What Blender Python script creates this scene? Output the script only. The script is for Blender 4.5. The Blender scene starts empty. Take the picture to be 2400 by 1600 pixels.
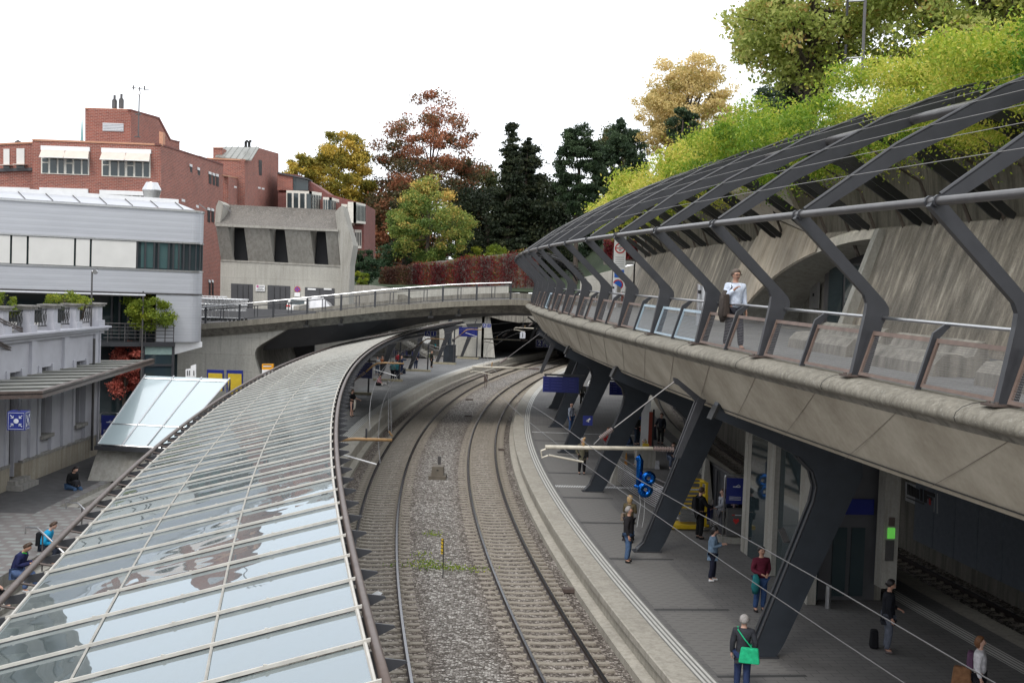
import bpy, bmesh, math, random
import numpy as np
from mathutils import Vector, Matrix, Euler
random.seed(7); RNG=np.random.default_rng(7)
scene=bpy.context.scene; COL=scene.collection; PI=math.pi
# ---------------------------------------------------------------- camera model
F=2880.; H=9.3; PITCH=math.atan((800-674)/F); ROLL=0.036
_cp,_sp=math.cos(PITCH),math.sin(PITCH); _c,_s=math.cos(ROLL),math.sin(ROLL)
def ray(px,py):
    u=(px-1200)/F; v=(800-py)/F
    return Vector((_c*u-_s*v,_cp+_sp*(_s*u+_c*v),-_sp+_cp*(_s*u+_c*v)))
CAM=Vector((0,0,H))
def G(px,py,z=.55):
    d=ray(px,py); return CAM+d*((z-H)/d.z)
def D(px,py,Y):
    d=ray(px,py); return CAM+d*(Y/d.y)
def XP(px,py,x):
    d=ray(px,py); return CAM+d*(x/d.x)
CX0,CY0=337.,76.5
def C(off,s,z=0.):
    R=CX0-off; t=s/340; return Vector((CX0-R*math.cos(t),CY0+R*math.sin(t),z))
def oS(p):
    dx=CX0-p[0]; dy=p[1]-CY0
    return CX0-math.hypot(dx,dy), math.atan2(dy,dx)*340
def rad(px,py,s):
    t=s/340; n=Vector((math.sin(t),math.cos(t),0)); d=ray(px,py)
    k=n.dot(Vector((CX0,CY0,0))-CAM)/n.dot(d); p=CAM+d*k
    return CX0-math.hypot(p.x-CX0,p.y-CY0), p.z
def Rp(px,py,s):
    t=s/340; n=Vector((math.sin(t),math.cos(t),0)); d=ray(px,py)
    return CAM+d*(n.dot(Vector((CX0,CY0,0))-CAM)/n.dot(d))
def Op(px,py,off):
    d=ray(px,py); a=d.x**2+d.y**2; b=-2*(CX0*d.x+CY0*d.y); c=CX0**2+CY0**2-(CX0-off)**2
    t=(-b-math.sqrt(max(0,b*b-4*a*c)))/2/a; return CAM+d*t
def zd(s): return 8.33-.43*((5-s)/66)**2 if s<5 else 8.33
# ---------------------------------------------------------------- objects
def tag(o,label=None,cat=None,group=None,kind=None):
    if label:o['label']=label
    if cat:o['category']=cat
    if group:o['group']=group
    if kind:o['kind']=kind
    return o
def thing(name,label,cat,loc=(0,0,0),rz=0,group=None):
    o=bpy.data.objects.new(name,None); COL.objects.link(o); o.location=loc; o.rotation_euler=(0,0,rz)
    o.empty_display_size=.2
    return tag(o,label,cat,group)
class MB:
    def __init__(s): s.v=[]; s.f=[]; s.m=[]
    def add(s,vs,fs,m=0):
        n=len(s.v); s.v+= [tuple(v) for v in vs]; s.f+=[tuple(i+n for i in f) for f in fs]; s.m+=[m]*len(fs); return s
    def hexa(s,p,m=0):  # 8 points: bottom 4 ccw, top 4 ccw
        return s.add(p,[(3,2,1,0),(4,5,6,7),(0,1,5,4),(1,2,6,5),(2,3,7,6),(3,0,4,7)],m)
    def box(s,c,d,rz=0,m=0,rx=0,ry=0):
        E=Euler((rx,ry,rz)).to_matrix(); c=Vector(c); h=[x/2 for x in d]
        return s.hexa([c+E@Vector((a*h[0],b*h[1],e*h[2])) for e in(-1,1) for a,b in((-1,-1),(1,-1),(1,1),(-1,1))],m)
    def tube(s,path,r,n=8,m=0,caps=True):
        P=[Vector(p) for p in path]; k=len(P); rs=r if isinstance(r,(list,tuple)) else [r]*k
        vs=[];up=None
        for i,p in enumerate(P):
            t=(P[min(i+1,k-1)]-P[max(i-1,0)])
            t=t.normalized() if t.length>1e-9 else Vector((0,0,1))
            if up is None: up=Vector((0,0,1)) if abs(t.z)<.9 else Vector((1,0,0))
            a=t.cross(up); a=a.normalized() if a.length>1e-6 else Vector((1,0,0)); b=a.cross(t).normalized(); up=b
            for j in range(n):
                q=2*PI*j/n; vs.append(p+(a*math.cos(q)+b*math.sin(q))*rs[i])
        fs=[(i*n+j,i*n+(j+1)%n,(i+1)*n+(j+1)%n,(i+1)*n+j) for i in range(k-1) for j in range(n)]
        if caps: fs+=[tuple(range(n))[::-1],tuple((k-1)*n+j for j in range(n))]
        return s.add(vs,fs,m)
    def sweep(s,prof,ss,fn,m=0,close=False):  # prof [(off,dz)], fn(off,dz,s)->Vector
        n=len(prof); vs=[fn(o,z,q) for q in ss for o,z in prof]
        e=n if close else n-1
        fs=[(i*n+j,i*n+(j+1)%n,(i+1)*n+(j+1)%n,(i+1)*n+j) for i in range(len(ss)-1) for j in range(e)]
        if close: fs+=[tuple(range(n))[::-1],tuple((len(ss)-1)*n+j for j in range(n))]
        return s.add(vs,fs,m)
    def prism(s,poly,d,m=0):  # planar polygon (3d points) extruded by vector d
        n=len(poly); P=[Vector(p) for p in poly]; d=Vector(d)
        return s.add(P+[p+d for p in P],[tuple(range(n))[::-1],tuple(range(n,2*n))]+[(i,(i+1)%n,(i+1)%n+n,i+n) for i in range(n)],m)
    def disc(s,c,r,nrm,n=24,m=0,th=0.01):
        c=Vector(c); nrm=Vector(nrm).normalized(); a=nrm.cross(Vector((0,0,1)));
        a=a.normalized() if a.length>1e-6 else Vector((1,0,0)); b=nrm.cross(a)
        return s.prism([c+(a*math.cos(2*PI*i/n)+b*math.sin(2*PI*i/n))*r for i in range(n)],nrm*th,m)
    def build(s,name,mats,parent=None,local=False,smooth=False,origin=None,up=False):
        if not isinstance(mats,(list,tuple)): mats=[mats]
        me=bpy.data.meshes.new(name); v=np.array(s.v,dtype=float)
        o=Vector((0,0,0))
        if parent is not None and not local: o=wloc(parent)
        elif parent is None and not local:
            o=Vector(origin) if origin is not None else Vector((v[:,0].mean(),v[:,1].mean(),v[:,2].min()))
        v=v-np.array(o)
        me.from_pydata(v.tolist(),[],s.f)
        for x in mats: me.materials.append(x)
        if len(mats)>1: me.polygons.foreach_set('material_index',s.m)
        if smooth: me.polygons.foreach_set('use_smooth',[True]*len(me.polygons))
        bm=bmesh.new(); bm.from_mesh(me); bmesh.ops.recalc_face_normals(bm,faces=bm.faces); up and [f.normal_flip() for f in bm.faces if f.normal.z<0]; bm.to_mesh(me); bm.free()
        ob=bpy.data.objects.new(name,me); COL.objects.link(ob)
        if parent is not None: ob.parent=parent
        else: ob.location=o
        return ob
def wloc(o):
    p=Vector((0,0,0))
    while o is not None: p+=o.location; o=o.parent
    return p
def struct(name,mb,mat,smooth=False):
    o=mb.build(name,mat,smooth=smooth); o['kind']='structure'; return o
def dup(root,loc,rz,label=None,sc=None):
    r=root.copy(); COL.objects.link(r); r.location=loc; r.rotation_euler=(0,0,rz)
    if sc: r.scale=(sc,)*3
    if label:r['label']=label
    def rec(a,b):
        for ch in a.children:
            c=ch.copy(); COL.objects.link(c); c.parent=b; rec(ch,c)
    rec(root,r); return r
# ---------------------------------------------------------------- materials
def newmat(name):
    m=bpy.data.materials.new(name); m.use_nodes=True; nt=m.node_tree; return m,nt,nt.nodes['Principled BSDF']
def N(nt,t,**k):
    n=nt.nodes.new(t)
    for a,b in k.items():
        if a in n.inputs: n.inputs[a].default_value=b
        else: setattr(n,a,b)
    return n
def c4(c): return (c[0],c[1],c[2],1)
def coords(nt,scale=(1,1,1),rot=(0,0,0),kind='Object'):
    tc=N(nt,'ShaderNodeTexCoord'); mp=N(nt,'ShaderNodeMapping'); mp.inputs['Scale'].default_value=scale; mp.inputs['Rotation'].default_value=rot
    nt.links.new(tc.outputs[kind],mp.inputs[0]); return mp.outputs[0]
def ramp(nt,fac,stops):
    r=N(nt,'ShaderNodeValToRGB'); e=r.color_ramp.elements
    while len(e)<len(stops): e.new(.5)
    for i,(p,c) in enumerate(stops): e[i].position=p; e[i].color=c4(c)
    nt.links.new(fac,r.inputs[0]); return r.outputs[0]
def mix(nt,f,a,b,mode='MIX'):
    m=N(nt,'ShaderNodeMix',data_type='RGBA',blend_type=mode)
    for s,v in ((m.inputs[0],f),(m.inputs[6],a),(m.inputs[7],b)):
        if hasattr(v,'is_output'): nt.links.new(v,s)
        else: s.default_value=v if isinstance(v,(int,float)) else c4(v)
    return m.outputs[2]
def bump(nt,h,b,st=.3,d=.02):
    n=N(nt,'ShaderNodeBump',Strength=st,Distance=d); nt.links.new(h,n.inputs['Height']); nt.links.new(n.outputs[0],b.inputs['Normal'])
def noise(nt,vec,scale,detail=4,rough=.55):
    n=N(nt,'ShaderNodeTexNoise',Scale=scale,Detail=detail,Roughness=rough); nt.links.new(vec,n.inputs['Vector']); return n.outputs[0]
def flat(name,c,rough=.6,metal=0,var=.12,scale=6,bmp=0,spec=.4):
    m,nt,b=newmat(name); v=coords(nt)
    n=noise(nt,v,scale); r=ramp(nt,n,[(.3,[x*(1-var) for x in c]),(.7,[min(1,x*(1+var)) for x in c])])
    nt.links.new(r,b.inputs['Base Color']); b.inputs['Roughness'].default_value=rough; b.inputs['Metallic'].default_value=metal
    b.inputs['Specular IOR Level'].default_value=spec
    if bmp: bump(nt,noise(nt,v,scale*6),b,bmp)
    return m
def concrete(name,c,streak=.35,stain=(.12,.11,.1),sz=1.,board=0,lichen=0):
    m,nt,b=newmat(name); v=coords(nt)
    big=noise(nt,v,.35*sz,5); fine=noise(nt,v,9*sz,6,.7)
    st=noise(nt,coords(nt,(2.2*sz,2.2*sz,.18*sz)),1.6,6,.65)
    base=ramp(nt,big,[(.25,[x*.78 for x in c]),(.75,[min(1,x*1.18) for x in c])])
    base=mix(nt,.35,base,ramp(nt,fine,[(.3,[x*.6 for x in c]),(.7,[min(1,x*1.35) for x in c])]))
    s=ramp(nt,st,[(.42,(0,0,0)),(.66,(1,1,1))])
    mm=N(nt,'ShaderNodeMath',operation='MULTIPLY'); nt.links.new(s,mm.inputs[0]); mm.inputs[1].default_value=streak
    base=mix(nt,mm.outputs[0],base,stain)
    if lichen:
        l=ramp(nt,noise(nt,v,14,5,.8),[(.56,(0,0,0)),(.62,(1,1,1))]); m2=N(nt,'ShaderNodeMath',operation='MULTIPLY'); nt.links.new(l,m2.inputs[0]); m2.inputs[1].default_value=lichen
        base=mix(nt,m2.outputs[0],base,(.55,.54,.5))
    if board:
        br=N(nt,'ShaderNodeTexBrick',**{'Color1':(1,1,1,1),'Color2':(.9,.9,.9,1),'Mortar':(.45,.45,.45,1),'Scale':1.,'Mortar Size':.008,'Brick Width':board*1.8,'Row Height':board})
        vv=coords(nt,(1,1,1),(PI/2,0,0)); nt.links.new(vv,br.inputs['Vector']); base=mix(nt,.8,base,br.outputs[0],'MULTIPLY')
    nt.links.new(base,b.inputs['Base Color']); b.inputs['Roughness'].default_value=.85; b.inputs['Specular IOR Level'].default_value=.25
    bump(nt,fine,b,.35,.02); return m
def brickmat(name,c1,c2,mort,row=.09,ang=0):
    m,nt,b=newmat(name)
    tc=N(nt,'ShaderNodeTexCoord'); sx=N(nt,'ShaderNodeSeparateXYZ'); nt.links.new(tc.outputs['Object'],sx.inputs[0])
    ad=N(nt,'ShaderNodeMath',operation='ADD'); nt.links.new(sx.outputs[0],ad.inputs[0]); nt.links.new(sx.outputs[1],ad.inputs[1])
    cb=N(nt,'ShaderNodeCombineXYZ'); nt.links.new(ad.outputs[0],cb.inputs[0]); nt.links.new(sx.outputs[2],cb.inputs[1])
    br=N(nt,'ShaderNodeTexBrick',**{'Color1':c4(c1),'Color2':c4(c2),'Mortar':c4(mort),'Scale':1.,'Mortar Size':.013,'Brick Width':row*2.9,'Row Height':row,'Bias':-.2})
    nt.links.new(cb.outputs[0],br.inputs['Vector'])
    n=noise(nt,tc.outputs['Object'],.5,5); col=mix(nt,.5,br.outputs[0],ramp(nt,n,[(.3,(.75,.75,.75)),(.7,(1.15,1.1,1.1))]),'MULTIPLY')
    nt.links.new(col,b.inputs['Base Color']); b.inputs['Roughness'].default_value=.85; return m
def glassmat(name,c,rough=.05,ior=1.6):
    m,nt,b=newmat(name); b.inputs['Base Color'].default_value=c4(c); b.inputs['Roughness'].default_value=rough; b.inputs['IOR'].default_value=ior
    return m
def leafmat(name,stops,rough=.55,trans=.35):
    m,nt,b=newmat(name); a=N(nt,'ShaderNodeAttribute',attribute_name='leaf'); col=ramp(nt,a.outputs['Fac'],stops)
    nt.links.new(col,b.inputs['Base Color']); b.inputs['Roughness'].default_value=rough; b.inputs['Specular IOR Level'].default_value=.3
    tr=N(nt,'ShaderNodeBsdfTranslucent'); nt.links.new(col,tr.inputs[0]); mx=N(nt,'ShaderNodeMixShader'); mx.inputs[0].default_value=trans
    nt.links.new(b.outputs[0],mx.inputs[1]); nt.links.new(tr.outputs[0],mx.inputs[2]); nt.links.new(mx.outputs[0],nt.nodes['Material Output'].inputs[0]); return m
def emis(name,c,s=1):
    m,nt,b=newmat(name); b.inputs['Base Color'].default_value=c4(c); b.inputs['Emission Color'].default_value=c4(c); b.inputs['Emission Strength'].default_value=s; return m
M={}
M['steel']=flat('painted_steel_dark',(.034,.035,.040),.42,.0,.15,3,spec=.55)
M['steelb']=flat('painted_steel_bluish',(.026,.032,.041),.40,.0,.2,2,spec=.5)
M['tube']=flat('weathered_tube',(.10,.095,.095),.35,.3,.15,4)
M['brown']=flat('brown_painted_steel',(.10,.075,.065),.45,.0,.2,5)
M['panelb']=flat('brown_panel_frame',(.15,.10,.078),.5,0,.2,5)
M['panelc']=flat('light_blue_panel_frame',(.33,.42,.48),.45,0,.1,5)
M['inox']=flat('stainless',(.55,.55,.56),.28,.9,.08,8)
M['chrome']=flat('chromed_wire',(.75,.75,.75),.2,.6,.1,8)
M['alu']=flat('cream_glazing_bar',(.47,.445,.40),.45,.2,.12,6)
M['rim']=concrete('rough_rim_concrete',(.24,.22,.18),.55,(.09,.082,.065),2.2,lichen=.25)
M['soffit']=None
M['conc']=concrete('plain_concrete',(.36,.345,.31),.4,(.14,.125,.10),1.3)
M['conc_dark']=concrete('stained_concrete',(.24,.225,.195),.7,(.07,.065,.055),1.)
M['concbox']=concrete('light_concrete',(.47,.455,.41),.3,(.23,.215,.18),1.,board=1.1)
M['light']=concrete('pale_exposed_concrete',(.60,.55,.475),.3,(.24,.2,.15),1.2)
M['concroof']=concrete('roof_concrete',(.15,.135,.12),.5,(.08,.075,.07),1.,lichen=.5)
M['rail']=flat('rail_side_rust',(.055,.042,.038),.6,.3,.2,4)
M['railtop']=flat('rail_head_polished',(.16,.16,.17),.25,.9,.1,3)
M['dark']=flat('near_black',(.012,.012,.014),.5)
M['ceil']=flat('shade_toned_concrete',(.10,.10,.105),.6,0,.1,1)  # dark tone for concrete under bridge and slab, shade put into the colour
M['white']=flat('white_paint',(.75,.75,.75),.45,0,.05,3)
M['blue']=flat('station_blue',(.012,.022,.17),.4,0,.1,2)
M['blue2']=flat('screen_blue',(.010,.016,.13),.25,0,.15,1)
M['black']=flat('black_rubber',(.02,.02,.02),.5)
M['insul']=flat('brown_porcelain',(.16,.12,.11),.25,0,.1,9)
M['cream']=flat('ivory_tube',(.50,.46,.38),.4,.1,.15,7)
M['ochre']=flat('ochre_tube',(.33,.20,.09),.4,.1,.15,7)
M['yellow']=flat('yellow_paint',(.62,.42,.02),.4,0,.12,5)
M['orange']=flat('orange_paint',(.75,.25,.02),.4)
M['red']=flat('red_paint',(.5,.03,.03),.4)
M['green']=flat('green_cloth',(.02,.25,.11),.7,0,.15,9)
M['wood']=flat('bark',(.07,.055,.045),.9,0,.3,6,.5)
M['timber']=flat('timber_beam',(.30,.27,.19),.7,0,.2,6)
M['brick']=brickmat('red_brick',(.29,.085,.06),(.17,.05,.042),(.36,.27,.22),.12)
M['brickd']=brickmat('dark_brick',(.19,.05,.042),(.12,.035,.03),(.22,.15,.13),.12)
M['coping']=flat('salmon_coping',(.48,.25,.16),.7)
M['plaster']=flat('lilac_white_plaster',(.46,.46,.50),.8,0,.07,1.5)
M['plinth']=concrete('sandstone_plinth',(.36,.33,.27),.5,(.2,.15,.1))
M['stone']=concrete('worn_stone_cap',(.3,.29,.27),.6)
M['blind']=flat('beige_blind',(.60,.50,.44),.8,0,.05,2)
M['blindw']=flat('white_blind',(.66,.65,.62),.8,0,.05,1)
M['dglass']=glassmat('dark_window_glass',(.03,.045,.05),.04,1.55)
M['tglass']=glassmat('teal_window_glass',(.06,.11,.11),.05,1.55)
M['zinc']=flat('zinc_roof',(.26,.26,.235),.45,.4,.12,2)
M['door']=flat('dark_metal_door',(.07,.07,.075),.5,0,.1,2)
M['frame']=flat('cream_window_frame',(.68,.65,.58),.5)
M['carw']=glassmat('white_car_paint',(.72,.72,.7),.2,1.5)
M['tarp']=flat('white_tarpaulin',(.6,.6,.62),.45,0,.1,3)
M['asph']=flat('asphalt',(.085,.083,.085),.9,0,.2,2.5,.4)
M['seat']=M['inox']
# metal cladding with horizontal ribs
def cladmat():
    m,nt,b=newmat('white_metal_cladding'); v=coords(nt)
    w=N(nt,'ShaderNodeTexWave',wave_type='BANDS',bands_direction='Z',**{'Scale':.95,'Distortion':0}); nt.links.new(v,w.inputs['Vector'])
    n=noise(nt,coords(nt,(.3,.3,1.5)),1.5,3)
    col=mix(nt,.25,ramp(nt,w.outputs[0],[(.0,(.42,.43,.455)),(.06,(.51,.52,.55)),(.9,(.49,.50,.53))]),ramp(nt,n,[(.3,(.38,.39,.43)),(.7,(.54,.55,.59))]))
    nt.links.new(col,b.inputs['Base Color']); b.inputs['Roughness'].default_value=.38; b.inputs['Metallic'].default_value=.25
    bump(nt,w.outputs[0],b,.08,.03); return m
M['clad']=cladmat()
def soffitmat():
    m,nt,b=newmat('soffit_board_concrete'); v=coords(nt)
    a=noise(nt,v,.5,6); f=noise(nt,v,7,6,.7)
    col=ramp(nt,a,[(.3,(.26,.215,.155)),(.5,(.41,.355,.275)),(.72,(.58,.52,.42))]); col=mix(nt,.3,col,ramp(nt,f,[(.3,(.12,.11,.09)),(.7,(.38,.36,.31))]))
    nt.links.new(col,b.inputs['Base Color']); b.inputs['Roughness'].default_value=.8; bump(nt,f,b,.25,.02); return m
M['soffit']=soffitmat()
M['walld']=concrete('shade_and_dirt_concrete',(.15,.135,.11),.8,(.05,.045,.035),1.1)  # dirt stains, plus shade from the plants put into a darker base colour
def wallmat(k=1.,nm='streaked_retaining_concrete'):
    # leaning retaining wall: streaks following the fall line (uv from sweep: u=s, v=height)
    m,nt,b=newmat(nm); v=coords(nt,(1.15,.22,1),kind='UV'); v2=coords(nt,(.35,.35,1),kind='UV'); v3=coords(nt,(6,6,1),kind='UV')
    st=noise(nt,v,2.2,8,.72); bg=noise(nt,v2,1.2,5); f=noise(nt,v3,3,6,.7)
    col=ramp(nt,st,[(.30,(.06*k**1.6,.048*k**1.6,.036*k**1.6)),(.42,(.125*k**1.4,.103*k**1.4,.08*k**1.4)),(.53,(.24*k,.205*k,.165*k)),(.67,(.53,.475,.40))])
    col=mix(nt,.6,col,ramp(nt,bg,[(.38,(.38,.36,.33)),(.62,(1.15,1.12,1.05))]),'MULTIPLY'); col=mix(nt,.2,col,ramp(nt,f,[(.3,(.08,.08,.07)),(.7,(.5,.48,.43))]))
    nt.links.new(col,b.inputs['Base Color']); b.inputs['Roughness'].default_value=.85; bump(nt,f,b,.4,.02); return m
M['rwall']=wallmat(); M['pierw']=wallmat(2.4,'pale_streaked_concrete'); M['wire']=flat('steel_wire',(.26,.25,.24),.4,.3)
def ballastmat():
    m,nt,b=newmat('ballast_gravel'); v=coords(nt)
    vo=N(nt,'ShaderNodeTexVoronoi',Scale=13.); nt.links.new(v,vo.inputs['Vector'])
    vd=N(nt,'ShaderNodeTexVoronoi',Scale=13.,feature='DISTANCE_TO_EDGE'); nt.links.new(v,vd.inputs['Vector'])
    hs=N(nt,'ShaderNodeSeparateColor'); nt.links.new(vo.outputs['Color'],hs.inputs[0])
    col=ramp(nt,hs.outputs[0],[(.0,(.10,.088,.08)),(.35,(.21,.195,.18)),(.7,(.36,.345,.33)),(1,(.66,.65,.63))])
    col=mix(nt,.9,col,ramp(nt,vd.outputs[0],[(.0,(.12,.11,.1)),(.16,(1,1,1))]),'MULTIPLY')
    big=noise(nt,v,.22,4); col=mix(nt,.75,col,ramp(nt,big,[(.3,(.80,.75,.71)),(.7,(1.1,1.08,1.06))]),'MULTIPLY')
    uu=N(nt,'ShaderNodeTexCoord'); ux=N(nt,'ShaderNodeSeparateXYZ'); nt.links.new(uu.outputs['UV'],ux.inputs[0]); mr=N(nt,'ShaderNodeMapRange'); mr.inputs[1].default_value=-8.5; mr.inputs[2].default_value=.5; nt.links.new(ux.outputs[0],mr.inputs[0])
    b1_=(.83,.76,.70); b2_=(.93,.89,.85); col=mix(nt,1.,col,ramp(nt,mr.outputs[0],[(0,b1_),(.256,b2_),(.37,b1_),(.45,(1.08,1.07,1.05)),(.58,(1.08,1.07,1.05)),(.65,b1_),(.77,b2_),(.89,b1_),(1,(.9,.88,.86))]),'MULTIPLY')
    nt.links.new(col,b.inputs['Base Color']); b.inputs['Roughness'].default_value=.9; b.inputs['Specular IOR Level'].default_value=.2; bump(nt,vd.outputs[0],b,1.,.05); return m
M['ballast']=ballastmat()
M['sleeper']=concrete('sleeper_concrete',(.35,.315,.265),.55,(.17,.14,.11),2.5)
def pavemat(name,c,c2,sx,sy,mort=.01):
    m,nt,b=newmat(name); v=coords(nt,kind='UV')
    br=N(nt,'ShaderNodeTexBrick',**{'Color1':c4(c),'Color2':c4(c2),'Mortar':c4([x*.55 for x in c]),'Scale':1.,'Mortar Size':mort,'Brick Width':sx,'Row Height':sy,'Bias':.1}); br.offset=.5
    nt.links.new(v,br.inputs['Vector']); n=noise(nt,v,.6,6); col=mix(nt,.7,br.outputs[0],ramp(nt,n,[(.3,(.72,.72,.72)),(.7,(1.15,1.15,1.15))]),'MULTIPLY')
    nt.links.new(col,b.inputs['Base Color']); b.inputs['Roughness'].default_value=.75; return m
M['plat']=pavemat('platform_asphalt_tiles',(.135,.13,.126),(.155,.148,.143),.5,.25)
M['plat1']=pavemat('platform_grey_paving',(.14,.142,.143),(.19,.192,.193),1.2,.6,.02)
M['deckf']=pavemat('promenade_paving',(.17,.168,.165),(.155,.153,.15),6,.3,.012)
M['kerb']=concrete('kerb_stone',(.42,.39,.335),.45,(.18,.165,.14),1.5)
def stripe(name):
    m,nt,b=newmat(name); v=coords(nt,kind='UV'); w=N(nt,'ShaderNodeTexWave',wave_type='BANDS',bands_direction='X',**{'Scale':2.6}); nt.links.new(v,w.inputs['Vector'])
    n=noise(nt,v,3,6); col=mix(nt,ramp(nt,n,[(.3,(.1,.1,.1)),(.75,(.5,.5,.5))]),ramp(nt,w.outputs[0],[(.34,(.13,.13,.12)),(.46,(.66,.65,.61))]),(.3,.29,.27))
    nt.links.new(col,b.inputs['Base Color']); b.inputs['Roughness'].default_value=.7; return m
M['tact']=stripe('white_guide_ribs')
def canopyglass():
    m,nt,b=newmat('canopy_milky_glass'); b.inputs['Base Color'].default_value=(.035,.06,.062,1); b.inputs['Roughness'].default_value=.35
    gl=N(nt,'ShaderNodeBsdfGlossy',Roughness=.015); gl.inputs[0].default_value=(.84,.93,1.,1)
    v=coords(nt); n=noise(nt,v,.6,2,.4); bp=N(nt,'ShaderNodeBump',Strength=.7,Distance=.03); nt.links.new(n,bp.inputs['Height']); nt.links.new(bp.outputs[0],gl.inputs['Normal'])
    fr=N(nt,'ShaderNodeFresnel',IOR=2.7); tr=N(nt,'ShaderNodeBsdfTransparent'); tr.inputs[0].default_value=(.7,.8,.8,1)
    mx0=N(nt,'ShaderNodeMixShader'); mx0.inputs[0].default_value=.25; nt.links.new(b.outputs[0],mx0.inputs[1]); nt.links.new(tr.outputs[0],mx0.inputs[2])
    mx=N(nt,'ShaderNodeMixShader'); nt.links.new(fr.outputs[0],mx.inputs[0]); nt.links.new(mx0.outputs[0],mx.inputs[1]); nt.links.new(gl.outputs[0],mx.inputs[2])
    df=N(nt,'ShaderNodeBsdfDiffuse'); df.inputs[0].default_value=(.36,.37,.34,1); dn=noise(nt,coords(nt,(1.2,.5,1)),1.7,7,.75); dr=ramp(nt,dn,[(.42,(.01,.01,.01)),(.74,(.12,.12,.12))]); mxd=N(nt,'ShaderNodeMixShader'); nt.links.new(dr,mxd.inputs[0]); nt.links.new(mx.outputs[0],mxd.inputs[1]); nt.links.new(df.outputs[0],mxd.inputs[2])
    nt.links.new(mxd.outputs[0],nt.nodes['Material Output'].inputs[0]); return m
M['cglass']=canopyglass()
def perforated(name,c):
    m,nt,b=newmat(name); b.inputs['Base Color'].default_value=c4(c); b.inputs['Roughness'].default_value=.5
    v=coords(nt,(1,1,1),kind='UV'); vo=N(nt,'ShaderNodeTexVoronoi',Scale=30.,Randomness=0.); nt.links.new(v,vo.inputs['Vector'])
    r=ramp(nt,vo.outputs['Distance'],[(.47,(1,1,1)),(.52,(0,0,0))]); tr=N(nt,'ShaderNodeBsdfTransparent'); mx=N(nt,'ShaderNodeMixShader')
    nt.links.new(r,mx.inputs[0]); nt.links.new(b.outputs[0],mx.inputs[1]); nt.links.new(tr.outputs[0],mx.inputs[2]); nt.links.new(mx.outputs[0],nt.nodes['Material Output'].inputs[0]); return m
M['perf']=perforated('perforated_sheet',(.13,.12,.12)); M['perfb']=perforated('perforated_sheet_blue',(.22,.26,.3))
def uvset(ob,fn):
    me=ob.data; uv=me.uv_layers.new(name='UVMap'); w=wloc(ob) if ob.parent else ob.location
    co=[fn(v.co+w) for v in me.vertices]
    for l in me.loops: uv.data[l.index].uv=co[l.vertex_index]
def text(body,size,mat,parent,loc,rot,name='lettering',ext=.004,align='CENTER'):
    cu=bpy.data.curves.new('t','FONT'); cu.body=body; cu.size=size; cu.extrude=ext; cu.align_x=align; cu.align_y='CENTER'
    t=bpy.data.objects.new('t',cu); COL.objects.link(t); dg=bpy.context.evaluated_depsgraph_get(); me=bpy.data.meshes.new_from_object(t.evaluated_get(dg))
    bpy.data.objects.remove(t); me.name=name; me.materials.clear(); me.materials.append(mat); o=bpy.data.objects.new(name,me); COL.objects.link(o)
    o.parent=parent; o.location=Vector(loc)-(wloc(parent) if parent else Vector()); o.rotation_euler=rot; return o
# ================================================================ PEOPLE
_skin=[]
def skin(name,pts,edges,mat,parent,sub=1):
    me=bpy.data.meshes.new(name); me.from_pydata([p[0] for p in pts],edges,[])
    o=bpy.data.objects.new(name,me); COL.objects.link(o); m=o.modifiers.new('k','SKIN'); m.use_smooth_shade=True
    for i,p in enumerate(pts):
        r=p[1]; me.skin_vertices[0].data[i].radius=(r,r) if not isinstance(r,tuple) else r
        me.skin_vertices[0].data[i].use_root=(i==0)
    s=o.modifiers.new('s','SUBSURF'); s.levels=sub; s.render_levels=sub
    o.parent=parent; _skin.append((o,mat)); return o
def flush_skins():
    dg=bpy.context.evaluated_depsgraph_get(); dg.update(); out=[]
    for o,mat in _skin:
        out.append((o,mat,bpy.data.meshes.new_from_object(o.evaluated_get(dg))))
    for o,mat,me in out:
        o.modifiers.clear(); o.data=me; me.materials.clear(); me.materials.append(mat)
    _skin.clear()
cl={}
def cloth(c):
    k=tuple(c)
    if k not in cl: cl[k]=flat('cloth_%d'%len(cl),c,.85,0,.22,11,.25,.2)
    return cl[k]
SK={k:flat('skin_%d'%i,c,.5,0,.08,6) for i,(k,c) in enumerate({'a':(.55,.33,.25),'b':(.48,.27,.19),'c':(.3,.16,.1)}.items())}
HR={'brown':flat('hair_brown',(.06,.035,.022),.55,0,.3,30),'greybrown':flat('hair_grey_brown',(.11,.085,.068),.6,0,.35,30),'black':flat('hair_black',(.015,.012,.012),.5,0,.3,30),'grey':flat('hair_grey',(.30,.28,.27),.6,0,.25,30),
 'blond':flat('hair_blond',(.42,.28,.13),.55,0,.25,30),'auburn':flat('hair_auburn',(.16,.07,.03),.55,0,.25,30),'white':flat('hair_white',(.5,.48,.46),.6,0,.2,30)}
A_={'down':((.235,.03,1.13),(.25,-.05,.87)),'phone':((.235,.0,1.14),(.10,-.30,1.22)),'bent':((.25,.02,1.13),(.07,-.24,1.06)),'pocket':((.29,.06,1.13),(.19,-.05,.95)),
 'up':((.26,-.18,1.34),(.22,-.45,1.42)),'fwd':((.24,-.12,1.17),(.20,-.40,1.10)),'strap':((.26,-.02,1.15),(.13,-.20,1.33)),'back':((.25,.08,1.14),(.08,.18,.98))}
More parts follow.
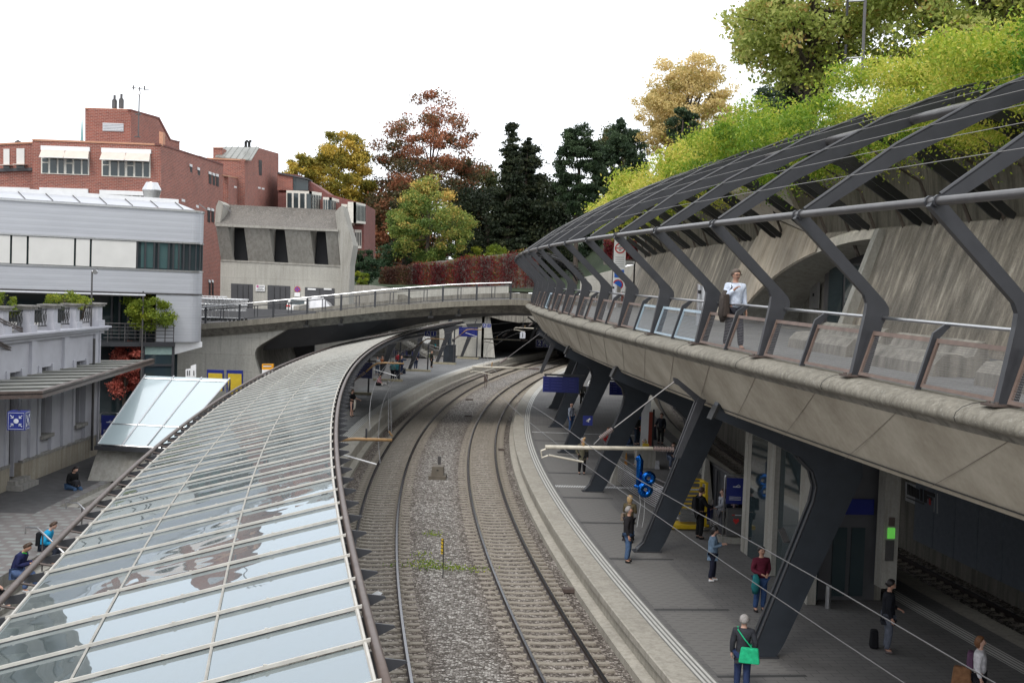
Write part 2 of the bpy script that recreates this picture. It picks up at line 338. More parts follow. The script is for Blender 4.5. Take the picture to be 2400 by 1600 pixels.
def person(label,pos,a=0,h=1.75,top=(.05,.05,.06),bot=(.04,.06,.12),hair='brown',shoe=(.03,.03,.03),arms=('down','down'),skin_='a',pose='stand',long=0,coat=0,stride=0,lean=0,sleeve=1,seat=.45,group=None,head=0,bald=0,skirt=None,extra=None,face=0):
    k=h/1.75; P=thing('person',label,'person',pos,math.radians(a),group); sit=pose in('sit','floor')
    hz=.93; dz=0
    if pose=='sit': dz=seat-.93+.1
    if pose=='floor': dz=.12-.93
    def T(x,y,z,tor=True):
        if tor:
            if z>hz and lean: # bend about the hips
                q=math.radians(lean); yy=y*math.cos(q)-(z-hz)*math.sin(q); zz=hz+(z-hz)*math.cos(q)-(-y)*math.sin(q)*0; y,z=yy,zz
            z+=dz
        return (x*k,y*k,z*k)
    def hd(x,y,z):
        q=math.radians(head); y2=y*math.cos(q)-(z-1.53)*math.sin(q); z2=1.53+(z-1.53)*math.cos(q)+y*math.sin(q); return T(x,y2,z2)
    legs=[]
    for sx in(-1,1):
        if pose=='sit': L=[(sx*.10*k,-.05*k,(seat+.07)*k),(sx*.13*k,-.44*k,(seat+.04)*k),(sx*.14*k,(-.40-.1*sx)*k,.09)]
        elif pose=='floor': L=[(sx*.12*k,-.05*k,.12*k),(sx*.34*k,-.40*k,.16*k),(-sx*.05*k,-.42*k,.07*k)]
        else:
            st=stride*sx; L=[(sx*.095*k,0,.86*k),(sx*.105*k,(-.03-st*.45)*k,.48*k),(sx*.115*k,(.02-st*(1.0 if st>0 else .8))*k,(.09+max(0,-st)*.15)*k)]
        legs.append(L)
    arm=[]
    for sx,nm in((-1,arms[0]),(1,arms[1])):
        e,w=A_[nm] if isinstance(nm,str) else nm
        S_=(sx*.185,0,1.40); e=(sx*e[0],e[1],e[2]); w=(sx*w[0],w[1],w[2])
        if sit: e=(e[0],e[1]-.06,e[2]); w=(w[0],w[1]-.08,w[2]-.02)
        arm.append((T(*S_),T(*e),T(*w),nm))
    # body: one continuous surface
    pts=[(T(0,0,.93),.125*k),(T(0,.005,1.1),.11*k),(T(0,.01,1.27),.125*k),(T(0,.005,1.40),.10*k),(T(0,.0,1.47),.06*k),(hd(0,0,1.53),.052*k),(hd(0,-.012,1.585),.08*k),(hd(0,0,1.655),.102*k),(hd(0,.008,1.725),.08*k),(hd(0,-.126,1.635),.015*k)]
    ed=[(0,1),(1,2),(2,3),(3,4),(4,5),(5,6),(6,7),(7,8),(7,9)]
    for sx in(-1,1): pts.append((hd(sx*.093,.01,1.645),.016*k)); ed.append((7,len(pts)-1))
    for i,L in enumerate(legs):
        b=len(pts); pts+= [(L[0],.085*k),(L[1],.058*k),(L[2],.04*k),((L[2][0],L[2][1]-.13*k,.045*k),.035*k)]; ed+=[(0,b),(b,b+1),(b+1,b+2),(b+2,b+3)]
    for i,(S_,e,w,nm) in enumerate(arm):
        b=len(pts); d=(Vector(w)-Vector(e)).normalized(); pm=Vector(w)+d*.06*k
        pts+=[(S_,.055*k),(e,.042*k),(w,.027*k),(tuple(pm),(.034*k,.022*k))]; ed+=[(3,b),(b,b+1),(b+1,b+2),(b+2,b+3)]
        sd=d.cross(Vector((0,0,1))); sd=sd.normalized() if sd.length>.1 else Vector((0,1,0)); dn=d.cross(sd).normalized()
        if dn.z>0: dn=-dn
        sg=1 if i==0 else -1
        if abs(d.z)>.7: sd=Vector((0,1,0)); dn=Vector((-sg*-1,0,0))*-1 if False else Vector((1 if i==0 else -1,0,0))
        for j,(o_,ln) in enumerate(((-.027,.062),(-.009,.075),(.009,.07),(.026,.055))):
            q=pm+d*.028*k+sd*o_*k; q2=q+d*ln*.55*k+dn*.012*k; q3=q2+d*ln*.3*k+dn*.03*k; c=len(pts)
            pts+=[(tuple(q),.0095*k),(tuple(q2),.0085*k),(tuple(q3),.007*k)]; ed+=[(b+3,c),(c,c+1),(c+1,c+2)]
        q=Vector(w)+d*.03*k+sd*-.035*k; q2=q+d*.04*k+sd*-.015*k+dn*.01*k; c=len(pts); pts+=[(tuple(q),.011*k),(tuple(q2),.009*k)]; ed+=[(b+2,c),(c,c+1)]
    skin('body',pts,ed,SK[skin_],P,1)
    # top
    tp=[(T(0,.0,.88),.175*k),(T(0,.005,1.1),.165*k),(T(0,.01,1.28),.18*k),(T(0,.005,1.39),.15*k),(T(0,.0,1.48),.085*k)]; te=[(0,1),(1,2),(2,3),(3,4)]
    if coat and not sit:
        tp.append((T(0,.0,.90-coat*.5),.185*k)); te.append((0,5)); tp.append((T(0,.0,.90-coat),.195*k)); te.append((5,6))
    for S_,e,w,nm in arm:
        b=len(tp); W=Vector(e).lerp(Vector(w),.97 if sleeve else .05); tp+=[(S_,.092*k),(e,.070*k),(tuple(W),.052*k)]; te+=[(3,b),(b,b+1),(b+1,b+2)]
    skin('jacket' if coat or sum(top)<.5 else 'shirt',tp,te,cloth(top),P,1)
    # trousers
    bp=[(T(0,0,.93),.16*k)]; be=[]
    for L in legs:
        b=len(bp); bp+=[(L[0],.118*k),(L[1],.088*k),((L[2][0],L[2][1],L[2][2]+.0),.072*k)]; be+=[(0,b),(b,b+1),(b+1,b+2)]
    if skirt: bp=[(T(0,0,.93),.13*k),(T(0,0,.75),.16*k),(T(0,0,skirt),.2*k)]; be=[(0,1),(1,2)]
    skin('skirt' if skirt else 'trousers',bp,be,cloth(bot),P,1)
    for L in legs:
        x,y,z=L[2]; z0=.04+max(0,z-.09); skin('shoe',[((x,y+.035*k,z0),.046*k),((x,y-.06*k,z0),.046*k),((x,y-.155*k,z0-.002),.036*k)],[(0,1),(1,2)],cloth(shoe),P,1)
    if not bald:
        hm=MB(); nu,nv_=14,9; vs=[]
        for j in range(nv_):
            ph=PI*j/(nv_-1)
            for i in range(nu):
                th=2*PI*i/nu; x,y,z=math.sin(ph)*math.cos(th),math.sin(ph)*math.sin(th),math.cos(ph)
                fr_=max(0,-y)*(1 if z<.6 else 0); rn=1+.07*math.sin(5*th+3*ph); rr=rn*(1-.42*fr_); zz=z*.118 if z>0 else z*(.10+(long*.9 if y>-.2 else 0))
                vs.append(hd(x*.112*rn*(1-.15*fr_),.014+y*.118*rr+(.02 if z<-.3 else 0),1.672+zz))
        hm.add(vs,[(j*nu+i,j*nu+(i+1)%nu,(j+1)*nu+(i+1)%nu,(j+1)*nu+i) for j in range(nv_-1) for i in range(nu)]); hm.build('hair',HR[hair],P,local=True,smooth=True)
    if face:
        mb=MB()
        for sx in(-1,1): mb.box(hd(sx*.036,-.099,1.66),(.026,.012,.012)); mb.box(hd(sx*.036,-.101,1.685),(.036,.012,.008))
        mb.box(hd(0,-.092,1.595),(.05,.012,.01)); mb.build('facial_features',M['dark'],P,local=True)
    P['_k']=0
    del P['_k']
    if extra: extra(P,k,arm,T)
    return P
def bag(P,c,d,col,name='bag',strap=None,rz=0):
    mb=MB(); x,y,z=d
    mb.hexa([(c[0]+a*x/2*t,c[1]+b*y/2*t,c[2]+e*z/2) for e,t in((-1,1.),(1,.82)) for a,b in((-1,-1),(1,-1),(1,1),(-1,1))])
    o=mb.build(name,cloth(col),P,local=True); bv=o.modifiers.new('b','BEVEL'); bv.width=min(d)*.22; bv.segments=3
    if strap:
        s=MB(); s.tube(strap,.014,6); s.build('strap',cloth(col),P,local=True)
    return o
def backpack(col): 
    def f(P,k,arm,T):
        bag(P,T(0,.20,1.24),(.30,.17,.42),col,'backpack')
        s=MB()
        for sx in(-1,1): s.tube([T(sx*.11,.14,1.42),T(sx*.12,.02,1.5),T(sx*.12,-.125,1.38),T(sx*.13,-.11,1.2),T(sx*.15,.08,1.08)],.016,6)
        s.build('strap',cloth(col),P,local=True)
    return f
B_=lambda px,py:G(px,py,.55)
# --- the man on the promenade
def deckman(P,k,arm,T):
    g=MB()
    for sx in(-1,1): g.tube([T(sx*.037+.028*math.cos(q*PI/4),-.145,1.655+.019*math.sin(q*PI/4)) for q in range(9)],.006,5); g.tube([T(sx*.065,-.14,1.66),T(sx*.108,-.02,1.66)],.005,5)
    g.tube([T(-.011,-.145,1.66),T(.011,-.145,1.66)],.005,5); g.build('glasses',M['dark'],P,local=True)
    b=MB(); b.tube([T(.14,0,1.0),T(.1,-.1,1.0),T(0,-.145,1.0),T(-.1,-.1,1.0),T(-.14,0,1.0)],.018,6); b.build('belt',M['wood'],P,local=True)
    bag(P,T(-.27,-.03,.98),(.16,.34,.52),(.045,.035,.03),'shoulder_bag',[T(-.2,-.05,1.24),T(-.15,-.13,1.38),T(-.14,-.02,1.49),T(-.2,.1,1.3)])
    j=MB(); j.tube([T(-.25,-.02,1.3),T(-.30,-.04,1.1),T(-.30,-.02,.8),T(-.27,0,.62)],[.06,.1,.11,.07],8); j.build('carried_jacket',cloth((.06,.05,.045)),P,local=True,smooth=True)
p=C(1.62,-49.0,zd(-49.0)); person('grey haired man in pale blue shirt walking on the upper walkway with shoulder bag',(p.x,p.y,p.z),18,1.84,(.62,.68,.80),(.03,.03,.04),'greybrown',(.16,.07,.04),('strap','down'),'b',stride=.16,face=1,extra=deckman,head=9)
# --- platform by the right hand track
person('bald man in black and white checked shirt and blue jeans standing on the platform',B_(1337,1012),60,1.8,(.34,.37,.44),(.05,.10,.22),'grey',(.10,.06,.04),('down','bent'),bald=1)
person('blond woman in dark navy dress standing behind the steel column',B_(1364,1000),25,1.62,(.02,.022,.06),(.02,.02,.05),'blond',arms=('bent','down'),long=.06,skirt=.55)
person('white haired person in khaki coat and black trousers behind the overhead line tube',B_(1363,1111),0,1.72,(.12,.11,.075),(.012,.012,.014),'white',arms=('pocket','down'),coat=.32,extra=lambda P,k,arm,T:bag(P,T(.2,-.08,.98),(.2,.12,.26),(.015,.015,.015),'handbag'))
person('red haired woman in red cardigan over a turquoise top behind a steel column',B_(1424,1078),10,1.68,(.30,.012,.015),(.30,.28,.30),'auburn',arms=('bent','pocket'),long=.1,coat=.15)
person('blond woman in a brown parka holding the blue balloons',B_(1473,1272),150,1.66,(.10,.08,.045),(.03,.03,.04),'blond',arms=('phone','phone'),long=.14,coat=.28,extra=lambda P,k,arm,T:bag(P,T(.24,.05,.95),(.12,.22,.26),(.22,.17,.13),'handbag'))
person('grey haired man in black leather jacket and blue jeans standing near the platform edge',B_(1470,1317),75,1.8,(.022,.02,.022),(.07,.12,.22),'grey',(.02,.02,.02),('down','down'),'b',coat=.08,face=1)
person('tall person in black hoodie and trousers with a black backpack by the luggage trolleys',B_(1638,1262),110,1.84,(.014,.015,.018),(.012,.012,.013),'brown',(.02,.02,.02),('fwd','fwd'),extra=backpack((.01,.01,.012)),head=20)
person('boy in light grey sweatshirt and grey trousers with a backpack facing left',B_(1690,1258),-80,1.74,(.33,.34,.37),(.10,.10,.11),'brown',(.03,.03,.03),('down','fwd'),extra=backpack((.02,.025,.05)))
person('boy in dusty pink sweatshirt half hidden behind the info totem',B_(1712,1243),-70,1.78,(.26,.20,.21),(.03,.05,.10),'brown',arms=('bent','down'),extra=backpack((.02,.02,.02)))
person('person in bright red jacket standing behind the info totem',B_(1742,1238),170,1.75,(.42,.02,.02),(.02,.02,.02),'brown',arms=('bent','bent'))
person('woman in denim jacket and white trainers looking at her phone',B_(1668,1361),80,1.66,(.16,.23,.32),(.02,.022,.04),'black',(.75,.75,.75),('phone','phone'),coat=.05,stride=.06,long=.1,head=22)
def teal(P,k,arm,T):
    j=MB(); j.tube([T(-.24,-.16,1.06),T(-.22,-.20,.92),T(-.24,-.18,.7),T(-.22,-.15,.55)],[.06,.11,.12,.08],8); j.build('carried_jacket',cloth((.02,.16,.17)),P,local=True,smooth=True)
person('man in maroon jumper and jeans with a teal jacket over his arm',B_(1779,1432),15,1.8,(.12,.018,.035),(.035,.07,.17),'black',(.02,.02,.02),('bent','bent'),'b',extra=teal,face=1)
def gbag(P,k,arm,T):
    bag(P,T(-.16,.24,.93),(.46,.16,.34),(.02,.42,.20),'messenger_bag',[T(-.22,.15,1.06),T(-.05,.17,1.25),T(.12,.12,1.45),T(.14,-.05,1.48),T(.0,-.16,1.25),T(-.25,-.05,1.0)])
person('grey haired woman seen from behind in dark jacket with a green messenger bag',B_(1737,1622),165,1.72,(.035,.037,.045),(.025,.04,.10),'grey',(.02,.02,.02),('pocket','down'),coat=.2,stride=.12,extra=gbag)
person('man in dark clothes with a black suitcase in the shade beside the lift',B_(2078,1528),80,1.82,(.014,.015,.02),(.10,.11,.14),'black',(.12,.10,.10),('down','bent'),'b',coat=.15,extra=lambda P,k,arm,T:bag(P,(.32,.28,.24),(.3,.22,.46),(.008,.008,.01),'suitcase'),head=15)
def whg(P,k,arm,T):
    bag(P,T(.02,.36,.80),(.24,.44,.42),(.20,.10,.05),'tote_bag',[T(.02,.2,1.0),T(.05,.12,1.3),T(.14,.0,1.47)]) ; bag(P,T(0,.2,1.22),(.28,.15,.36),(.1,.05,.09),'backpack')
person('woman in white hoodie with a brown tote bag walking at the lower right',B_(2290,1672),65,1.66,(.62,.60,.62),(.02,.02,.025),'auburn',arms=('down','down'),long=.1,stride=.15,extra=whg,face=1)
person('grey haired woman in beige coat sitting on the concrete bench',B_(1512,1092),-100,1.68,(.42,.34,.24),(.16,.20,.24),'grey',pose='sit',seat=.5,arms=('fwd','bent'),lean=8,long=.05)
person('seated person in a blue shirt with head bent on the concrete bench',B_(1478,1068),-80,1.7,(.03,.05,.10),(.08,.11,.16),'blond',pose='sit',seat=.5,arms=('bent','bent'),lean=22,skin_='b')
person('person in pale jeans and white trainers sitting behind the concrete box',B_(1572,1096),10,1.72,(.06,.06,.08),(.14,.17,.24),'brown',(.7,.7,.7),pose='sit',seat=.48,arms=('bent','bent'),lean=25)
person('person in black top standing by the orange bag',B_(1492,1042),40,1.74,(.02,.02,.02),(.03,.04,.06),'auburn',arms=('bent','down'),extra=lambda P,k,arm,T:bag(P,T(.22,-.2,.95),(.3,.2,.36),(.55,.07,.01),'orange_bag'))
person('person in dark jacket standing beside the luggage under the stair',B_(1548,1040),-30,1.78,(.02,.022,.03),(.02,.02,.02),'brown',arms=('fwd','down'))
person('person in white shirt standing beyond the station clock on the right hand platform',G(1378,948),0,1.7,(.42,.42,.48),(.02,.02,.02),'auburn',arms=('bent','down'))
person('person in dark jacket next to the person in the white shirt',G(1364,950),20,1.75,(.10,.10,.09),(.02,.02,.02),'black',arms=('down','down'))
# --- platform by the left hand track
def skbag(P,k,arm,T):
    bag(P,(.26,.1,.5),(.2,.3,.4),(.012,.012,.014),'black_bag'); j=MB(); j.tube([T(-.1,-.25,1.1),T(-.16,-.3,.9),T(-.1,-.25,.6),T(-.12,-.2,.45)],[.05,.08,.07,.04],8); j.build('cream_scarf',cloth((.6,.56,.48)),P,local=True,smooth=True)
person('person in black shirt and dark skirt with cream scarf by the glass canopy edge',B_(824,976),70,1.78,(.012,.012,.015),(.03,.035,.06),'brown',arms=('bent','fwd'),skirt=.4,sleeve=0,extra=skbag,head=15)
person('man in dark suit looking at his phone beside a canopy post',B_(974,866),30,1.78,(.018,.022,.04),(.03,.045,.09),'black',arms=('phone','bent'),coat=.05,head=15)
person('person in black coat with an olive backpack facing the track',B_(1011,861),70,1.76,(.015,.015,.015),(.012,.013,.015),'auburn',arms=('down','bent'),bald=1,skin_='b',extra=backpack((.09,.10,.05)))
person('person in bright turquoise jacket at the foot of the stairs',B_(1020,832),180,1.8,(.02,.42,.50),(.02,.02,.02),'white',arms=('bent','down'))
person('bald man in navy suit pointing with his arm beside a suitcase',B_(940,877),60,1.8,(.02,.03,.07),(.02,.03,.07),'grey',arms=('down','up'),bald=1,skin_='b',extra=lambda P,k,arm,T:bag(P,(.3,-.15,.34),(.3,.22,.56),(.015,.02,.035),'suitcase'))
person('person in pale teal shirt and black trousers with back turned',B_(920,891),150,1.72,(.12,.25,.27),(.012,.013,.018),'brown',arms=('bent','pocket'))
person('person in teal jacket and dark jeans right beside the canopy post',B_(930,891),-20,1.74,(.05,.20,.24),(.02,.025,.04),'black',arms=('phone','down'),long=.08)
person('person in a pink top sitting on the platform floor next to the dog',B_(886,903),60,1.72,(.35,.20,.21),(.015,.015,.018),'black',pose='floor',arms=('fwd','bent'),lean=14)
person('person with auburn hair and orange scarf in the group under the canopy',B_(895,876),20,1.7,(.30,.10,.04),(.02,.02,.03),'auburn',arms=('bent','bent'),long=.1)
person('person in light grey top left of the orange scarf',B_(884,878),-15,1.74,(.42,.42,.42),(.06,.08,.12),'black',arms=('down','bent'))
person('man in red and blue jacket deep under the canopy',B_(932,866),160,1.78,(.30,.03,.04),(.03,.05,.1),'brown',arms=('bent','down'))
# --- seated on the plaza steps
def lapbag(P,k,arm,T): bag(P,(0,-.32,.62),(.34,.3,.26),(.03,.03,.035),'lap_bag')
person('dark haired woman in black jacket and jeans sitting on the plaza step',G(163,1166,.2),65,1.8,(.012,.012,.013),(.06,.11,.20),'black',pose='sit',seat=.38,arms=('bent','bent'),lean=20,long=.08,extra=lapbag,head=20)
def bbag(P,k,arm,T): bag(P,T(0,.22,1.2),(.3,.18,.42),(.01,.01,.012),'backpack')
person('woman in bright blue jacket with black backpack sitting on the steps behind the handrail',G(98,1322,.1),95,1.85,(.015,.30,.55),(.02,.025,.04),'brown',pose='sit',seat=.42,arms=('bent','bent'),lean=24,extra=bbag,head=15)
def drink(P,k,arm,T):
    h_=MB(); h_.tube([T(-.07,.07,1.43),T(-.09,-.02,1.5),T(0,-.09,1.45),T(.09,-.02,1.5),T(.07,.07,1.43)],.02,6); h_.build('hood_lining',cloth((.05,.5,.08)),P,local=True)
person('man in navy puffer jacket with green hood lining sitting on the steps',G(34,1384,.1),90,1.92,(.018,.022,.075),(.09,.14,.27),'brown',(.5,.5,.52),pose='sit',seat=.42,arms=('phone','phone'),lean=24,skin_='b',extra=drink,head=20)
person('person in black trousers sitting at the left picture edge',G(-32,1425,.1),90,1.7,(.02,.02,.02),(.012,.012,.014),'brown',pose='sit',seat=.42,arms=('bent','bent'),lean=20)
flush_skins()
# --- dog
dg_=thing('dog','black and white dog lying on the platform beside the seated person','dog',B_(906,905),math.radians(60))
skin('body',[((0,0,.22),.10),((.0,.25,.20),.11),((0,.45,.18),.09),((0,-.12,.34),.07),((0,-.2,.42),.065),((0,-.32,.39),.035),((.09,-.08,.08),.035),((.1,-.28,.04),.03),((-.09,-.08,.08),.035),((-.1,-.28,.04),.03),((.12,.42,.07),.05),((.13,.2,.04),.03),((-.12,.42,.07),.05),((-.13,.2,.04),.03),((0,.6,.1),.02),((.04,-.17,.5),.02),((-.04,-.17,.5),.02)],[(0,1),(1,2),(0,3),(3,4),(4,5),(0,6),(6,7),(0,8),(8,9),(2,10),(10,11),(2,12),(12,13),(2,14),(4,15),(4,16)],flat('dog_fur',(.3,.3,.3),.8,0,.95,4),dg_,1)
flush_skins()
# ================================================================ TREES
def leaves(name,parent,pts,size,mat,colv,up=.0,aspect=.6,bend=0):
    n=len(pts); nrm=RNG.normal(size=(n,3)); nrm[:,2]=np.abs(nrm[:,2])+up; nrm/=np.linalg.norm(nrm,axis=1)[:,None]
    a=np.cross(nrm,RNG.normal(size=(n,3))); a/=np.linalg.norm(a,axis=1)[:,None]; b=np.cross(nrm,a)
    s=(size*RNG.uniform(.6,1.3,n))[:,None]
    if bend: a=a*(1-bend)+np.array([0,0,-1.])*bend
    v=np.stack([pts-a*s*.5,pts-b*s*aspect*.5+a*s*.05,pts+a*s*.6,pts+b*s*aspect*.5+a*s*.05],1).reshape(-1,3)
    me=bpy.data.meshes.new(name); me.vertices.add(4*n); me.vertices.foreach_set('co',v.ravel()); me.loops.add(4*n); me.loops.foreach_set('vertex_index',np.arange(4*n)); me.polygons.add(n); me.polygons.foreach_set('loop_start',np.arange(n)*4)
    try: me.polygons.foreach_set('loop_total',np.full(n,4))
    except Exception: pass
    at=me.attributes.new('leaf','FLOAT','FACE'); at.data.foreach_set('value',np.clip(colv,0,1).astype(np.float32)); me.update(); me.materials.append(mat)
    o=bpy.data.objects.new(name,me); COL.objects.link(o); 
    if parent: o.parent=parent
    return o
def tree(name,label,cat,base,ctr,rad_,mat,n,size,clumps=60,tight=.16,trunk=.25,group=None,shape='round',shell=.55,limbs=14,topcol=0,bend=0,fill=1.):
    base=Vector(base); ctr=Vector(ctr)-base; t=thing(name,label,cat,base,0,group)
    R=np.array(rad_); cc=[]; Yq_=base.x
    while len(cc)<clumps:
        p=RNG.normal(size=3); p/=np.linalg.norm(p); r=RNG.uniform(shell,1.)**.7
        q=p*r
        if shape=='cone':
            hgt=RNG.uniform(-1,1); w=(1-hgt)/2; hgt=1-2*math.sqrt(RNG.uniform(0,1)); w=(1-hgt)/2*.92+.06; an=RNG.uniform(0,2*PI); rr=w*RNG.uniform(.35,1); q=np.array([math.cos(an)*rr,math.sin(an)*rr,hgt])
        if shape=='egg' and q[2]>0: q[:2]*=(1-.45*q[2])
        cc.append(q*R)
    cc=np.array(cc); wts=RNG.dirichlet(np.ones(clumps)*4); cnt=(wts*n).astype(int)+1
    P=[];V=[]
    for c,k in zip(cc,cnt):
        sg=tight*R.mean()*RNG.uniform(.6,1.3); d=RNG.normal(size=(k,3)); nn_=np.linalg.norm(d,axis=1); d*=(np.where(RNG.uniform(size=k)<.55,RNG.uniform(1.1,1.6,k),np.minimum(nn_,2.3))/nn_)[:,None]; d=d*sg*np.array([1,1,.62 if shape!='cone' else .35]); P.append(c+d)
        cv=RNG.uniform(.15,.85)+topcol*(c[2]/R[2])*.3; V.append(np.clip(cv+RNG.normal(size=k)*.16,0,1))
    P=np.concatenate(P)+np.array(ctr); V=np.concatenate(V)
    leaves('crown',t,P,size,mat,V,bend=bend)
    m=MB(); top=ctr+Vector((0,0,R[2]*.3)); m.tube([(0,0,-.5),(RNG.uniform(-.2,.2),0,ctr.z*.4),tuple(ctr*.85),tuple(top)],[trunk*1.3,trunk,trunk*.7,trunk*.2],8)
    for i in RNG.choice(clumps,min(limbs,clumps),replace=False):
        e=Vector(cc[i])*.95+ctr; s0=Vector((0,0,0)).lerp(top,RNG.uniform(.45,.95)); s0.z=min(s0.z,e.z+.2*R[2]); mid=s0.lerp(e,.5)+Vector((0,0,.06*R[2]))
        m.tube([s0,mid,e],[trunk*.38,trunk*.2,trunk*.05],5)
    m.build('trunk',M['wood'],t,local=True); return t
L={'beechg':leafmat('dull_green_leaves',[(0,(.03,.045,.018)),(.5,(.075,.09,.03)),(.85,(.14,.12,.045)),(1,(.26,.13,.06))]),
'copper':leafmat('copper_beech_leaves',[(0,(.05,.065,.03)),(.4,(.12,.09,.04)),(.7,(.26,.10,.05)),(1,(.42,.17,.09))]),
'gold':leafmat('golden_leaves',[(0,(.11,.12,.02)),(.5,(.38,.30,.05)),(1,(.66,.45,.08))]),
'dark':leafmat('dark_needles',[(0,(.014,.022,.012)),(.6,(.034,.048,.024)),(1,(.075,.08,.035))]),
'pine':leafmat('pine_needles',[(0,(.018,.035,.018)),(.6,(.045,.075,.035)),(1,(.08,.12,.055))]),
'bush':leafmat('yellowing_bush_leaves',[(0,(.06,.11,.025)),(.45,(.17,.24,.05)),(.75,(.34,.35,.08)),(1,(.7,.46,.13))]),
'tan':leafmat('tan_leaves',[(0,(.30,.26,.08)),(.5,(.66,.52,.22)),(1,(.85,.70,.38))],trans=.5),
'plane':leafmat('plane_leaves',[(0,(.20,.26,.06)),(.45,(.42,.48,.13)),(.8,(.62,.62,.22)),(1,(.62,.40,.16))],trans=.6),
'vine':leafmat('wisteria_leaves',[(0,(.07,.17,.01)),(.35,(.19,.31,.03)),(.7,(.40,.46,.05)),(1,(.66,.58,.13))],trans=.45),
'shrub':leafmat('shrub_leaves',[(0,(.02,.045,.02)),(1,(.06,.11,.05))]),
'lime':leafmat('lime_leaves',[(0,(.10,.15,.02)),(.6,(.24,.30,.03)),(1,(.42,.40,.05))]),
'maple':leafmat('red_maple_leaves',[(0,(.2,.04,.03)),(.6,(.50,.12,.09)),(1,(.65,.22,.16))]),
'creeper':leafmat('red_creeper_leaves',[(0,(.05,.008,.010)),(.5,(.17,.018,.022)),(.8,(.32,.03,.03)),(.93,(.12,.12,.03)),(1,(.2,.2,.05))]),
'creeper2':leafmat('brown_creeper_leaves',[(0,(.05,.02,.012)),(.5,(.11,.04,.03)),(.8,(.10,.09,.03)),(1,(.16,.05,.04))])}
def tpx(name,label,cat,x0,y0,x1,y1,Y,mat,n,size,zb=8.5,depth=1.,**k):
    a=D(x0,y1,Y); b=D(x1,y0,Y); rx=abs(b.x-a.x)/2; c=Vector(((a.x+b.x)/2,Y,(a.z+b.z)/2)); rz_=abs(b.z-a.z)/2
    return tree(name,label,cat,(c.x,Y,zb),c,(rx*.88,rx*.88*depth,rz_*.92),mat,n,size,**k)
tpx('copper_beech_tree','tall copper beech with sparse reddish crown, tallest tree above the bridge','tree',845,205,1170,680,190,L['copper'],60000,.36,clumps=300,tight=.085,trunk=.5,limbs=40,topcol=.9,shell=.35)
tpx('beech_tree','dull brown green beech growing below and left of the copper beech','tree',846,420,1010,660,183,L['copper'],20000,.4,clumps=80,tight=.18,topcol=-.6)
tpx('golden_tree','golden yellow tree between the brick houses and the copper beech','tree',690,302,890,580,185,L['gold'],52000,.34,clumps=180,tight=.11,trunk=.4,shell=.4)
tpx('golden_tree','small yellow green tree just above the white bay windows','tree',658,362,745,470,180,L['gold'],9000,.36,clumps=36,tight=.2)
tpx('dark_cedar_tree','tall almost black conifer right of the copper beech','tree',1118,255,1272,660,178,L['dark'],50000,.36,clumps=460,tight=.07,trunk=.4,shape='cone')
tpx('dark_cedar_tree','second leader of the almost black conifer, lower and to the right','tree',1180,285,1285,560,181,L['dark'],18000,.36,clumps=200,tight=.07,shape='cone')
tpx('dark_cedar_tree','dark evergreen with drooping boughs right behind the yellowing bush','tree',1165,330,1310,660,186,L['dark'],36000,.4,clumps=200,tight=.12,trunk=.4,shape='egg')
tpx('dark_yew_tree','low dark yew filling the gap between bush and conifer','tree',1050,430,1240,660,182,L['dark'],24000,.4,clumps=70,tight=.2)
tpx('dark_yew_tree','dark thicket between the tall conifer and the blue green pine','tree',1235,420,1345,660,180,L['dark'],16000,.4,clumps=60,tight=.22)
tpx('pine_tree','blue green pine standing left of the pergola plants','tree',1288,282,1430,520,165,L['pine'],34000,.3,clumps=200,tight=.09,trunk=.3,shell=.4)
tpx('pine_tree','darker pine behind the blue green one with bronze top','tree',1385,272,1530,520,176,L['pine'],30000,.32,clumps=180,tight=.10)
tpx('dark_pine_tree','small dark pine in front of the tan tree','tree',1560,248,1640,345,120,L['pine'],10000,.22,clumps=40,tight=.18,zb=14)
tpx('tan_tree','pale tan autumn tree rising above the pergola plants','tree',1476,124,1750,400,150,L['tan'],50000,.3,clumps=240,tight=.10,trunk=.4,zb=12,shell=.4,limbs=40)
tpx('round_bush_tree','round bushy green tree with yellow leaf tips behind the red creeper wall','tree',884,412,1125,640,168,L['bush'],42000,.27,clumps=170,tight=.10,trunk=.3,shape='egg',topcol=.6,shell=.6)
tpx('background_tree','dull green tree behind the copper beech and the conifer','tree',1040,370,1200,680,205,L['beechg'],26000,.42,clumps=130,tight=.13)
tpx('background_tree','olive tree closing the gap below the golden tree','tree',790,440,930,680,200,L['beechg'],22000,.42,clumps=110,tight=.13)
tpx('background_tree','dark green tree low between the pines and the pergola plants','tree',1240,440,1420,680,200,L['pine'],24000,.42,clumps=110,tight=.13)
tpx('background_tree','bronze topped tree behind the darker pine','tree',1370,285,1500,560,200,L['beechg'],20000,.4,clumps=120,tight=.12)
tpx('evergreen_shrub','dark green laurel shrub right of the concrete building','shrub',818,580,895,668,128,L['shrub'],9000,.2,clumps=40,zb=8)
tpx('lime_shrub','small yellow green shrub at the foot of the laurel','shrub',818,636,868,672,122,L['lime'],4000,.16,clumps=20,zb=8)
tpx('evergreen_shrub','low dark shrub at the left end of the red creeper wall','shrub',880,560,1010,660,172,L['shrub'],9000,.3,clumps=40)
tpx('olive_shrub','olive green shrub peeping over the right end of the creeper wall','shrub',1090,575,1200,640,170,L['lime'],4000,.26,clumps=24)
tpx('plane_tree','large plane tree with yellow green leaves at the top right','tree',1655,-190,2170,235,48,L['plane'],30000,.19,clumps=260,tight=.10,trunk=.3,zb=12,limbs=50,shell=.3)
tpx('plane_tree','second plane tree filling the top right corner','tree',2010,-260,2620,230,44,L['plane'],38000,.19,clumps=280,tight=.11,trunk=.3,zb=12,limbs=50,shell=.25)
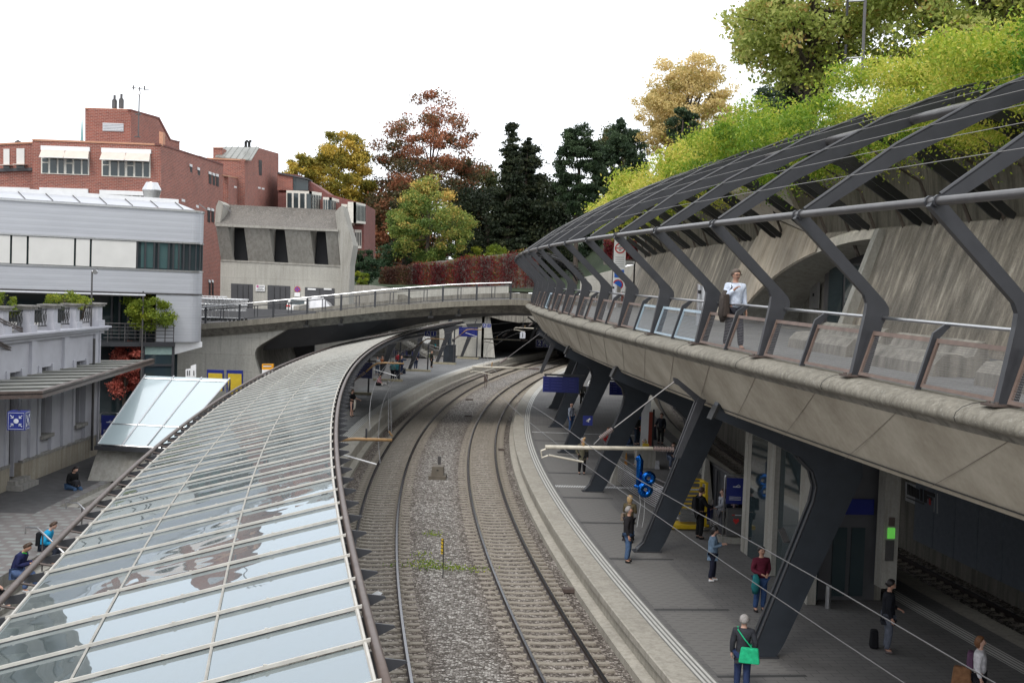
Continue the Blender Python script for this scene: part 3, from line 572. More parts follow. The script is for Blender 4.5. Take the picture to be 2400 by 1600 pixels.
tpx('dark_pine_tree','dark conifer half hidden beneath the plane tree','tree',1830,150,1960,260,62,L['dark'],14000,.16,clumps=40,tight=.25,zb=12)
tpx('pine_tree','grey green pine between the tan tree and the plane tree','tree',1740,205,1890,360,70,L['pine'],16000,.16,clumps=40,tight=.25,zb=12)
tpx('red_maple_tree','small red maple growing behind the white station house','tree',240,790,350,930,71,L['maple'],9000,.12,clumps=50,tight=.16,trunk=.1,zb=.5,shell=.3)
# creeping plants on the pergola: five plants side by side
def vine(label,s0,s1,n,o0=5.3,o1=8.6,z0=5.75,z1=6.9,mat='vine',size=.15,cv=(.2,.8)):
    m=C(7,(s0+s1)/2,zd(s0)+3); t=thing('climbing_wisteria',label,'climbing plant',m,0,'wisteria plants growing over the pergola'); P=[];V=[]
    k=int((s1-s0)*5)
    for _ in range(k):
        s=RNG.uniform(s0,s1); o=RNG.uniform(o0,o1); c=C(o,s,zd(s)+RNG.uniform(z0,z1)+.18*math.sin(s*.9)); q=max(8,n//k); d=RNG.normal(size=(q,3)); d/=np.linalg.norm(d,axis=1)[:,None]; d*=RNG.uniform(.55,1.08,q)[:,None]*RNG.uniform(.4,.8)*np.array([1,1.1,.62]); lo=RNG.uniform(size=q)<.4; d[lo]=RNG.normal(size=(lo.sum(),3))*np.array([.42,.45,.3]); d[:,2]-=.15*np.abs(RNG.normal(size=q))*lo
        P.append(np.array(c)+d); V.append(np.clip(RNG.uniform(*cv)+RNG.normal(size=q)*.17,0,1))
    P=np.concatenate(P)-np.array(m); leaves('foliage',t,P,size,L[mat],np.concatenate(V),aspect=.45,bend=.1)
    for i in range(6):
        b=MB(); s=s0+(s1-s0)*(i+.5)/6; b.tube([C(9.3,s,zd(s)+2.6)-m,C(8.6,s+.5,zd(s)+4.6)-m,C(6.4,s+.8,zd(s)+5.9)-m],[.06,.045,.02],6); b.build('stem',M['wood'],t,local=True)
vine('dense green wisteria nearest the camera at the right picture edge',-68,-55.5,70000,4.7,9.5,5.35,7.3,size=.10,cv=(.05,.5))
vine('yellow green wisteria hanging over the ridge beside the nearest plant',-55.5,-45,64000,4.2,8.8,5.3,7.0,size=.10,cv=(.35,.85))
vine('bright wisteria over the middle of the pergola ridge',-45,-32,56000,4.3,8.5,5.3,6.9,size=.11,cv=(.25,.8))
vine('pale yellow wisteria above the far pergola ribs',-32,-12,44000,4.9,8.6,5.5,6.9,size=.15,cv=(.45,1))
vine('last wisteria at the far end of the pergola',-12,12,22000,5.2,8.6,5.3,6.5,size=.2,cv=(.4,1))
# ================================================================ SETTING
def fr(a,b,st): 
    n=max(1,int(math.ceil((b-a)/st))); return [a+(b-a)*i/n for i in range(n+1)]
def cz(o,z,s): return C(o,s,z)
def cd(o,z,s): return C(o,s,zd(s)+z)
def uv_s(v): o,s=oS(v); return (o,s)
g=MB(); g.add([(-900,-200,-.7),(900,-200,-.7),(900,1400,-.7),(-900,1400,-.7)],[(0,1,2,3)]); struct('ground',g,M['asph'])
SS=fr(-75,100,2.5)
b=MB(); b.sweep([(.35,-.3),(.1,-.22),(-3.9,-.17),(-8.0,-.24),(-8.3,-.3)],SS,cz); bo=struct('track_bed',b,M['ballast']); uvset(bo,uv_s); uvset(bo,uv_s)
b=MB(); b.sweep([(10.4,-.3),(12.5,-.17),(14.1,-.2)],SS,cz); struct('track_bed',b,M['ballast'])
# tracks
def track(label,oc,grp,s0,s1,near):
    m=C(oc,0,0); t=thing('railway_track',label,'railway track',m,0,'railway tracks')
    for sx in(-.75,.75):
        r=MB(); r.sweep([(oc+sx-.035,0),(oc+sx+.035,0),(oc+sx+.035,-.045),(oc+sx+.012,-.06),(oc+sx+.012,-.14),(oc+sx+.075,-.16),(oc+sx-.075,-.16),(oc+sx-.012,-.14),(oc+sx-.012,-.06),(oc+sx-.035,-.045)],fr(s0,s1,1.5),cz,close=True)
        ob=r.build('rail',[M['rail'],M['railtop']],t)
        for p in ob.data.polygons:
            if p.normal.z>.9 and abs(p.center.z)<.01: p.material_index=1
    n=int((s1-s0)/.6); proto=MB(); W=1.25
    proto.add([(-W,-.12,-.3),(W,-.12,-.3),(W,.12,-.3),(-W,.12,-.3),(-W,-.10,-.165),(-.5,-.10,-.155),(-.25,-.09,-.175),(.25,-.09,-.175),(.5,-.10,-.155),(W,-.10,-.165),(W,.10,-.165),(.5,.10,-.155),(.25,.09,-.175),(-.25,.09,-.175),(-.5,.10,-.155),(-W,.10,-.165)],
      [(4,5,14,15),(5,6,13,14),(6,7,12,13),(7,8,11,12),(8,9,10,11),(0,1,9,8,7,6,5,4),(2,3,15,14,13,12,11,10),(1,2,10,9),(3,0,4,15)])
    for sx in(-1,1):
        for q in(-.1,.1): proto.box((sx*.75+q,0,-.14),(.09,.12,.05))
    po=None; rest=MB()
    order=sorted(range(n),key=lambda i:abs((s0+.6*i)-near))
    keep=set(order[:100])
    for i in range(n):
        s=s0+.6*i; p=C(oc,s,0)-m; th=s/340
        if i in keep:
            if po is None: po=proto.build('sleeper',M['sleeper'],t,local=True); o=po
            else: o=po.copy(); COL.objects.link(o); o.parent=t
            o.location=p; o.rotation_euler=(0,0,-th+random.uniform(-.01,.01))
        else:
            rest.add([Matrix.Rotation(-th,3,'Z')@Vector(v)+p for v in proto.v],proto.f)
    ro=rest.build('sleeper',M['sleeper'],t,local=True); ro['kind']='stuff'
    return t
track('left hand curved track beside the glass roofed platform',-6.2,None,-52,92,-20)
track('right hand curved track in the middle of the picture',-1.55,None,-52,92,-20)
track('shaded track under the walkway beyond the right hand platform',12.3,None,-55,92,-25)
# platform right
b=MB(); b.sweep([(1.35,.55),(10.2,.55)],SS,cz); o=struct('platform',b,M['plat']); uvset(o,uv_s)
b=MB(); b.sweep([(.38,-.5),(.38,.30),(.28,.36),(.28,.53),(.31,.55),(.95,.55),(.95,-.5)],SS,cz); struct('platform_kerb',b,M['kerb'])
b=MB(); b.sweep([(.05,-.3),(.05,-.02),(.37,-.0)],SS,cz); struct('platform_kerb',b,M['kerb'])
b=MB(); b.sweep([(.95,.552),(1.35,.552)],SS,cz); o=struct('guide_strip',b,M['tact']); uvset(o,uv_s)
b=MB(); b.sweep([(10.2,.55),(10.9,.55),(10.9,-.5)],SS,cz); struct('platform_kerb',b,M['kerb'])
b=MB(); b.sweep([(9.0,.556),(9.5,.556)],SS,cz); o=struct('guide_strip',b,M['tact']); uvset(o,uv_s)
# cross guide strips of short bars
for s in (-22.4,-1.8,-39.9):
    b=MB(); w=.45 if s==-22.4 else .28
    if s==-39.9: continue
    for i in range(90):
        o_=1.45+i*.075; 
        if o_>8.2: break
        b.hexa([C(o_+.0,s-w/2,.554),C(o_+.035,s-w/2,.554),C(o_+.035,s+w/2,.554),C(o_,s+w/2,.554),C(o_,s-w/2,.562),C(o_+.035,s-w/2,.562),C(o_+.035,s+w/2,.562),C(o_,s+w/2,.562)])
    struct('guide_strip',b,M['white'])
b=MB()
for s in (-49.5,-43.6,-37.2,-31,-25.4,-18.5,-12.2,-6): b.sweep([(1.45,.5535),(3.6,.5535)],[s,s+.16],cz)
struct('platform_joint',b,flat('joint',(.055,.055,.055),.8))
# dimpled paving patches between joints
pm,pnt,pb=newmat('paving_studs'); pv=coords(pnt,kind='UV'); pbk=N(pnt,'ShaderNodeTexBrick',**{'Color1':(.05,.048,.046,1),'Color2':(.125,.118,.11,1),'Mortar':(.185,.178,.168,1),'Scale':1.,'Mortar Size':.09,'Brick Width':.42,'Row Height':.21,'Bias':.3})
pnt.links.new(pv,pbk.inputs['Vector']); pnt.links.new(mix(pnt,.3,pbk.outputs[0],(.14,.134,.128)),pb.inputs['Base Color']); pb.inputs['Roughness'].default_value=.8
b=MB()
for a,c in ((-49.2,-43.8),(-43.3,-37.4),(-36.9,-31.2),(-30.7,-25.6),(-25.1,-18.7),(-18.2,-12.4),(-11.9,-6.2),(-5.6,2)): b.sweep([(1.5,.5532),(3.3,.5532)],fr(a,c,1),cz)
o=struct('platform_paving',b,pm); uvset(o,uv_s)
# platform left + plaza
b=MB(); b.sweep([(-8.3,-.5),(-8.3,.53),(-8.32,.55),(-9.0,.55)],SS,cz); struct('platform_kerb',b,M['kerb'])
b=MB(); b.sweep([(-8.0,-.3),(-8.0,-.05),(-8.3,-.03)],SS,cz); struct('platform_kerb',b,M['kerb'])
b=MB(); b.sweep([(-9.0,.55),(-9.5,.55)],SS,cz); o=struct('guide_strip',b,M['tact']); uvset(o,uv_s)
b=MB(); b.sweep([(-9.5,.548),(-13.4,.548)],SS,cz); o=struct('platform',b,M['plat1']); uvset(o,uv_s)
b=MB(); sx0,sx1,sy0,sy1=-16.9,-13.2,30.,49.
Y0,Y1=-10,170
P=[C(-13.38,s,.546) for s in fr(-90,95,2.5)]
def plz(b,ya,yb,xa,xb_fn,z=.546):
    ys=fr(ya,yb,2.5); vs=[]
    for y in ys:
        xr=xb_fn(y); vs+=[(xa,y,z),(xr,y,z)]
    b.add(vs,[(2*i,2*i+1,2*i+3,2*i+2) for i in range(len(ys)-1)])
xr=lambda y: CX0-math.sqrt((CX0+13.38)**2-(y-CY0)**2)
plz(b,Y0,24,-60,xr); plz(b,24,40,-60,lambda y:-14.35); plz(b,40,45.5,-60,xr); plz(b,45.5,51.8,-60,lambda y:-16.7); plz(b,51.8,Y1,-60,xr)
m_=pavemat('plaza_setts',(.17,.15,.145),(.21,.215,.21),.9,.35,.02)
def plazamat():
    m,nt,b_=newmat('plaza_paving'); v=coords(nt); br=N(nt,'ShaderNodeTexBrick',**{'Color1':(.235,.25,.24,1),'Color2':(.18,.17,.165,1),'Mortar':(.17,.155,.15,1),'Scale':1.,'Mortar Size':.12,'Brick Width':.62,'Row Height':.5,'Bias':-.1}); nt.links.new(v,br.inputs['Vector'])
    n=noise(nt,v,.8,6); col=mix(nt,.6,br.outputs[0],ramp(nt,n,[(.3,(.75,.75,.75)),(.7,(1.1,1.1,1.1))]),'MULTIPLY'); nt.links.new(col,b_.inputs['Base Color']); b_.inputs['Roughness'].default_value=.85; return m
struct('plaza',b,plazamat())
b=MB(); b.add([(-20.6,44,.552),(-17,44,.552),(-17.2,58,.552),(-20,59,.552)],[(0,1,2,3)]); struct('plaza_path',b,M['asph'])
# stair pit steps going down
b=MB()
for i in range(8):
    i or [b.box((-14.75,32,.02),(.78,16,1.04)),b.box((-17.05,48.6,.02),(.7,6.2,1.04))]; b.box((-16.5+i*.4,48.6,.38-i*.16-.5),(.4,6.2,1.0)); b.box((-14.2+i*.34,32,.16-i*.16-.5),(.34,16,1.0))
st=b.build('sunken_steps',M['conc'],None); st['kind']='structure'
# road bridge -------------------------------------------------
BY=78.
cpx=[(470,759),(485,757.5),(560,751.5),(640,744),(719,736),(810,727),(898,717.6),(972,712),(1047,706.5),(1120,703.5),(1200,701.5)]
BT=[D(x,y,BY) for x,y in cpx]
BT=[Vector((-27,BY,BT[0].z-.5))]+BT+[Vector((2.2,BY,BT[-1].z)),Vector((10,BY,BT[-1].z))]
br_=thing('road_bridge','concrete road bridge crossing over the curved tracks with a dark steel railing','bridge',(-9,BY,6))
def bsw(prof,mat,name,par,sm=False): # prof (dy,dz) along BT
    m=MB(); n=len(prof); vs=[(p.x,p.y+a,p.z+z) for p in BT for a,z in prof]
    m.add(vs,[(i*n+j,i*n+(j+1)%n,(i+1)*n+(j+1)%n,(i+1)*n+j) for i in range(len(BT)-1) for j in range(n)]); m.add(vs[:n],[tuple(range(n))]); m.add(vs[-n:],[tuple(range(n))]); return m.build(name,mat,par)
bsw([(0,0),(.45,.0),(.45,-.36),(0,-.36)],M['rim'],'kerb',br_)
bsw([(.5,-.08),(16,-.08),(16,-.45),(.5,-.45)],M['asph'],'road_deck',br_)
bsw([(.18,-.362),(.6,-.452),(16,-.452),(16,-.9),(.75,-.86)],M['conc_dark'],'fascia_beam',br_)
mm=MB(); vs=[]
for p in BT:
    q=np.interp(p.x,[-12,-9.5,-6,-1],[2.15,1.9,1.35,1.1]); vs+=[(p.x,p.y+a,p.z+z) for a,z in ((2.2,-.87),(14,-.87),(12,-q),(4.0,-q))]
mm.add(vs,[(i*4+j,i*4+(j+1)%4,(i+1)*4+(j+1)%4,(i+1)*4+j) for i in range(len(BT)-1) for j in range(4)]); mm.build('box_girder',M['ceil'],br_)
bsw([(15.6,.35),(16,.35),(16,-.075),(15.6,-.075)],M['conc_dark'],'parapet',br_)
# railing on bridge
rl=thing('bridge_railing','dark steel railing with a pale handrail along the near edge of the road bridge','railing',(-9,BY+.2,7.5))
def bz(x):
    for a,c in zip(BT,BT[1:]):
        if a.x<=x<=c.x: return a.z+(c.z-a.z)*(x-a.x)/(c.x-a.x)
    return BT[-1].z
xs=fr(-26,-.15,1.); mm=MB(); mm.tube([(x,BY+.15,bz(x)+1.06) for x in xs],.035,8); mm.build('handrail',M['inox'],rl)
mm=MB(); mm.tube([(x,BY+.2,bz(x)+.86) for x in xs],.035,6); mm.build('upper_rail',M['steel'],rl)
mm=MB(); mm.tube([(x,BY+.2,bz(x)+.12) for x in xs],.03,6); mm.build('lower_rail',M['steel'],rl)
pxs=fr(-26,-.2,2.15)
for i,x in enumerate(pxs):
    mm=MB(); mm.box((x,BY+.2,bz(x)+.5),(.12,.09,1.06)); mm.build('railing_post',M['steel'],rl)
    if i<len(pxs)-1:
        for q in(.95,1.15):
            mm=MB(); mm.box((x+q,BY+.2,bz(x+q)+.48),(.05,.04,.76)); mm.build('baluster',M['steel'],rl)
b=MB(); 
for i,x in enumerate((719,800,1010,1075)):
    p=D(x,[756,752,735,731][i],BY+.1); b=MB(); b.box(p,(.12,.3,.3),rx=.3); b.box(p+Vector((0,-.1,-.2)),(.35,.25,.12)); tag(b.build('bridge_floodlight',M['black']),['small floodlight under the bridge above the left arch','second floodlight under the bridge','third floodlight near the bridge centre','last floodlight before the walkway'][i],'floodlight',group='lamps under the bridge')
# abutment wall
AP=[(400,786),(672,757),(672,772),(640,791),(612,807),(602,815),(597,826),(598,840),(604,860),(612,885),(625,960),(620,985),(400,985)]
b=MB(); b.prism([D(x,y,BY+.9) for x,y in AP],(0,.5,0)); tag(b.build('abutment_wall',M['concbox']),'pale board marked concrete wall carrying the left end of the bridge','wall')
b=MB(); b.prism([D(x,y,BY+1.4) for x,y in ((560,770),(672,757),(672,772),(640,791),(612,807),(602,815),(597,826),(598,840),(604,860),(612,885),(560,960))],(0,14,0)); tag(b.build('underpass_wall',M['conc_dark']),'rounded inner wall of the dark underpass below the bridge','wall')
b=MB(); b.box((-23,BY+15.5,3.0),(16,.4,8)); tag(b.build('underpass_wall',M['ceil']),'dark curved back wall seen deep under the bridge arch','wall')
# land behind bridge
b=MB()
def quad(b,p): b.add(p,[(0,1,2,3)])
zl=bz(-22)-.08
b.add([(-90,BY,zl-.6),(-27,BY,zl-.4),(-27,BY+16,zl-.4),(-90,BY+16,zl-.6)],[(0,1,2,3)])
b.add([(-90,BY+16,zl-.5),(-14,BY+16,zl+.6),(-12,BY+70,8.3),(-14,BY+76,8.3),(-90,BY+76,7.5)],[(0,1,2,3,4)])
struct('street',b,M['asph'])
b=MB(); b.box((-13.7,BY+48,4.3),(.5,64,8.4)); b.build('x',M['conc']) if False else None
b=MB(); b.prism([(-16.4,BY+16,.4),(-16.4,BY+16,7.3),(-17.6,152,8.3),(-17.6,152,.4)],(-.4,0,0)); tag(b.build('station_side_wall',M['conc']),'concrete side wall behind the bicycles under the street','wall')
b=MB(); b.box((-13.5,153.2,4),(9,.4,7.2)); tag(b.build('station_rear_wall',M['conc_dark']),'grey concrete wall behind the outdoor stair left of the tunnel','wall')
# hill
def hz(x,y):
    a=max(0,min(1,(y-150)/60)); r=max(0,min(1,(x-8)/14))
    near=max(0,min(1,(150-y)/150))
    return 8.6+a*5+r*(5.2+ .02*max(0,y-60))+ (4 if x>22 else 4*r*r)+max(0,(y-200))*.02
b=MB(); xs_=[-160,-120,-80,-60,-40,-25,-10,0,8]+[10,13,17,22,30,45,70,110,200]; ys_=[153,157,165,180,200,230,280,400,700]
b.add([(x,y,hz(x,y)) for y in ys_ for x in xs_],[(j*len(xs_)+i,j*len(xs_)+i+1,(j+1)*len(xs_)+i+1,(j+1)*len(xs_)+i) for j in range(len(ys_)-1) for i in range(len(xs_)-1)]); struct('hill',b,flat('dark_undergrowth',(.03,.045,.02),.9,0,.4,2,.5),True)
b=MB(); ss=fr(-75,80,5)
b.sweep([(9.1,5.6),(12,6.6),(20,8),(40,10),(90,12)],ss,cd); struct('hill_slope',b,flat('slope_undergrowth',(.03,.045,.02),.9,0,.4,2,.5),True)
# tunnel portal
TY=150.
pts=[D(x,y,TY) for x,y in ((1106,745),(1152,745),(1150,838),(1106,838))]
def wallpoly(name,label,pl,Y,d,mat,off=(0,0,0)):
    b=MB(); b.prism([D(x,y,Y) for x,y in pl],(0,d,0)); return tag(b.build(name,mat),label,'wall')
wallpoly('portal_wall','pale concrete wall beside the tunnel mouth at the end of the left platform',[(1030,738),(1148,738),(1152,770),(1156,800),(1160,838),(1030,832)],TY,.6,M['concbox'])
wallpoly('portal_lintel','dark concrete lintel over the tunnel mouth',[(880,690),(1420,690),(1420,752),(1215,756),(1175,750),(1148,742),(880,742)],TY-.7,.6,M['conc_dark'])
b=MB(); b.prism([(-6.3,TY+.7,-.6),(-6.3,TY+.7,7.),(20,TY+.7,7.),(20,TY+.7,-.6)],(0,-.01,0)) 
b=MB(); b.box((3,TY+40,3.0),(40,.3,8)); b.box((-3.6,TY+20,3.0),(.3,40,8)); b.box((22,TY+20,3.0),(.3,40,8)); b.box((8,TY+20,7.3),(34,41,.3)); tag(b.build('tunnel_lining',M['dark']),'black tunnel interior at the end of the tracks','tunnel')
b=MB(); b.prism([D(x,y,TY+8) for x,y in ((1150,700),(1156,700),(1156,860),(1150,860))],(0,20,0))
# stairs behind bikes
t=thing('outdoor_stair','concrete stair with steel handrails rising left of the tunnel wall','stairs',(-12,146,.55))
b=MB()
for i in range(16): b.box((-9.3-i*.34,147,.55+.1+(i)*.18),(.34,3.4,.2+0))
b.prism([(-9.1,145.4,.55),(-14.7,145.4,3.55),(-14.7,145.4,3.2),(-9.9,145.4,.55)],(0,3.2,0)); b.build('steps',M['conc'],t)
for y in (145.3,146.8):
    b=MB(); b.tube([(-8.6,y,1.5),(-9.1,y,1.55),(-14.7,y,4.5)],.04,6); 
    for q in range(4): b.tube([(-9.1-q*1.7,y,.6+q*.9),(-9.1-q*1.7,y,1.55+q*.9)],.03,6)
    b.build('handrail',M['tube'],t)
# ================================================================ PROMENADE
wk=thing('elevated_walkway','long curved concrete promenade deck with rounded rim and pale soffit above the right hand platform','walkway',C(1.2,-30,6))
PS=fr(-76,8,1.5)
b=MB(); b.sweep([(1.5,.0),(1.42,.04),(1.2,.052),(1.02,.03),(.88,-.02),(.79,-.09),(.765,-.16),(.79,-.22),(.9,-.27)],PS,cd); b.build('rim',M['rim'],wk,smooth=True)
b=MB(); b.sweep([(.86,-.255),(.93,-.31),(1.0,-.38)],PS,cd); b.build('drip_edge',M['conc_dark'],wk)
b=MB(); b.sweep([(.96,-.33),(1.39,-.96),(1.82,-1.56)],PS,cd); b.build('soffit',M['soffit'],wk,smooth=True)
for s in fr(-74,6,3.1): b=MB(); b.tube([C(.965,s,zd(s)-.34),C(1.395,s+1.8,zd(s)-.965),C(1.815,s+3.6,zd(s)-1.56)],.004,4); b.build('formwork_joint',M['brown'],wk)
for s in fr(-74,6,4.47): b=MB(); b.tube([C(o,s,zd(s)+z) for o,z in [(1.42,.043),(1.2,.055),(1.02,.033),(.88,-.017),(.787,-.09),(.762,-.16),(.787,-.22)]],.006,4); b.build('rim_joint',M['black'],wk)
b=MB(); b.tube([C(1.72,s,zd(s)-1.46) for s in PS],.013,5); b.build('service_cable',M['black'],wk)
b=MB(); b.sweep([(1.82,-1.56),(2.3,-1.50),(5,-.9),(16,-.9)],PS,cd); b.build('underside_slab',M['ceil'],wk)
b=MB(); b.sweep([(1.5,0),(8.4,0)],PS,cd); o=b.build('walkway_floor',M['deckf'],wk); uvset(o,uv_s)
# leaning retaining wall with niche
NA,NB=-40.3,-28.3
def nh(s):
    if s<NA or s>NB: return 0
    q=(NB-s)/(NB-NA); return 3.1*(1-(1-q)**2)**.6
rw=thing('retaining_wall','streaked concrete retaining wall leaning back behind the promenade with an arched lift niche','wall',C(8.5,-30,8))
sw=sorted(set(fr(-76,NA,1.5)+fr(NA,NB-.8,.3)+fr(NB-.8,NB,.08)+fr(NB,26,1.5)))
b=MB(); HW=3.4; vs=[];uv=[]
wall_off=lambda h:7.9+1.1*h/HW
for k in range(len(sw)-1):
    a,c=sw[k],sw[k+1]; ha,hc=nh(a+1e-4),nh(c-1e-4)
    if a<NA-1e-6 : ha=hc=0
    if c>NB+1e-6: ha=hc=0
    for j in range(6):
        h=[ha+(HW-ha)*j/6,hc+(HW-hc)*j/6,hc+(HW-hc)*(j+1)/6,ha+(HW-ha)*(j+1)/6]; q=[a,c,c,a]
        b.add([C(wall_off(h[i]),q[i],zd(q[i])+h[i]) for i in range(4)],[(0,1,2,3)])
o=b.build('leaning_face',M['rwall'],rw); uvset(o,lambda v:(oS(v)[1],v.z))
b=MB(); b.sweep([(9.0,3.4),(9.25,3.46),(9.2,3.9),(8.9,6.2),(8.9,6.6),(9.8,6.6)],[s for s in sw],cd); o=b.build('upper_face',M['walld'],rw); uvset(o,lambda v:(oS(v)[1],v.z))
b=MB(); nn=fr(NA,NB-.8,.3)+fr(NB-.8,NB,.08)[1:]
for a,c in zip(nn,nn[1:]):
    ha,hc=nh(a+1e-4),nh(c-1e-4); b.add([C(wall_off(ha),a,zd(a)+ha),C(wall_off(hc),c,zd(c)+hc),C(10.3,c,zd(c)+hc*.92),C(10.3,a,zd(a)+ha*.92)],[(0,1,2,3)])
b.add([C(7.9,NA,zd(NA)),C(9.0,NA,zd(NA)+3.3),C(10.3,NA,zd(NA)+3.3),C(10.3,NA,zd(NA))],[(0,1,2,3)])
o=b.build('niche_reveal',M['conc'],rw)
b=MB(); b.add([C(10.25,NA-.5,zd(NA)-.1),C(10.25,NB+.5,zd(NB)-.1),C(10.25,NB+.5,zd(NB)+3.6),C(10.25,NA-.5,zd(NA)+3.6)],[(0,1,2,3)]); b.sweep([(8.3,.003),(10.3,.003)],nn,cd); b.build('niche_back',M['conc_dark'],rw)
b=MB(); b.prism([C(7.55,NA-.1,zd(NA)),C(7.95,NA-.1,zd(NA)),C(9.1,NA-.1,zd(NA)+3.38),C(8.75,NA-.1,zd(NA)+3.38)],C(8,NA+.25,0)-C(8,NA-.1,0)); b.build('niche_pier',M['conc'],rw)
# raised arch lip
b=MB(); vs=[]
for a in fr(NA+.02,NB-.02,.2):
    h=nh(a); t_=min(1,h/.6)
    for oo,hh in ((.02,h),(-.07,h-.01),(-.07,h+.08+.2*t_),(-.02,h+.14+.24*t_)): hh=min(hh,HW); vs.append(C(wall_off(hh)+oo,a,zd(a)+hh))
n_=len(vs)//4; b.add(vs,[(i*4+j,i*4+j+1,(i+1)*4+j+1,(i+1)*4+j) for i in range(n_-1) for j in range(3)]); b.build('arch_lip',M['light'],rw)
# lift doors in niche
lf=thing('lift_door','grey framed lift door with dark glass set in the arched niche','lift door',C(10.1,-34.2,zd(-34)))
def lbox(s0,s1,z0,z1,o,th,mat,nm,par):
    m=MB(); z=zd(-34); m.hexa([C(o,s0,z+z0),C(o,s1,z+z0),C(o+th,s1,z+z0),C(o+th,s0,z+z0),C(o,s0,z+z1),C(o,s1,z+z1),C(o+th,s1,z+z1),C(o+th,s0,z+z1)]); return m.build(nm,mat,par)
lbox(-36.4,-32.2,0,2.75,10.02,.2,M['tube'],'surround',lf)
lbox(-35.9,-34.5,.1,2.3,9.98,.1,M['dglass'],'door_leaf',lf); lbox(-34.2,-32.8,.1,2.3,9.98,.1,M['dglass'],'door_leaf',lf); lbox(-36.3,-32.3,2.38,2.7,9.97,.1,M['dark'],'header_display',lf)
cp=thing('call_panel','square steel call panel on the niche wall left of the lift door','panel',C(10.1,-30.6,zd(-30)+1)); lbox(-31.2,-30.3,.75,1.75,10.1,.1,M['inox'],'plate',cp); lbox(-30.85,-30.7,1.2,1.32,10.08,.05,M['dark'],'button',cp)
# buttress with projecting slab
def qd(px,off): return Op(px[0],px[1],off)
bt=thing('concrete_buttress','pale tapering concrete buttress with a slanting slab head left of the arched niche','buttress',C(8.3,-29,8))
le=[(-24.0,0),(-24.2,.4),(-25.03,1.54),(-25.96,2.68),(-27.1,4.18)]; tl=[(-27.1,4.18),(-28.68,4.14),(-32.65,3.55),(-35,3.3)]
b=MB(); vs=[]
for a in fr(-35,-24,.2):
    up_=np.interp(a,[x for x,_ in tl][::-1],[y for _,y in tl][::-1]) if a<-27.1 else np.interp(a,[x for x,_ in le][::-1],[y for _,y in le][::-1])
    lo_=min(up_-.02,nh(a)+.02) if a<NB else 0
    for oo,hh in ((.3,lo_),(-.12,lo_),(-.12,up_),(.3,up_)): vs.append(C(7.9+1.1*hh/HW+oo,a,zd(a)+hh))
n_=len(vs)//4; b.add(vs,[(i*4+j,i*4+j+1,(i+1)*4+j+1,(i+1)*4+j) for i in range(n_-1) for j in range(3)]); o=b.build('pier',M['pierw'],bt); uvset(o,lambda v:(oS(v)[1],v.z))
b=MB(); P=[Op(x,y,o) for x,y,o in ((1709,450,7.5),(1841,440,7.5),(1887,542,8.95),(1826,515,9.1),(1801,517,9.1),(1789,536,9.1))]; b.prism(P,(.05,0,.22)); b.build('slab_head',M['light'],bt)
# pergola -------------------------------------------------
pg=thing('steel_pergola','dark steel pergola of kinked posts, curved ribs and tension wires along the promenade','pergola',C(1.2,-30,8))
RS=[-61.16+4.47*i for i in range(-2,16)]
def plate(name,poly,s,th,mat,par,ins=0):
    n=C(0,s+.5,0)-C(0,s-.5,0); n.normalize(); m=MB(); P=[C(o,s,zd(s)+z)-n*th/2 for o,z in poly]; m.prism(P,n*th); return m.build(name,mat,par)
for s in RS:
    po=plate('pergola_post',[(1.07,.05),(1.36,.05),(1.60,.95),(1.70,1.12),(1.69,1.24),(1.62,1.34),(.16,2.74),(.02,2.77),(-.05,2.66),(1.24,1.44),(1.30,1.3),(1.28,1.12)],s,.11,M['steel'],pg)
    bm_=MB(); bm_.box(C(1.2,s,zd(s)+.07),(.5,.32,.03),rz=-s/340); 
    for q in(-.17,.17):
        for r in (-.1,.1): bm_.disc(C(1.2+q,s+r,zd(s)+.085),.03,(0,0,1),8,th=.03)
    x=bm_.build('base_plate',M['brown'],po)
    x.location=-po.location
    m=MB(); tp=[(.12,2.80),(1.7,3.96),(3.6,5.05),(5.1,5.72),(6.2,6.0)]; bt_=[(.16,2.64),(1.75,3.70),(3.7,4.72),(5.1,5.32),(6.1,5.62)]
    rb=plate('pergola_rib',tp+bt_[::-1],s,.05,M['steel'],pg)
    m.tube([C(o,s,zd(s)+z+.03) for o,z in tp],.030,8); m.build('top_flange',M['steel'],rb).location=-rb.location+(pg.location*0)
    for q in(-.35,.35):
        plate('rear_arm',[(4.9,5.62),(6.5,5.2),(8.1,4.15),(8.95,3.5),(8.9,3.36),(8.7,3.42),(7.95,3.98),(6.4,4.95),(4.9,5.35)],s+q,.07,M['black'],pg)
    for q in (-.11,.11): m=MB(); m.tube([C(.04,s+q-.02,zd(s)+2.73),C(.04,s+q+.02,zd(s)+2.73)],.085,10); m.build('joint_collar',M['steel'],pg)
RR=fr(RS[0],RS[-1]+3,1.)
m=MB(); m.tube([cd(.04,2.73,s) for s in RR],.062,10); m.build('edge_tube',M['tube'],pg,smooth=True)
m=MB(); m.tube([cd(4.2,5.05,s) for s in RR],.10,10); m.build('ridge_tube',M['tube'],pg,smooth=True)
for o,z in ((.9,3.42),(1.6,3.91),(2.3,4.34),(3.0,4.76),(3.7,5.13),(4.5,5.49)):
    m=MB(); m.tube([cd(o,z,s) for s in RR],.0055,4); m.build('tension_wire',M['wire'],pg)
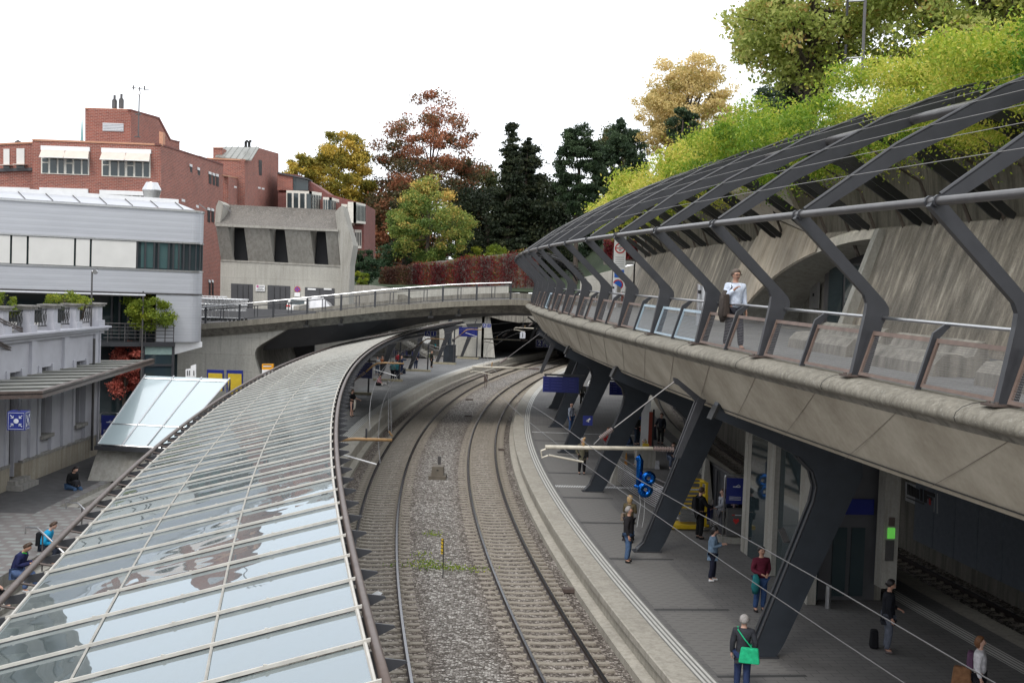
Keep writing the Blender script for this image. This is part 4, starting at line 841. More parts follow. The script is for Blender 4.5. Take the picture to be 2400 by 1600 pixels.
# railing of promenade
pr_=thing('promenade_railing','railing of tilted perforated panels with a steel handrail between the pergola posts','railing',C(1.4,-30,8))
m=MB(); 
for a,c in zip(RS,RS[1:]):
    m=MB(); q=fr(a+.06,c-.06,.7); m.tube([cd(1.60,1.06,s) for s in q],.03,8); m.build('handrail',M['inox'],pr_,smooth=True)
    plate('stanchion',[(1.08,.06),(1.18,.06),(1.42,.82),(1.62,1.03),(1.52,1.05),(1.34,.92)],(a+c)/2,.05,M['steel'],pr_)
BL={(3,1),(3,0),(4,0),(9,1)}  # (bay index counted from the post at -61.16, near half=0)
for k,(a,c) in enumerate(zip(RS,RS[1:])):
    i=k-2
    for hf in(0,1):
        s0=a+.16 if hf==0 else (a+c)/2+.06; s1=(a+c)/2-.06 if hf==0 else c-.16
        blue=(i,hf) in BL; fm=M['panelc'] if blue else M['panelb']; p0,p1=(1.16,.1),(1.40,.84)
        m=MB()
        def bar(x0,x1,t0,t1):
            f=lambda t:(p0[0]+(p1[0]-p0[0])*t,p0[1]+(p1[1]-p0[1])*t)
            (oa,za),(ob,zb)=f(t0),f(t1); m.hexa([cd(oa-.02,za,x0),cd(oa-.02,za,x1),cd(oa+.02,za-.005,x1),cd(oa+.02,za-.005,x0),cd(ob-.02,zb,x0),cd(ob-.02,zb,x1),cd(ob+.02,zb-.005,x1),cd(ob+.02,zb-.005,x0)])
        bar(s0,s1,0,.07); bar(s0,s1,.91,1); bar(s0,s0+.06,.07,.91); bar(s1-.06,s1,.07,.91)
        f_=m.build('panel_frame',fm,pr_)
        m=MB(); m.add([cd(p0[0]+.0,p0[1]+.04,s0+.05),cd(p0[0],p0[1]+.04,s1-.05),cd(p1[0]-.01,p1[1]-.05,s1-.05),cd(p1[0]-.01,p1[1]-.05,s0+.05)],[(0,1,2,3)])
        n_=m.build('perforated_infill',M['perfb'] if blue else M['perf'],pr_); uvset(n_,lambda v:(oS(v)[1],v.z))
# wave benches and bins on deck
def wave(label,s0,s1,o0):
    t=C(o0,(s0+s1)/2,zd(s0)); m=MB(); m.sweep([(o0-.55,0),(o0-.52,.22),(o0-.35,.40),(o0-.1,.42),(o0+.1,.36),(o0+.25,.40),(o0+.36,.62),(o0+.46,.66),(o0+.52,.55),(o0+.6,0)],fr(s0,s1,.5),cd,close=True)
    tag(m.build('wave_bench',M['conc_dark'],smooth=False),label,'bench',group='wavy concrete benches on the walkway')
wave('wavy concrete bench on the walkway nearest the right picture edge',-60.5,-57.2,3.6); wave('middle wavy concrete bench behind the railing',-55.6,-52.2,3.7); wave('wavy concrete bench farther along below the lift niche',-50.4,-46.8,4.3)
def bin_(label,p,h=1.15,r=.19,s=1):
    t=thing('litter_bin',label,'litter bin',p,0,'slanted steel litter bins'); m=MB(); n=16
    vs=[(r*math.cos(2*PI*i/n),r*math.sin(2*PI*i/n),0) for i in range(n)]+[(r*math.cos(2*PI*i/n),r*math.sin(2*PI*i/n),h-.14*(1+math.cos(2*PI*i/n))) for i in range(n)]
    m.add(vs,[tuple(range(n))[::-1],tuple(range(n,2*n))]+[(i,(i+1)%n,(i+1)%n+n,i+n) for i in range(n)]); m.build('bin_body',M['inox'],t,local=True)
    m=MB(); m.box((-r*.75,-r*.72,h-.3),(.1,.05,.13),rz=-.8); m.build('opening',M['dark'],t,local=True)
p=Rp(1588,706,-45); 
q=C(5.3,-33.,zd(-33)); bin_('slanted steel litter bin on the walkway between the second and third near posts',q,1.5,.26)
q=C(5.0,-9,zd(-9)); bin_('slanted steel litter bin at the far end of the walkway',q,1.5,.26)
q=C(6.2,-2,zd(-2)); bin_('slanted steel litter bin beside the parked bicycles',q,1.5,.26)
# columns under the deck ------------------------------------
def column(i,s,label):
    t=thing('steel_column',label,'column',C(2.9,s,.55),0,'dark steel columns holding the walkway')
    Z=lambda z:z-zd(s)
    leg=plate('leg',[(2.60,Z(.56)),(3.35,Z(.56)),(3.55,Z(.9)),(5.35,Z(5.0)),(5.3,Z(5.6)),(5.0,Z(6.1)),(4.3,Z(6.35)),(2.3,Z(6.85)),(1.65,Z(6.75)),(1.50,Z(6.40)),(2.9,Z(5.85)),(3.75,Z(5.45)),(4.1,Z(5.1)),(4.22,Z(4.75)),(4.15,Z(4.35)),(2.85,Z(.85)),(2.60,Z(.66))],s,.30,M['steelb'],t)
    m=MB(); n=C(0,s+.5,0)-C(0,s-.5,0); n.normalize()
    path=[(2.62,.62),(2.84,.88),(4.13,4.35),(4.2,4.75),(4.08,5.12),(3.72,5.46)]
    for q in(-.13,.13): m.tube([C(o-.02,s,z)+n*q for o,z in path],.035,8)
    m.build('edge_flange',M['steel'],leg).location=-leg.location
    m=MB(); d=Vector((1,0,0)); m.prism([C(1.46,s,zd(s)-1.72)-n*.19,C(1.46,s,zd(s)-1.72)+n*.19,C(1.60,s,zd(s)-1.40)+n*.19,C(1.60,s,zd(s)-1.40)-n*.19],(C(.1,s,.04)-C(0,s,0))); m.build('bearing_plate',M['black'],t)
    m=MB(); m.box(C(2.95,s,.57),(.95,.42,.04),rz=-s/340); m.build('foot_plate',M['steel'],t)
    m=MB(); m.tube([C(4.9,s,5.3),C(6.5,s,5.9),C(9.5,s,6.6),C(12,s,7.2)],.14,8); m.build('rear_arm',M['steel'],t)
cs=[-47.9,-35.9,-23.6,-11.0,1.3,13.8]
cn=['nearest','second nearest','third','fourth','fifth','farthest visible']
for i,s in enumerate(cs): column(i,s,'%s dark blue steel column with curved arm holding up the walkway'%cn[i])
# back wall of track 3 with grey panels
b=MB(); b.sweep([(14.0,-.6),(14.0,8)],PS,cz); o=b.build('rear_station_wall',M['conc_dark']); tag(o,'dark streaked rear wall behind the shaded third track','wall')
for k in range(9):
    s=-32.2-(k+1)*1.75; m=MB(); m.sweep([(13.97,.4),(13.97,2.9),(13.9,2.9),(13.9,.4)],[s,s+1.7],cz,close=True); tag(m.build('wall_panel',flat('grey_panel',(.15,.17,.20),.5) if k==0 else bpy.data.materials['grey_panel']),'grey cladding panel on the rear wall of the shaded track','panel',group='grey panels on the rear station wall')
# ================================================================ GLASS CANOPY (left platform)
gc=thing('glass_platform_canopy','long glass canopy with pale glazing bars and dark edge tubes over the left platform','canopy',C(-9.7,-20,5))
def go(o,dz=0,s=0): return C(o,s,5.97+(o+7.5)*.249+dz)
gr=lambda s:-7.55; gl_=lambda s:-11.75
gs=[-66+1.17*i for i in range(93)]
for i,s in enumerate(gs):
    m=MB(); n=C(0,s+.5,0)-C(0,s-.5,0); n.normalize()
    a,c=go(-7.45,.045,s),go(-11.63,.045,s); m.hexa([a-n*.014-Vector((0,0,.035)),a+n*.014-Vector((0,0,.035)),c+n*.014-Vector((0,0,.035)),c-n*.014-Vector((0,0,.035)),a-n*.014,a+n*.014,c+n*.014,c-n*.014])
    for q in (-8.4,-9.4,-10.4,-11.3): m.box(go(q,.05,s),(.03,.02,.012))
    m.build('glazing_bar',M['alu'],gc)
    m=MB(); a=[(-7.42,-.12),(-7.12,-.16),(-7.10,-.18),(-7.42,-.34)]; m.prism([C(o,s,5.97+z)-n*.012 for o,z in a],n*.024); 
    m.prism([C(o,s,5.97+z)-n*.012 for o,z in [(-7.4,-.06),(-7.4,-.3),(-9.6,-.95),(-11.9,-1.15),(-11.9,-1.05)]],n*.024); m.build('rib_fin',M['steel'],gc)
    if i<len(gs)-1:
        s2=gs[i+1]; m=MB(); t1=0; t2=random.uniform(-.0012,.0012)
        ofs=[-7.5,-8.93,-10.28,-11.58]
        for a,c in zip(ofs,ofs[1:]):
            t1=random.uniform(-.0012,.0012)
            m.add([go(a-.012,t1,s+.02),go(c+.012,t2,s+.02),go(c+.012,-t1+t2,s2-.02),go(a-.012,-t2,s2-.02)],[(0,1,2,3)])
        m.build('glass_pane',M['cglass'],gc,up=True)
GS=fr(gs[0],gs[-1],1.17)
for q in (-8.93,-10.28):
    m=MB(); m.tube([go(q,.012,s) for s in GS],.014,4); m.build('glazing_joint',M['alu'],gc)
m=MB(); m.tube([go(-7.5,.01,s) for s in GS],.022,6); m.build('edge_trim',M['alu'],gc)
m=MB(); m.tube([go(-11.58,.01,s) for s in GS],.022,6); m.build('edge_trim',M['alu'],gc)
m=MB(); m.tube([C(-7.385,s,5.90) for s in GS],.052,10); m.build('gutter_tube',M['brown'],gc,smooth=True)
m=MB(); m.tube([C(-11.86,s,4.98) for s in GS],.05,10); m.build('edge_tube',M['brown'],gc,smooth=True)
m=MB(); m.tube([C(-10.8,s,4.45) for s in GS],.16,10); m.build('torsion_tube',M['steel'],gc,smooth=True)
for i in range(0,92):
    s=gs[i]+.55; m=MB(); m.tube([C(-11.86,s,4.98),C(-11.58,s,4.93)],.018,5); m.build('bracket',M['brown'],gc)
def ccol(s,label):
    t=thing('canopy_column',label,'column',C(-12.8,s,.55),0,'slanted canopy columns on the left platform')
    o0=-13.6; plate_=lambda nm,poly,th,mat:(lambda m:(m.prism([C(o,s,z)-nv*th/2 for o,z in poly],nv*th),m.build(nm,mat,t)))(MB())
    nv=C(0,s+.5,0)-C(0,s-.5,0); nv.normalize()
    plate_('leg',[(o0,.7),(o0+.3,.7),(o0+1.45,3.5),(o0+1.9,4.3),(o0+2.9,4.75),(o0+2.9,4.95),(o0+.6,4.75),(o0+.9,4.2),(o0+.95,3.6)],.22,M['steel'])
    plate_('post',[(o0+1.95,.7),(o0+2.08,.7),(o0+2.12,4.6),(o0+1.99,4.6)],.1,M['steel'])
    m=MB(); m.box(C(o0+1.0,s,.64),(2.6,.55,.2),rz=-s/340); m.build('timber_foot',M['timber'],t)
for s,l in ((18.6,'nearest canopy column beside the blue screen'),(32.6,'canopy column behind the seated person and dog'),(46,'canopy column left of the man in the dark suit'),(58.5,'canopy column behind the grey technical cabinet'),(70,'farthest slanted canopy column near the pale end wall')): ccol(s,l)
# ================================================================ STATION FURNITURE
M['clockf']=emis('lit_clock_face',(.8,.8,.78),.3)
def clock(label,p,r,rz,cat='clock'):
    t=thing('station_clock',label,'clock',p,rz,'round station clocks'); m=MB(); m.disc((0,.0,0),r,(0,1,0),32,th=.12); m.build('housing',M['inox'],t,local=True)
    m=MB(); m.disc((0,-.001,0),r*.93,(0,-1,0),32,th=.012); m.build('face',M['clockf'],t,local=True)
    m=MB()
    for i in range(12):
        a=i*PI/6; l=.10 if i%3 else .17; cc=(r*(.84-l/2)*math.sin(a),-.02,r*(.84-l/2)*math.cos(a)); m.box(cc,(r*(.045 if i%3 else .07),.01,r*l),ry=a)
    m.build('hour_marks',M['black'],t,local=True)
    m=MB(); a=math.radians(47); m.box((r*.25*math.sin(a),-.03,r*.25*math.cos(a)),(r*.09,.01,r*.6),ry=a); m.build('hour_hand',M['black'],t,local=True)
    m=MB(); a=math.radians(-55); m.box((r*.36*math.sin(a),-.035,r*.36*math.cos(a)),(r*.07,.01,r*.85),ry=a); m.build('minute_hand',M['black'],t,local=True)
    m=MB(); m.tube([(0,.06,r),(0,.06,r+.9)],.05,8); m.build('hanger',M['inox'],t,local=True)
clock('round white station clock hanging over the left platform',D(1000,795,112),.40,0)
clock('round white station clock half hidden by a steel column on the right platform',D(1389,900,73),.33,0)
def screen(label,x0,y0,x1,y1,Y,pole=True):
    a=D(x0,y1,Y); b=D(x1,y0,Y); w=b.x-a.x; h=b.z-a.z; p=Vector(((a.x+b.x)/2,Y,a.z)); t=thing('departure_screen',label,'display screen',p,0,'blue departure screens')
    m=MB(); m.box((0,.1,h/2),(w,.22,h)); m.build('housing',M['blue'],t,local=True)
    m=MB(); m.box((0,-.02,h/2),(w*.94,.02,h*.9)); m.build('display_panel',M['blue2'],t,local=True)
    if pole:
        m=MB(); m.box((w*.1,.12,h+.1),(w*1.15,.12,.1)); m.tube([(w*.3,.12,h+.1),(w*.45,.15,h+.9)],.05,6); m.build('hanger',M['steel'],t,local=True)
    m=MB()
    for r_ in range(4):
        for (x,wd) in ((-.4,.12),(-.12,.3),(.3,.14)):
            m.box((x*w,-.034,h*(.82-.19*r_)),(wd*w,.006,h*.035))
    m.build('faint_text_rows',flat('faint_screen_text',(.03,.035,.22),.5) if 'faint_screen_text' not in bpy.data.materials else bpy.data.materials['faint_screen_text'],t,local=True)
screen('dark blue departure screen hanging at the right platform edge',1272,885,1357,918,66)
screen('blue departure screen near the pale wall at the end of the left platform',1075,768,1119,788,128)
screen('blue departure screen partly covered by the glass canopy edge',826,850,873,885,92)
screen('dark departure screen behind the curved column on the right platform',1428,895,1462,925,80)
def psign(label,txts,px,py,Y,sz,mat,tm,cat='platform sign'):
    p=D(px,py,Y); t=thing('platform_sign',label,'sign',p)
    n=len(txts); g=sz*1.08
    for i,tx in enumerate(txts):
        x=(i-(n-1)/2)*g; m=MB(); m.box((x,.04,0),(sz,.08,sz)); o=m.build('sign_plate',mat,t,local=True)
        m=MB(); 
        for q in(-1,1): m.box((x+q*sz*.46,-.006,0),(.02,.006,sz*.93)); m.box((x,-.006,q*sz*.46),(sz*.93,.006,.02))
        m.build('border',tm,t,local=True)
        text(tx,sz*.85,tm,t,p+Vector((x,-.012,0)),(PI/2,0,0))
    m=MB(); m.box((0,.04,sz*.62),(g*n,.05,.06)); m.tube([(0,.04,sz*.6),(0,.04,sz*.6+.8)],.03,6); m.build('hanger',M['steel'],t,local=True)
wt=flat('sign_white',(.55,.57,.62),.5)
psign('blue sign showing 2 and B hanging in front of the tunnel',['2','B'],1274,805,92,.56,M['blue2'],wt)
psign('blue sign showing 1 above the left platform clock',['A','1'],1009,782,108,.50,M['blue'],wt)
psign('small blue sign showing A and 1 by the tunnel wall',['A','1'],1141,763,140,.46,M['blue'],wt)
p=D(1225,785,118); t=thing('track_number_sign','white house shaped sign with a black 1 in front of the dark tunnel','sign',p); m=MB(); m.prism([(-.26,0,-.32),(.26,0,-.32),(.26,0,.2),(.15,0,.34),(-.15,0,.34),(-.26,0,.2)],(0,.05,0)); m.build('sign_plate',wt,t,local=True); text('1',.62,M['black'],t,p+Vector((0,-.01,-.02)),(PI/2,0,0))
m=MB(); m.tube([(0,.05,.3),(0,.05,2.2)],.03,6); m.build('hanger',M['steel'],t,local=True)
# grey technical cabinet
p=G(1053,850,.55); t=thing('technical_cabinet','dark grey cabinet with a thick pole rising from it on the left platform','cabinet',p)
m=MB(); m.box((0,0,1.0),(1.35,1.2,2.0)); m.box((0,0,2.03),(1.42,1.27,.06)); o=m.build('cabinet_body',M['steelb'],t,local=True); m=MB(); m.tube([(-.05,0,2.0),(-.05,0,6.2)],.24,10); m.build('pole',M['steelb'],t,local=True)
m=MB(); m.box((0,-.61,1.0),(.03,.02,1.9)); m.build('door_gap',M['black'],t,local=True)
# info totems
def totem(label,p,k=1.,rz=0,base=True):
    t=thing('information_totem',label,'totem',p,rz,'information totems with blue board and grey bin'); F_=.42*k
    m=MB(); m.tube([(-F_,0,.2),(-F_,0,2.3*k)]+[(-F_+.1*(1-math.cos(a)),0,2.3*k+.1*math.sin(a)) for a in (.5,1.0,1.57)]+[(F_-.1*(1-math.cos(a)),0,2.3*k+.1*math.sin(a)) for a in (1.57,1.0,.5)]+[(F_,0,2.3*k),(F_,0,.2)],.03,8); m.build('tube_frame',M['inox'],t,local=True,smooth=True)
    m=MB(); m.box((0,0,1.83*k),(.72*k,.05,.92*k)); o=m.build('blue_board',M['blue'],t,local=True)
    m=MB(); m.box((0,-.03,1.98*k),(.26*k,.01,.04*k)); m.tube([(-.02,-.03,2.0*k),(.06,-.03,2.06*k),(.13,-.03,2.0*k)],.012,5)
    for q in range(3): m.box((-.04,-.03,(1.62-.05*q)*k),(.42*k,.01,.018*k))
    m.build('pictogram_and_text',wt,t,local=True)
    m=MB(); m.box((0,0,.72*k),(.62*k,.34,.95*k)); m.build('bin_box',flat('totem_grey',(.09,.09,.09),.5) if 'totem_grey' not in bpy.data.materials else bpy.data.materials['totem_grey'],t,local=True)
    m=MB(); 
    m.prism([(x*.11*k,-.175,(.78+z*.11)*k) for x,z in ((0,-1),(1,.1),(.85,.75),(.4,.85),(0,.45),(-.4,.85),(-.85,.75),(-1,.1))],(0,-.01,0)); m.build('red_heart',M['red'],t,local=True)
    m=MB(); m.box((-.1,-.18,1.0*k),(.1,.01,.03)); m.build('red_mark',M['red'],t,local=True); m=MB(); m.box((.07,-.18,1.0*k),(.22,.01,.025)); m.build('white_lettering',wt,t,local=True)
    if base: m=MB(); m.box((0,0,.1),(1.15,.62,.2)); o=m.build('stone_base',M['conc'],t,local=True)
totem('information totem with blue board and dark bin beside the lift on the right platform',C(6.5,-34.1,.55))
totem('information totem with blue board at the corner of the white station house',G(254,1090,.55),1.0)
totem('pale information totem with red hearts beside the parked bicycles',D(959,842,150)*0+Vector((-13.9,140,.55)),1.3)
# lift shaft on platform
ls=thing('lift_shaft','concrete and glass lift shaft standing on the right platform','lift shaft',C(7.3,-40,.55))
def pier(label,o0,s0,o1,s1,z0,z1,mat,nm='pier',par=None):
    m=MB(); m.hexa([C(o0,s0,z0),C(o1,s0,z0),C(o1,s1,z0),C(o0,s1,z0),C(o0,s0,z1),C(o1,s0,z1),C(o1,s1,z1),C(o0,s1,z1)]); return m.build(nm,mat,par or ls)
zt=7.15
pier('',6.05,-43.0,6.30,-42.0,.56,zt,M['conc']); pier('',6.15,-39.4,6.45,-38.6,.56,zt,M['conc']); pier('',6.3,-36.4,6.6,-35.6,.56,zt,M['conc']); pier('',8.15,-43.2,8.6,-42.7,1.1,zt,M['conc'])
pier('',6.3,-42.6,6.5,-36,.56,zt,M['dglass'],'glass_side'); pier('',6.5,-42.4,8.3,-42.3,.56,zt,M['door'],'lift_front'); pier('',6.95,-42.5,7.35,-42.42,.7,2.7,M['dglass'],'door_leaf'); pier('',7.5,-42.5,7.9,-42.42,.7,2.7,M['dglass'],'door_leaf')
pier('',6.4,-42.56,8.1,-42.45,3.1,3.55,M['blue2'],'header_sign'); pier('',8.3,-42.4,8.5,-36,.56,zt,M['conc_dark'],'back_wall')
pier('',8.22,-43.26,8.46,-43.2,1.9,2.5,M['tube'],'call_plate'); pier('',8.26,-43.28,8.46,-43.2,2.55,2.85,emis('green_screen',(.10,.42,.06),.5),'green_screen'); pier('',8.28,-43.27,8.44,-43.2,2.9,3.15,M['brown'],'upper_plate')
m=MB(); m.tube([C(6.55,-43.3,.55),C(6.55,-43.3,1.2)],.08,10); tag(m.build('bollard',M['inox']),'short steel bollard at the foot of the lift shaft','bollard')
m=MB(); m.tube([C(8.4,-43.3,.55),C(8.4,-43.3,1.1)],.05,10); m.build('support_post',M['inox'],ls)
p=Rp(1845,1262,-44.5); t=thing('platform_camera','small grey camera or lamp clamped to the nearest steel column','camera',p); m=MB(); m.box((-.1,0,.1),(.16,.2,.36),ry=-.45); m.build('housing',M['tube'],t,local=True); m=MB(); m.box((.12,0,-.08),(.4,.05,.05)); m.build('arm',M['steel'],t,local=True)
# yellow lifting platform
p=C(5.45,-31.6,.55); t=thing('wheelchair_lift','bright yellow mobile wheelchair lift parked beside a steel column','wheelchair lift',p,.1)
m=MB(); m.box((-.1,0,.12),(1.5,.9,.14)); m.box((.55,-.35,.12),(.2,.2,.2)); m.build('base_frame',M['yellow'],t,local=True)
m=MB()
for x,y in((.5,-.4),(.5,.4)): m.box((x,y,.95),(.09,.09,1.7))
m.box((.5,0,1.75),(.1,.9,.08)); m.box((.5,0,1.15),(.12,.9,.4)); m.build('mast',M['yellow'],t,local=True)
for y in(-.42,.42):
    m=MB()
    for z in(1.78,1.45,1.15,.85): m.box((0,y,z),(1.0,.05,.05))
    m.box((-.5,y,1.2),(.06,.06,1.2)); m.build('guard_rail',M['yellow'],t,local=True)
m=MB()
for z in range(6): m.box((-.0,0,.3+z*.09),(.85,.5,.03))
m.build('folding_ramp',M['inox'],t,local=True)
for q in(-.35,.35): m=MB(); m.disc((-.7,q,.1),.09,(0,1,0),14,th=.05); m.build('wheel',M['black'],t,local=True)
# luggage trolleys
def trolley(p,rz,label):
    t=thing('luggage_trolley',label,'luggage trolley',p,rz,'luggage trolleys beside the wheelchair lift'); m=MB(); m.tube([(-.25,0,.15),(-.25,.1,1.0),(.25,.1,1.0),(.25,0,.15)],.022,6); m.tube([(-.25,0,.15),(-.25,-.7,.15),(.25,-.7,.15),(.25,0,.15)],.022,6); m.build('frame',M['inox'],t,local=True); m=MB(); m.box((0,.0,.6),(.44,.06,.5)); m.build('basket',M['blue'],t,local=True)
    for q in(-.22,.22): m=MB(); m.disc((q,0,.08),.08,(1,0,0),12,th=.03); m.build('wheel',M['black'],t,local=True)
for i in range(3): trolley(C(5.95+.12*i,-31.9+.3*i,.55),.2,'%s blue and steel luggage trolley between the black hoodie and the grey sweatshirt'%['nearest','middle','farthest'][i])
# stair enclosure: curved slatted fence and concrete ends
t=thing('stair_railing','curved fence of steel slats around the stair opening below the balloons','railing',C(4.8,-28,.55))
for k in range(12):
    m=MB(); m.tube([C(4.35+.0*k,-21.5,.75+k*.085),C(4.5,-24,.72+k*.085),C(4.75,-27,.70+k*.085),C(5.0,-29.5,.72+k*.085),C(5.3,-31,.75+k*.085)],.014,5); m.build('slat',M['inox'],t)
m=MB(); m.tube([C(4.4,-21.5,1.85),C(4.75,-26.5,1.8),C(5.3,-31,1.85)],.03,8); m.build('handrail',M['inox'],t)
def plateS(name,poly,s,th,mat,label,cat):
    m=MB(); n=C(0,s+.5,0)-C(0,s-.5,0); n.normalize(); m.prism([C(o,s,z)-n*th/2 for o,z in poly],n*th); return tag(m.build(name,mat),label,cat)
m=MB(); P=[C(4.0,-21.6,.55),C(4.5,-21.6,.55),C(4.75,-21.2,2.2),C(4.55,-21.2,2.3)]; m.prism(P,C(0,.9,0)-C(0,0,0)+Vector((.1,.5,0))); tag(m.build('stair_end_wall',M['conc']),'small sloping concrete block at the end of the slatted stair fence','wall')
m=MB(); P=[C(7.0,-27,.55),C(7.5,-27,.55),C(7.3,-26.8,2.5),C(7.15,-26.8,2.6)]; m.prism(P,Vector((.1,1.2,0))); tag(m.build('stair_end_wall',M['conc']),'pale concrete fin between stair opening and dark escalator','wall')
es=thing('escalator_balustrade','dark ribbed escalator balustrade descending behind the boys','escalator',C(8,-30,.55))
m=MB(); m.prism([C(7.4,-26,2.3),C(7.4,-26,.56),C(8.6,-36,.56),C(8.6,-36,1.5)],C(.15,0,0)-C(0,0,0)); m.build('side_panel',M['door'],es)
for i in range(9):
    f=i/8; s=-26.3-f*9.3; o=7.38+1.2*f; m=MB(); m.tube([C(o-.03,s,.6),C(o-.03,s,2.25-.8*f)],.05,5); m.build('rib',M['steel'],es)
m=MB(); m.tube([C(7.38,-26,2.38),C(8.58,-36,1.58)],.06,8); m.build('handrail',M['tube'],es)
# balloons
def foil():
    m,nt,b=newmat('blue_foil'); b.inputs['Base Color'].default_value=(.01,.13,.5,1); b.inputs['Metallic'].default_value=.9; b.inputs['Roughness'].default_value=.16; n=noise(nt,coords(nt),14,2); bump(nt,n,b,.5,.03); return m
FO=foil(); bp=D(1503,1120,46.5)
t=thing('foil_balloon','shiny blue foil balloon shaped as the digit 1','balloon',bp+Vector((-.12,0,.35)),0,'two blue foil number balloons'); m=MB(); m.tube([(-.12,0,.34),(.0,0,.46),(.05,0,.3),(.04,0,-.1),(.03,0,-.62)],[.06,.13,.14,.13,.11],14); m.tube([(-.14,0,-.66),(.03,0,-.68),(.2,0,-.66)],[.05,.1,.05],12); m.build('foil_body',FO,t,local=True,smooth=True)
m=MB(); m.tube([(.03,0,-.7),(.1,-.3,-1.3),(-.1,-1.2,-2.0)],.006,4); m.build('string',M['white'],t,local=True)
t=thing('foil_balloon','shiny blue foil balloon shaped as the digit 8 below the other one','balloon',bp+Vector((.18,-.2,-.1)),0,'two blue foil number balloons'); m=MB()
def ring(cx,cz,rx,rz,r,m): m.tube([(cx+rx*math.cos(2*PI*i/20),0,cz+rz*math.sin(2*PI*i/20)) for i in range(21)],r,12,caps=False)
ring(.08,.14,.17,.17,.105,m); ring(-.03,-.3,.18,.19,.12,m); m.build('foil_body',FO,t,local=True,smooth=True)
m=MB(); m.tube([(-.03,0,-.55),(-.1,-.5,-1.3),(-.25,-1.0,-1.8)],.006,4); m.build('string',M['white'],t,local=True)
# ticket machine, bench block, posters, suitcases
p=Vector((7.3,75.5,.55)); t=thing('ticket_machine','blue ticket machine with a small screen behind a curved steel column','ticket machine',p+Vector((.5,0,0))); m=MB(); m.box((0,0,1.0),(.95,.6,2.0)); m.build('housing',M['tube'],t,local=True); m=MB(); m.box((0,-.05,2.2),(1.15,.75,.5)); m.box((-.62,0,1.0),(.28,.65,2.0)); m.build('blue_surround',M['blue'],t,local=True); m=MB(); m.box((0,-.31,.95),(.6,.03,.35)); m.build('screen_surround',M['blue'],t,local=True); m=MB(); m.box((0,-.33,.95),(.42,.02,.2)); m.build('screen',M['tglass'],t,local=True); m=MB(); m.box((0,-.31,1.45),(.35,.03,.32)); m.build('notice',M['white'],t,local=True)
m=MB(); m.box((6.9,61.5,1.0),(.95,.9,.9)); m.box((6.9,61.5,1.47),(1.05,1.0,.06)); tag(m.build('concrete_box',M['conc']),'pale concrete box beside the seated people on the right platform','planter box')
m=MB(); m.box((6.2,65,.85),(1.6,.6,.14)); m.box((5.6,65,.67),(.2,.5,.26)); m.box((6.8,65,.67),(.2,.5,.26)); tag(m.build('concrete_bench',M['conc']),'low concrete bench under the seated grey haired woman','bench')
m=MB(); m.box((6.86,61.1,1.62),(.3,.3,.28)); m.tube([(6.76,61.1,1.7),(6.86,61.1,1.95),(6.96,61.1,1.7)],.015,5); tag(m.build('yellow_bag',M['yellow']),'small yellow bag standing on the pale concrete box','bag')
p=D(1512,1020,68); t=thing('poster_stand','white and red poster board standing under the stair','poster',Vector((p.x,68,.55))); m=MB(); m.box((0,0,1.5),(.5,.06,2.6)); m.build('board',M['white'],t,local=True); m=MB(); m.box((.32,-.02,1.2),(.3,.06,1.9)); m.build('red_panel',flat('poster_red',(.25,.04,.02),.5),t,local=True)
m=MB(); m.box((.42,-.06,1.25),(.1,.06,2.1)); m.build('dark_edge',M['black'],t,local=True)
for i,(x,y,c_,l) in enumerate(((1452,1075,(.3,.02,.03),'dark red bag standing on the floor left of the seated woman'),(1462,1088,(.35,.17,.05),'orange brown paper bag leaning at the column foot'),(1540,1098,(.5,.5,.52),'white carrier bag on the floor beside the pale jeans'),(1530,1030,(.02,.02,.03),'black suitcase by the poster board'))):
    q=B_(x,y); m=MB(); w,h=((.3,.4),(.35,.6),(.22,.4),(.45,.8))[i]; m.hexa([(q.x+a*w/2*k_,q.y+b_*.12,q.z+z) for z,k_ in((0,1),(h,.7)) for a,b_ in((-1,-1),(1,-1),(1,1),(-1,1))]); tag(m.build('bag',cloth(c_)),l,'bag')
# wall advert
q=Op(2160,1168,13.9); t=thing('advert_board','white advertising board with black bars and IF lettering on the rear wall','advert',q)
def wq(x0,y0,x1,y1,o): P=[Op(x,y,13.9-o) for x,y in ((x0,y0+(x0-2122)*.37),(x1,y0+(x1-2122)*.37),(x1,y1+(x1-2122)*.41),(x0,y1+(x0-2122)*.41))]; m.prism(P,(.03,0,0))
m=MB(); wq(2122,1128,2198,1172,0); m.build('board',flat('advert_white',(.5,.5,.5),.6),t)
for x0,y0,x1,y1 in [(2126+i*3.6,1131+i*.6,2128+i*3.6,1156) for i in range(8)]+[(2156,1131,2161,1158),(2165,1131,2171,1158),(2171,1131,2190,1137),(2171,1142,2184,1147)]: m=MB(); wq(x0,y0,x1,y1,.02); m.build('black_bar',M['black'],t)
m=MB(); wq(2124,1162,2165,1165,.02); m.build('caption_line',M['door'],t)
for k in range(3): m=MB(); wq(2177,1146+k*5,2180,1149+k*5,.03); m.build('red_dot',M['red'],t)
# blue sticker on column
m=MB(); c_=C(2.62,-23.8,2.5); p=Rp(1377,984,-23.9); m.box(p+Vector((0,-.2,0)),(.42,.02,.42)); o=m.build('direction_sticker',M['blue']); tag(o,'small square blue sticker on the third steel column','sign'); m=MB(); m.box(p+Vector((.02,-.215,.03)),(.2,.01,.06),ry=-.6); m.box(p+Vector((.0,-.215,-.02)),(.12,.01,.05),ry=.5); m.build('white_symbol',M['white'],o)
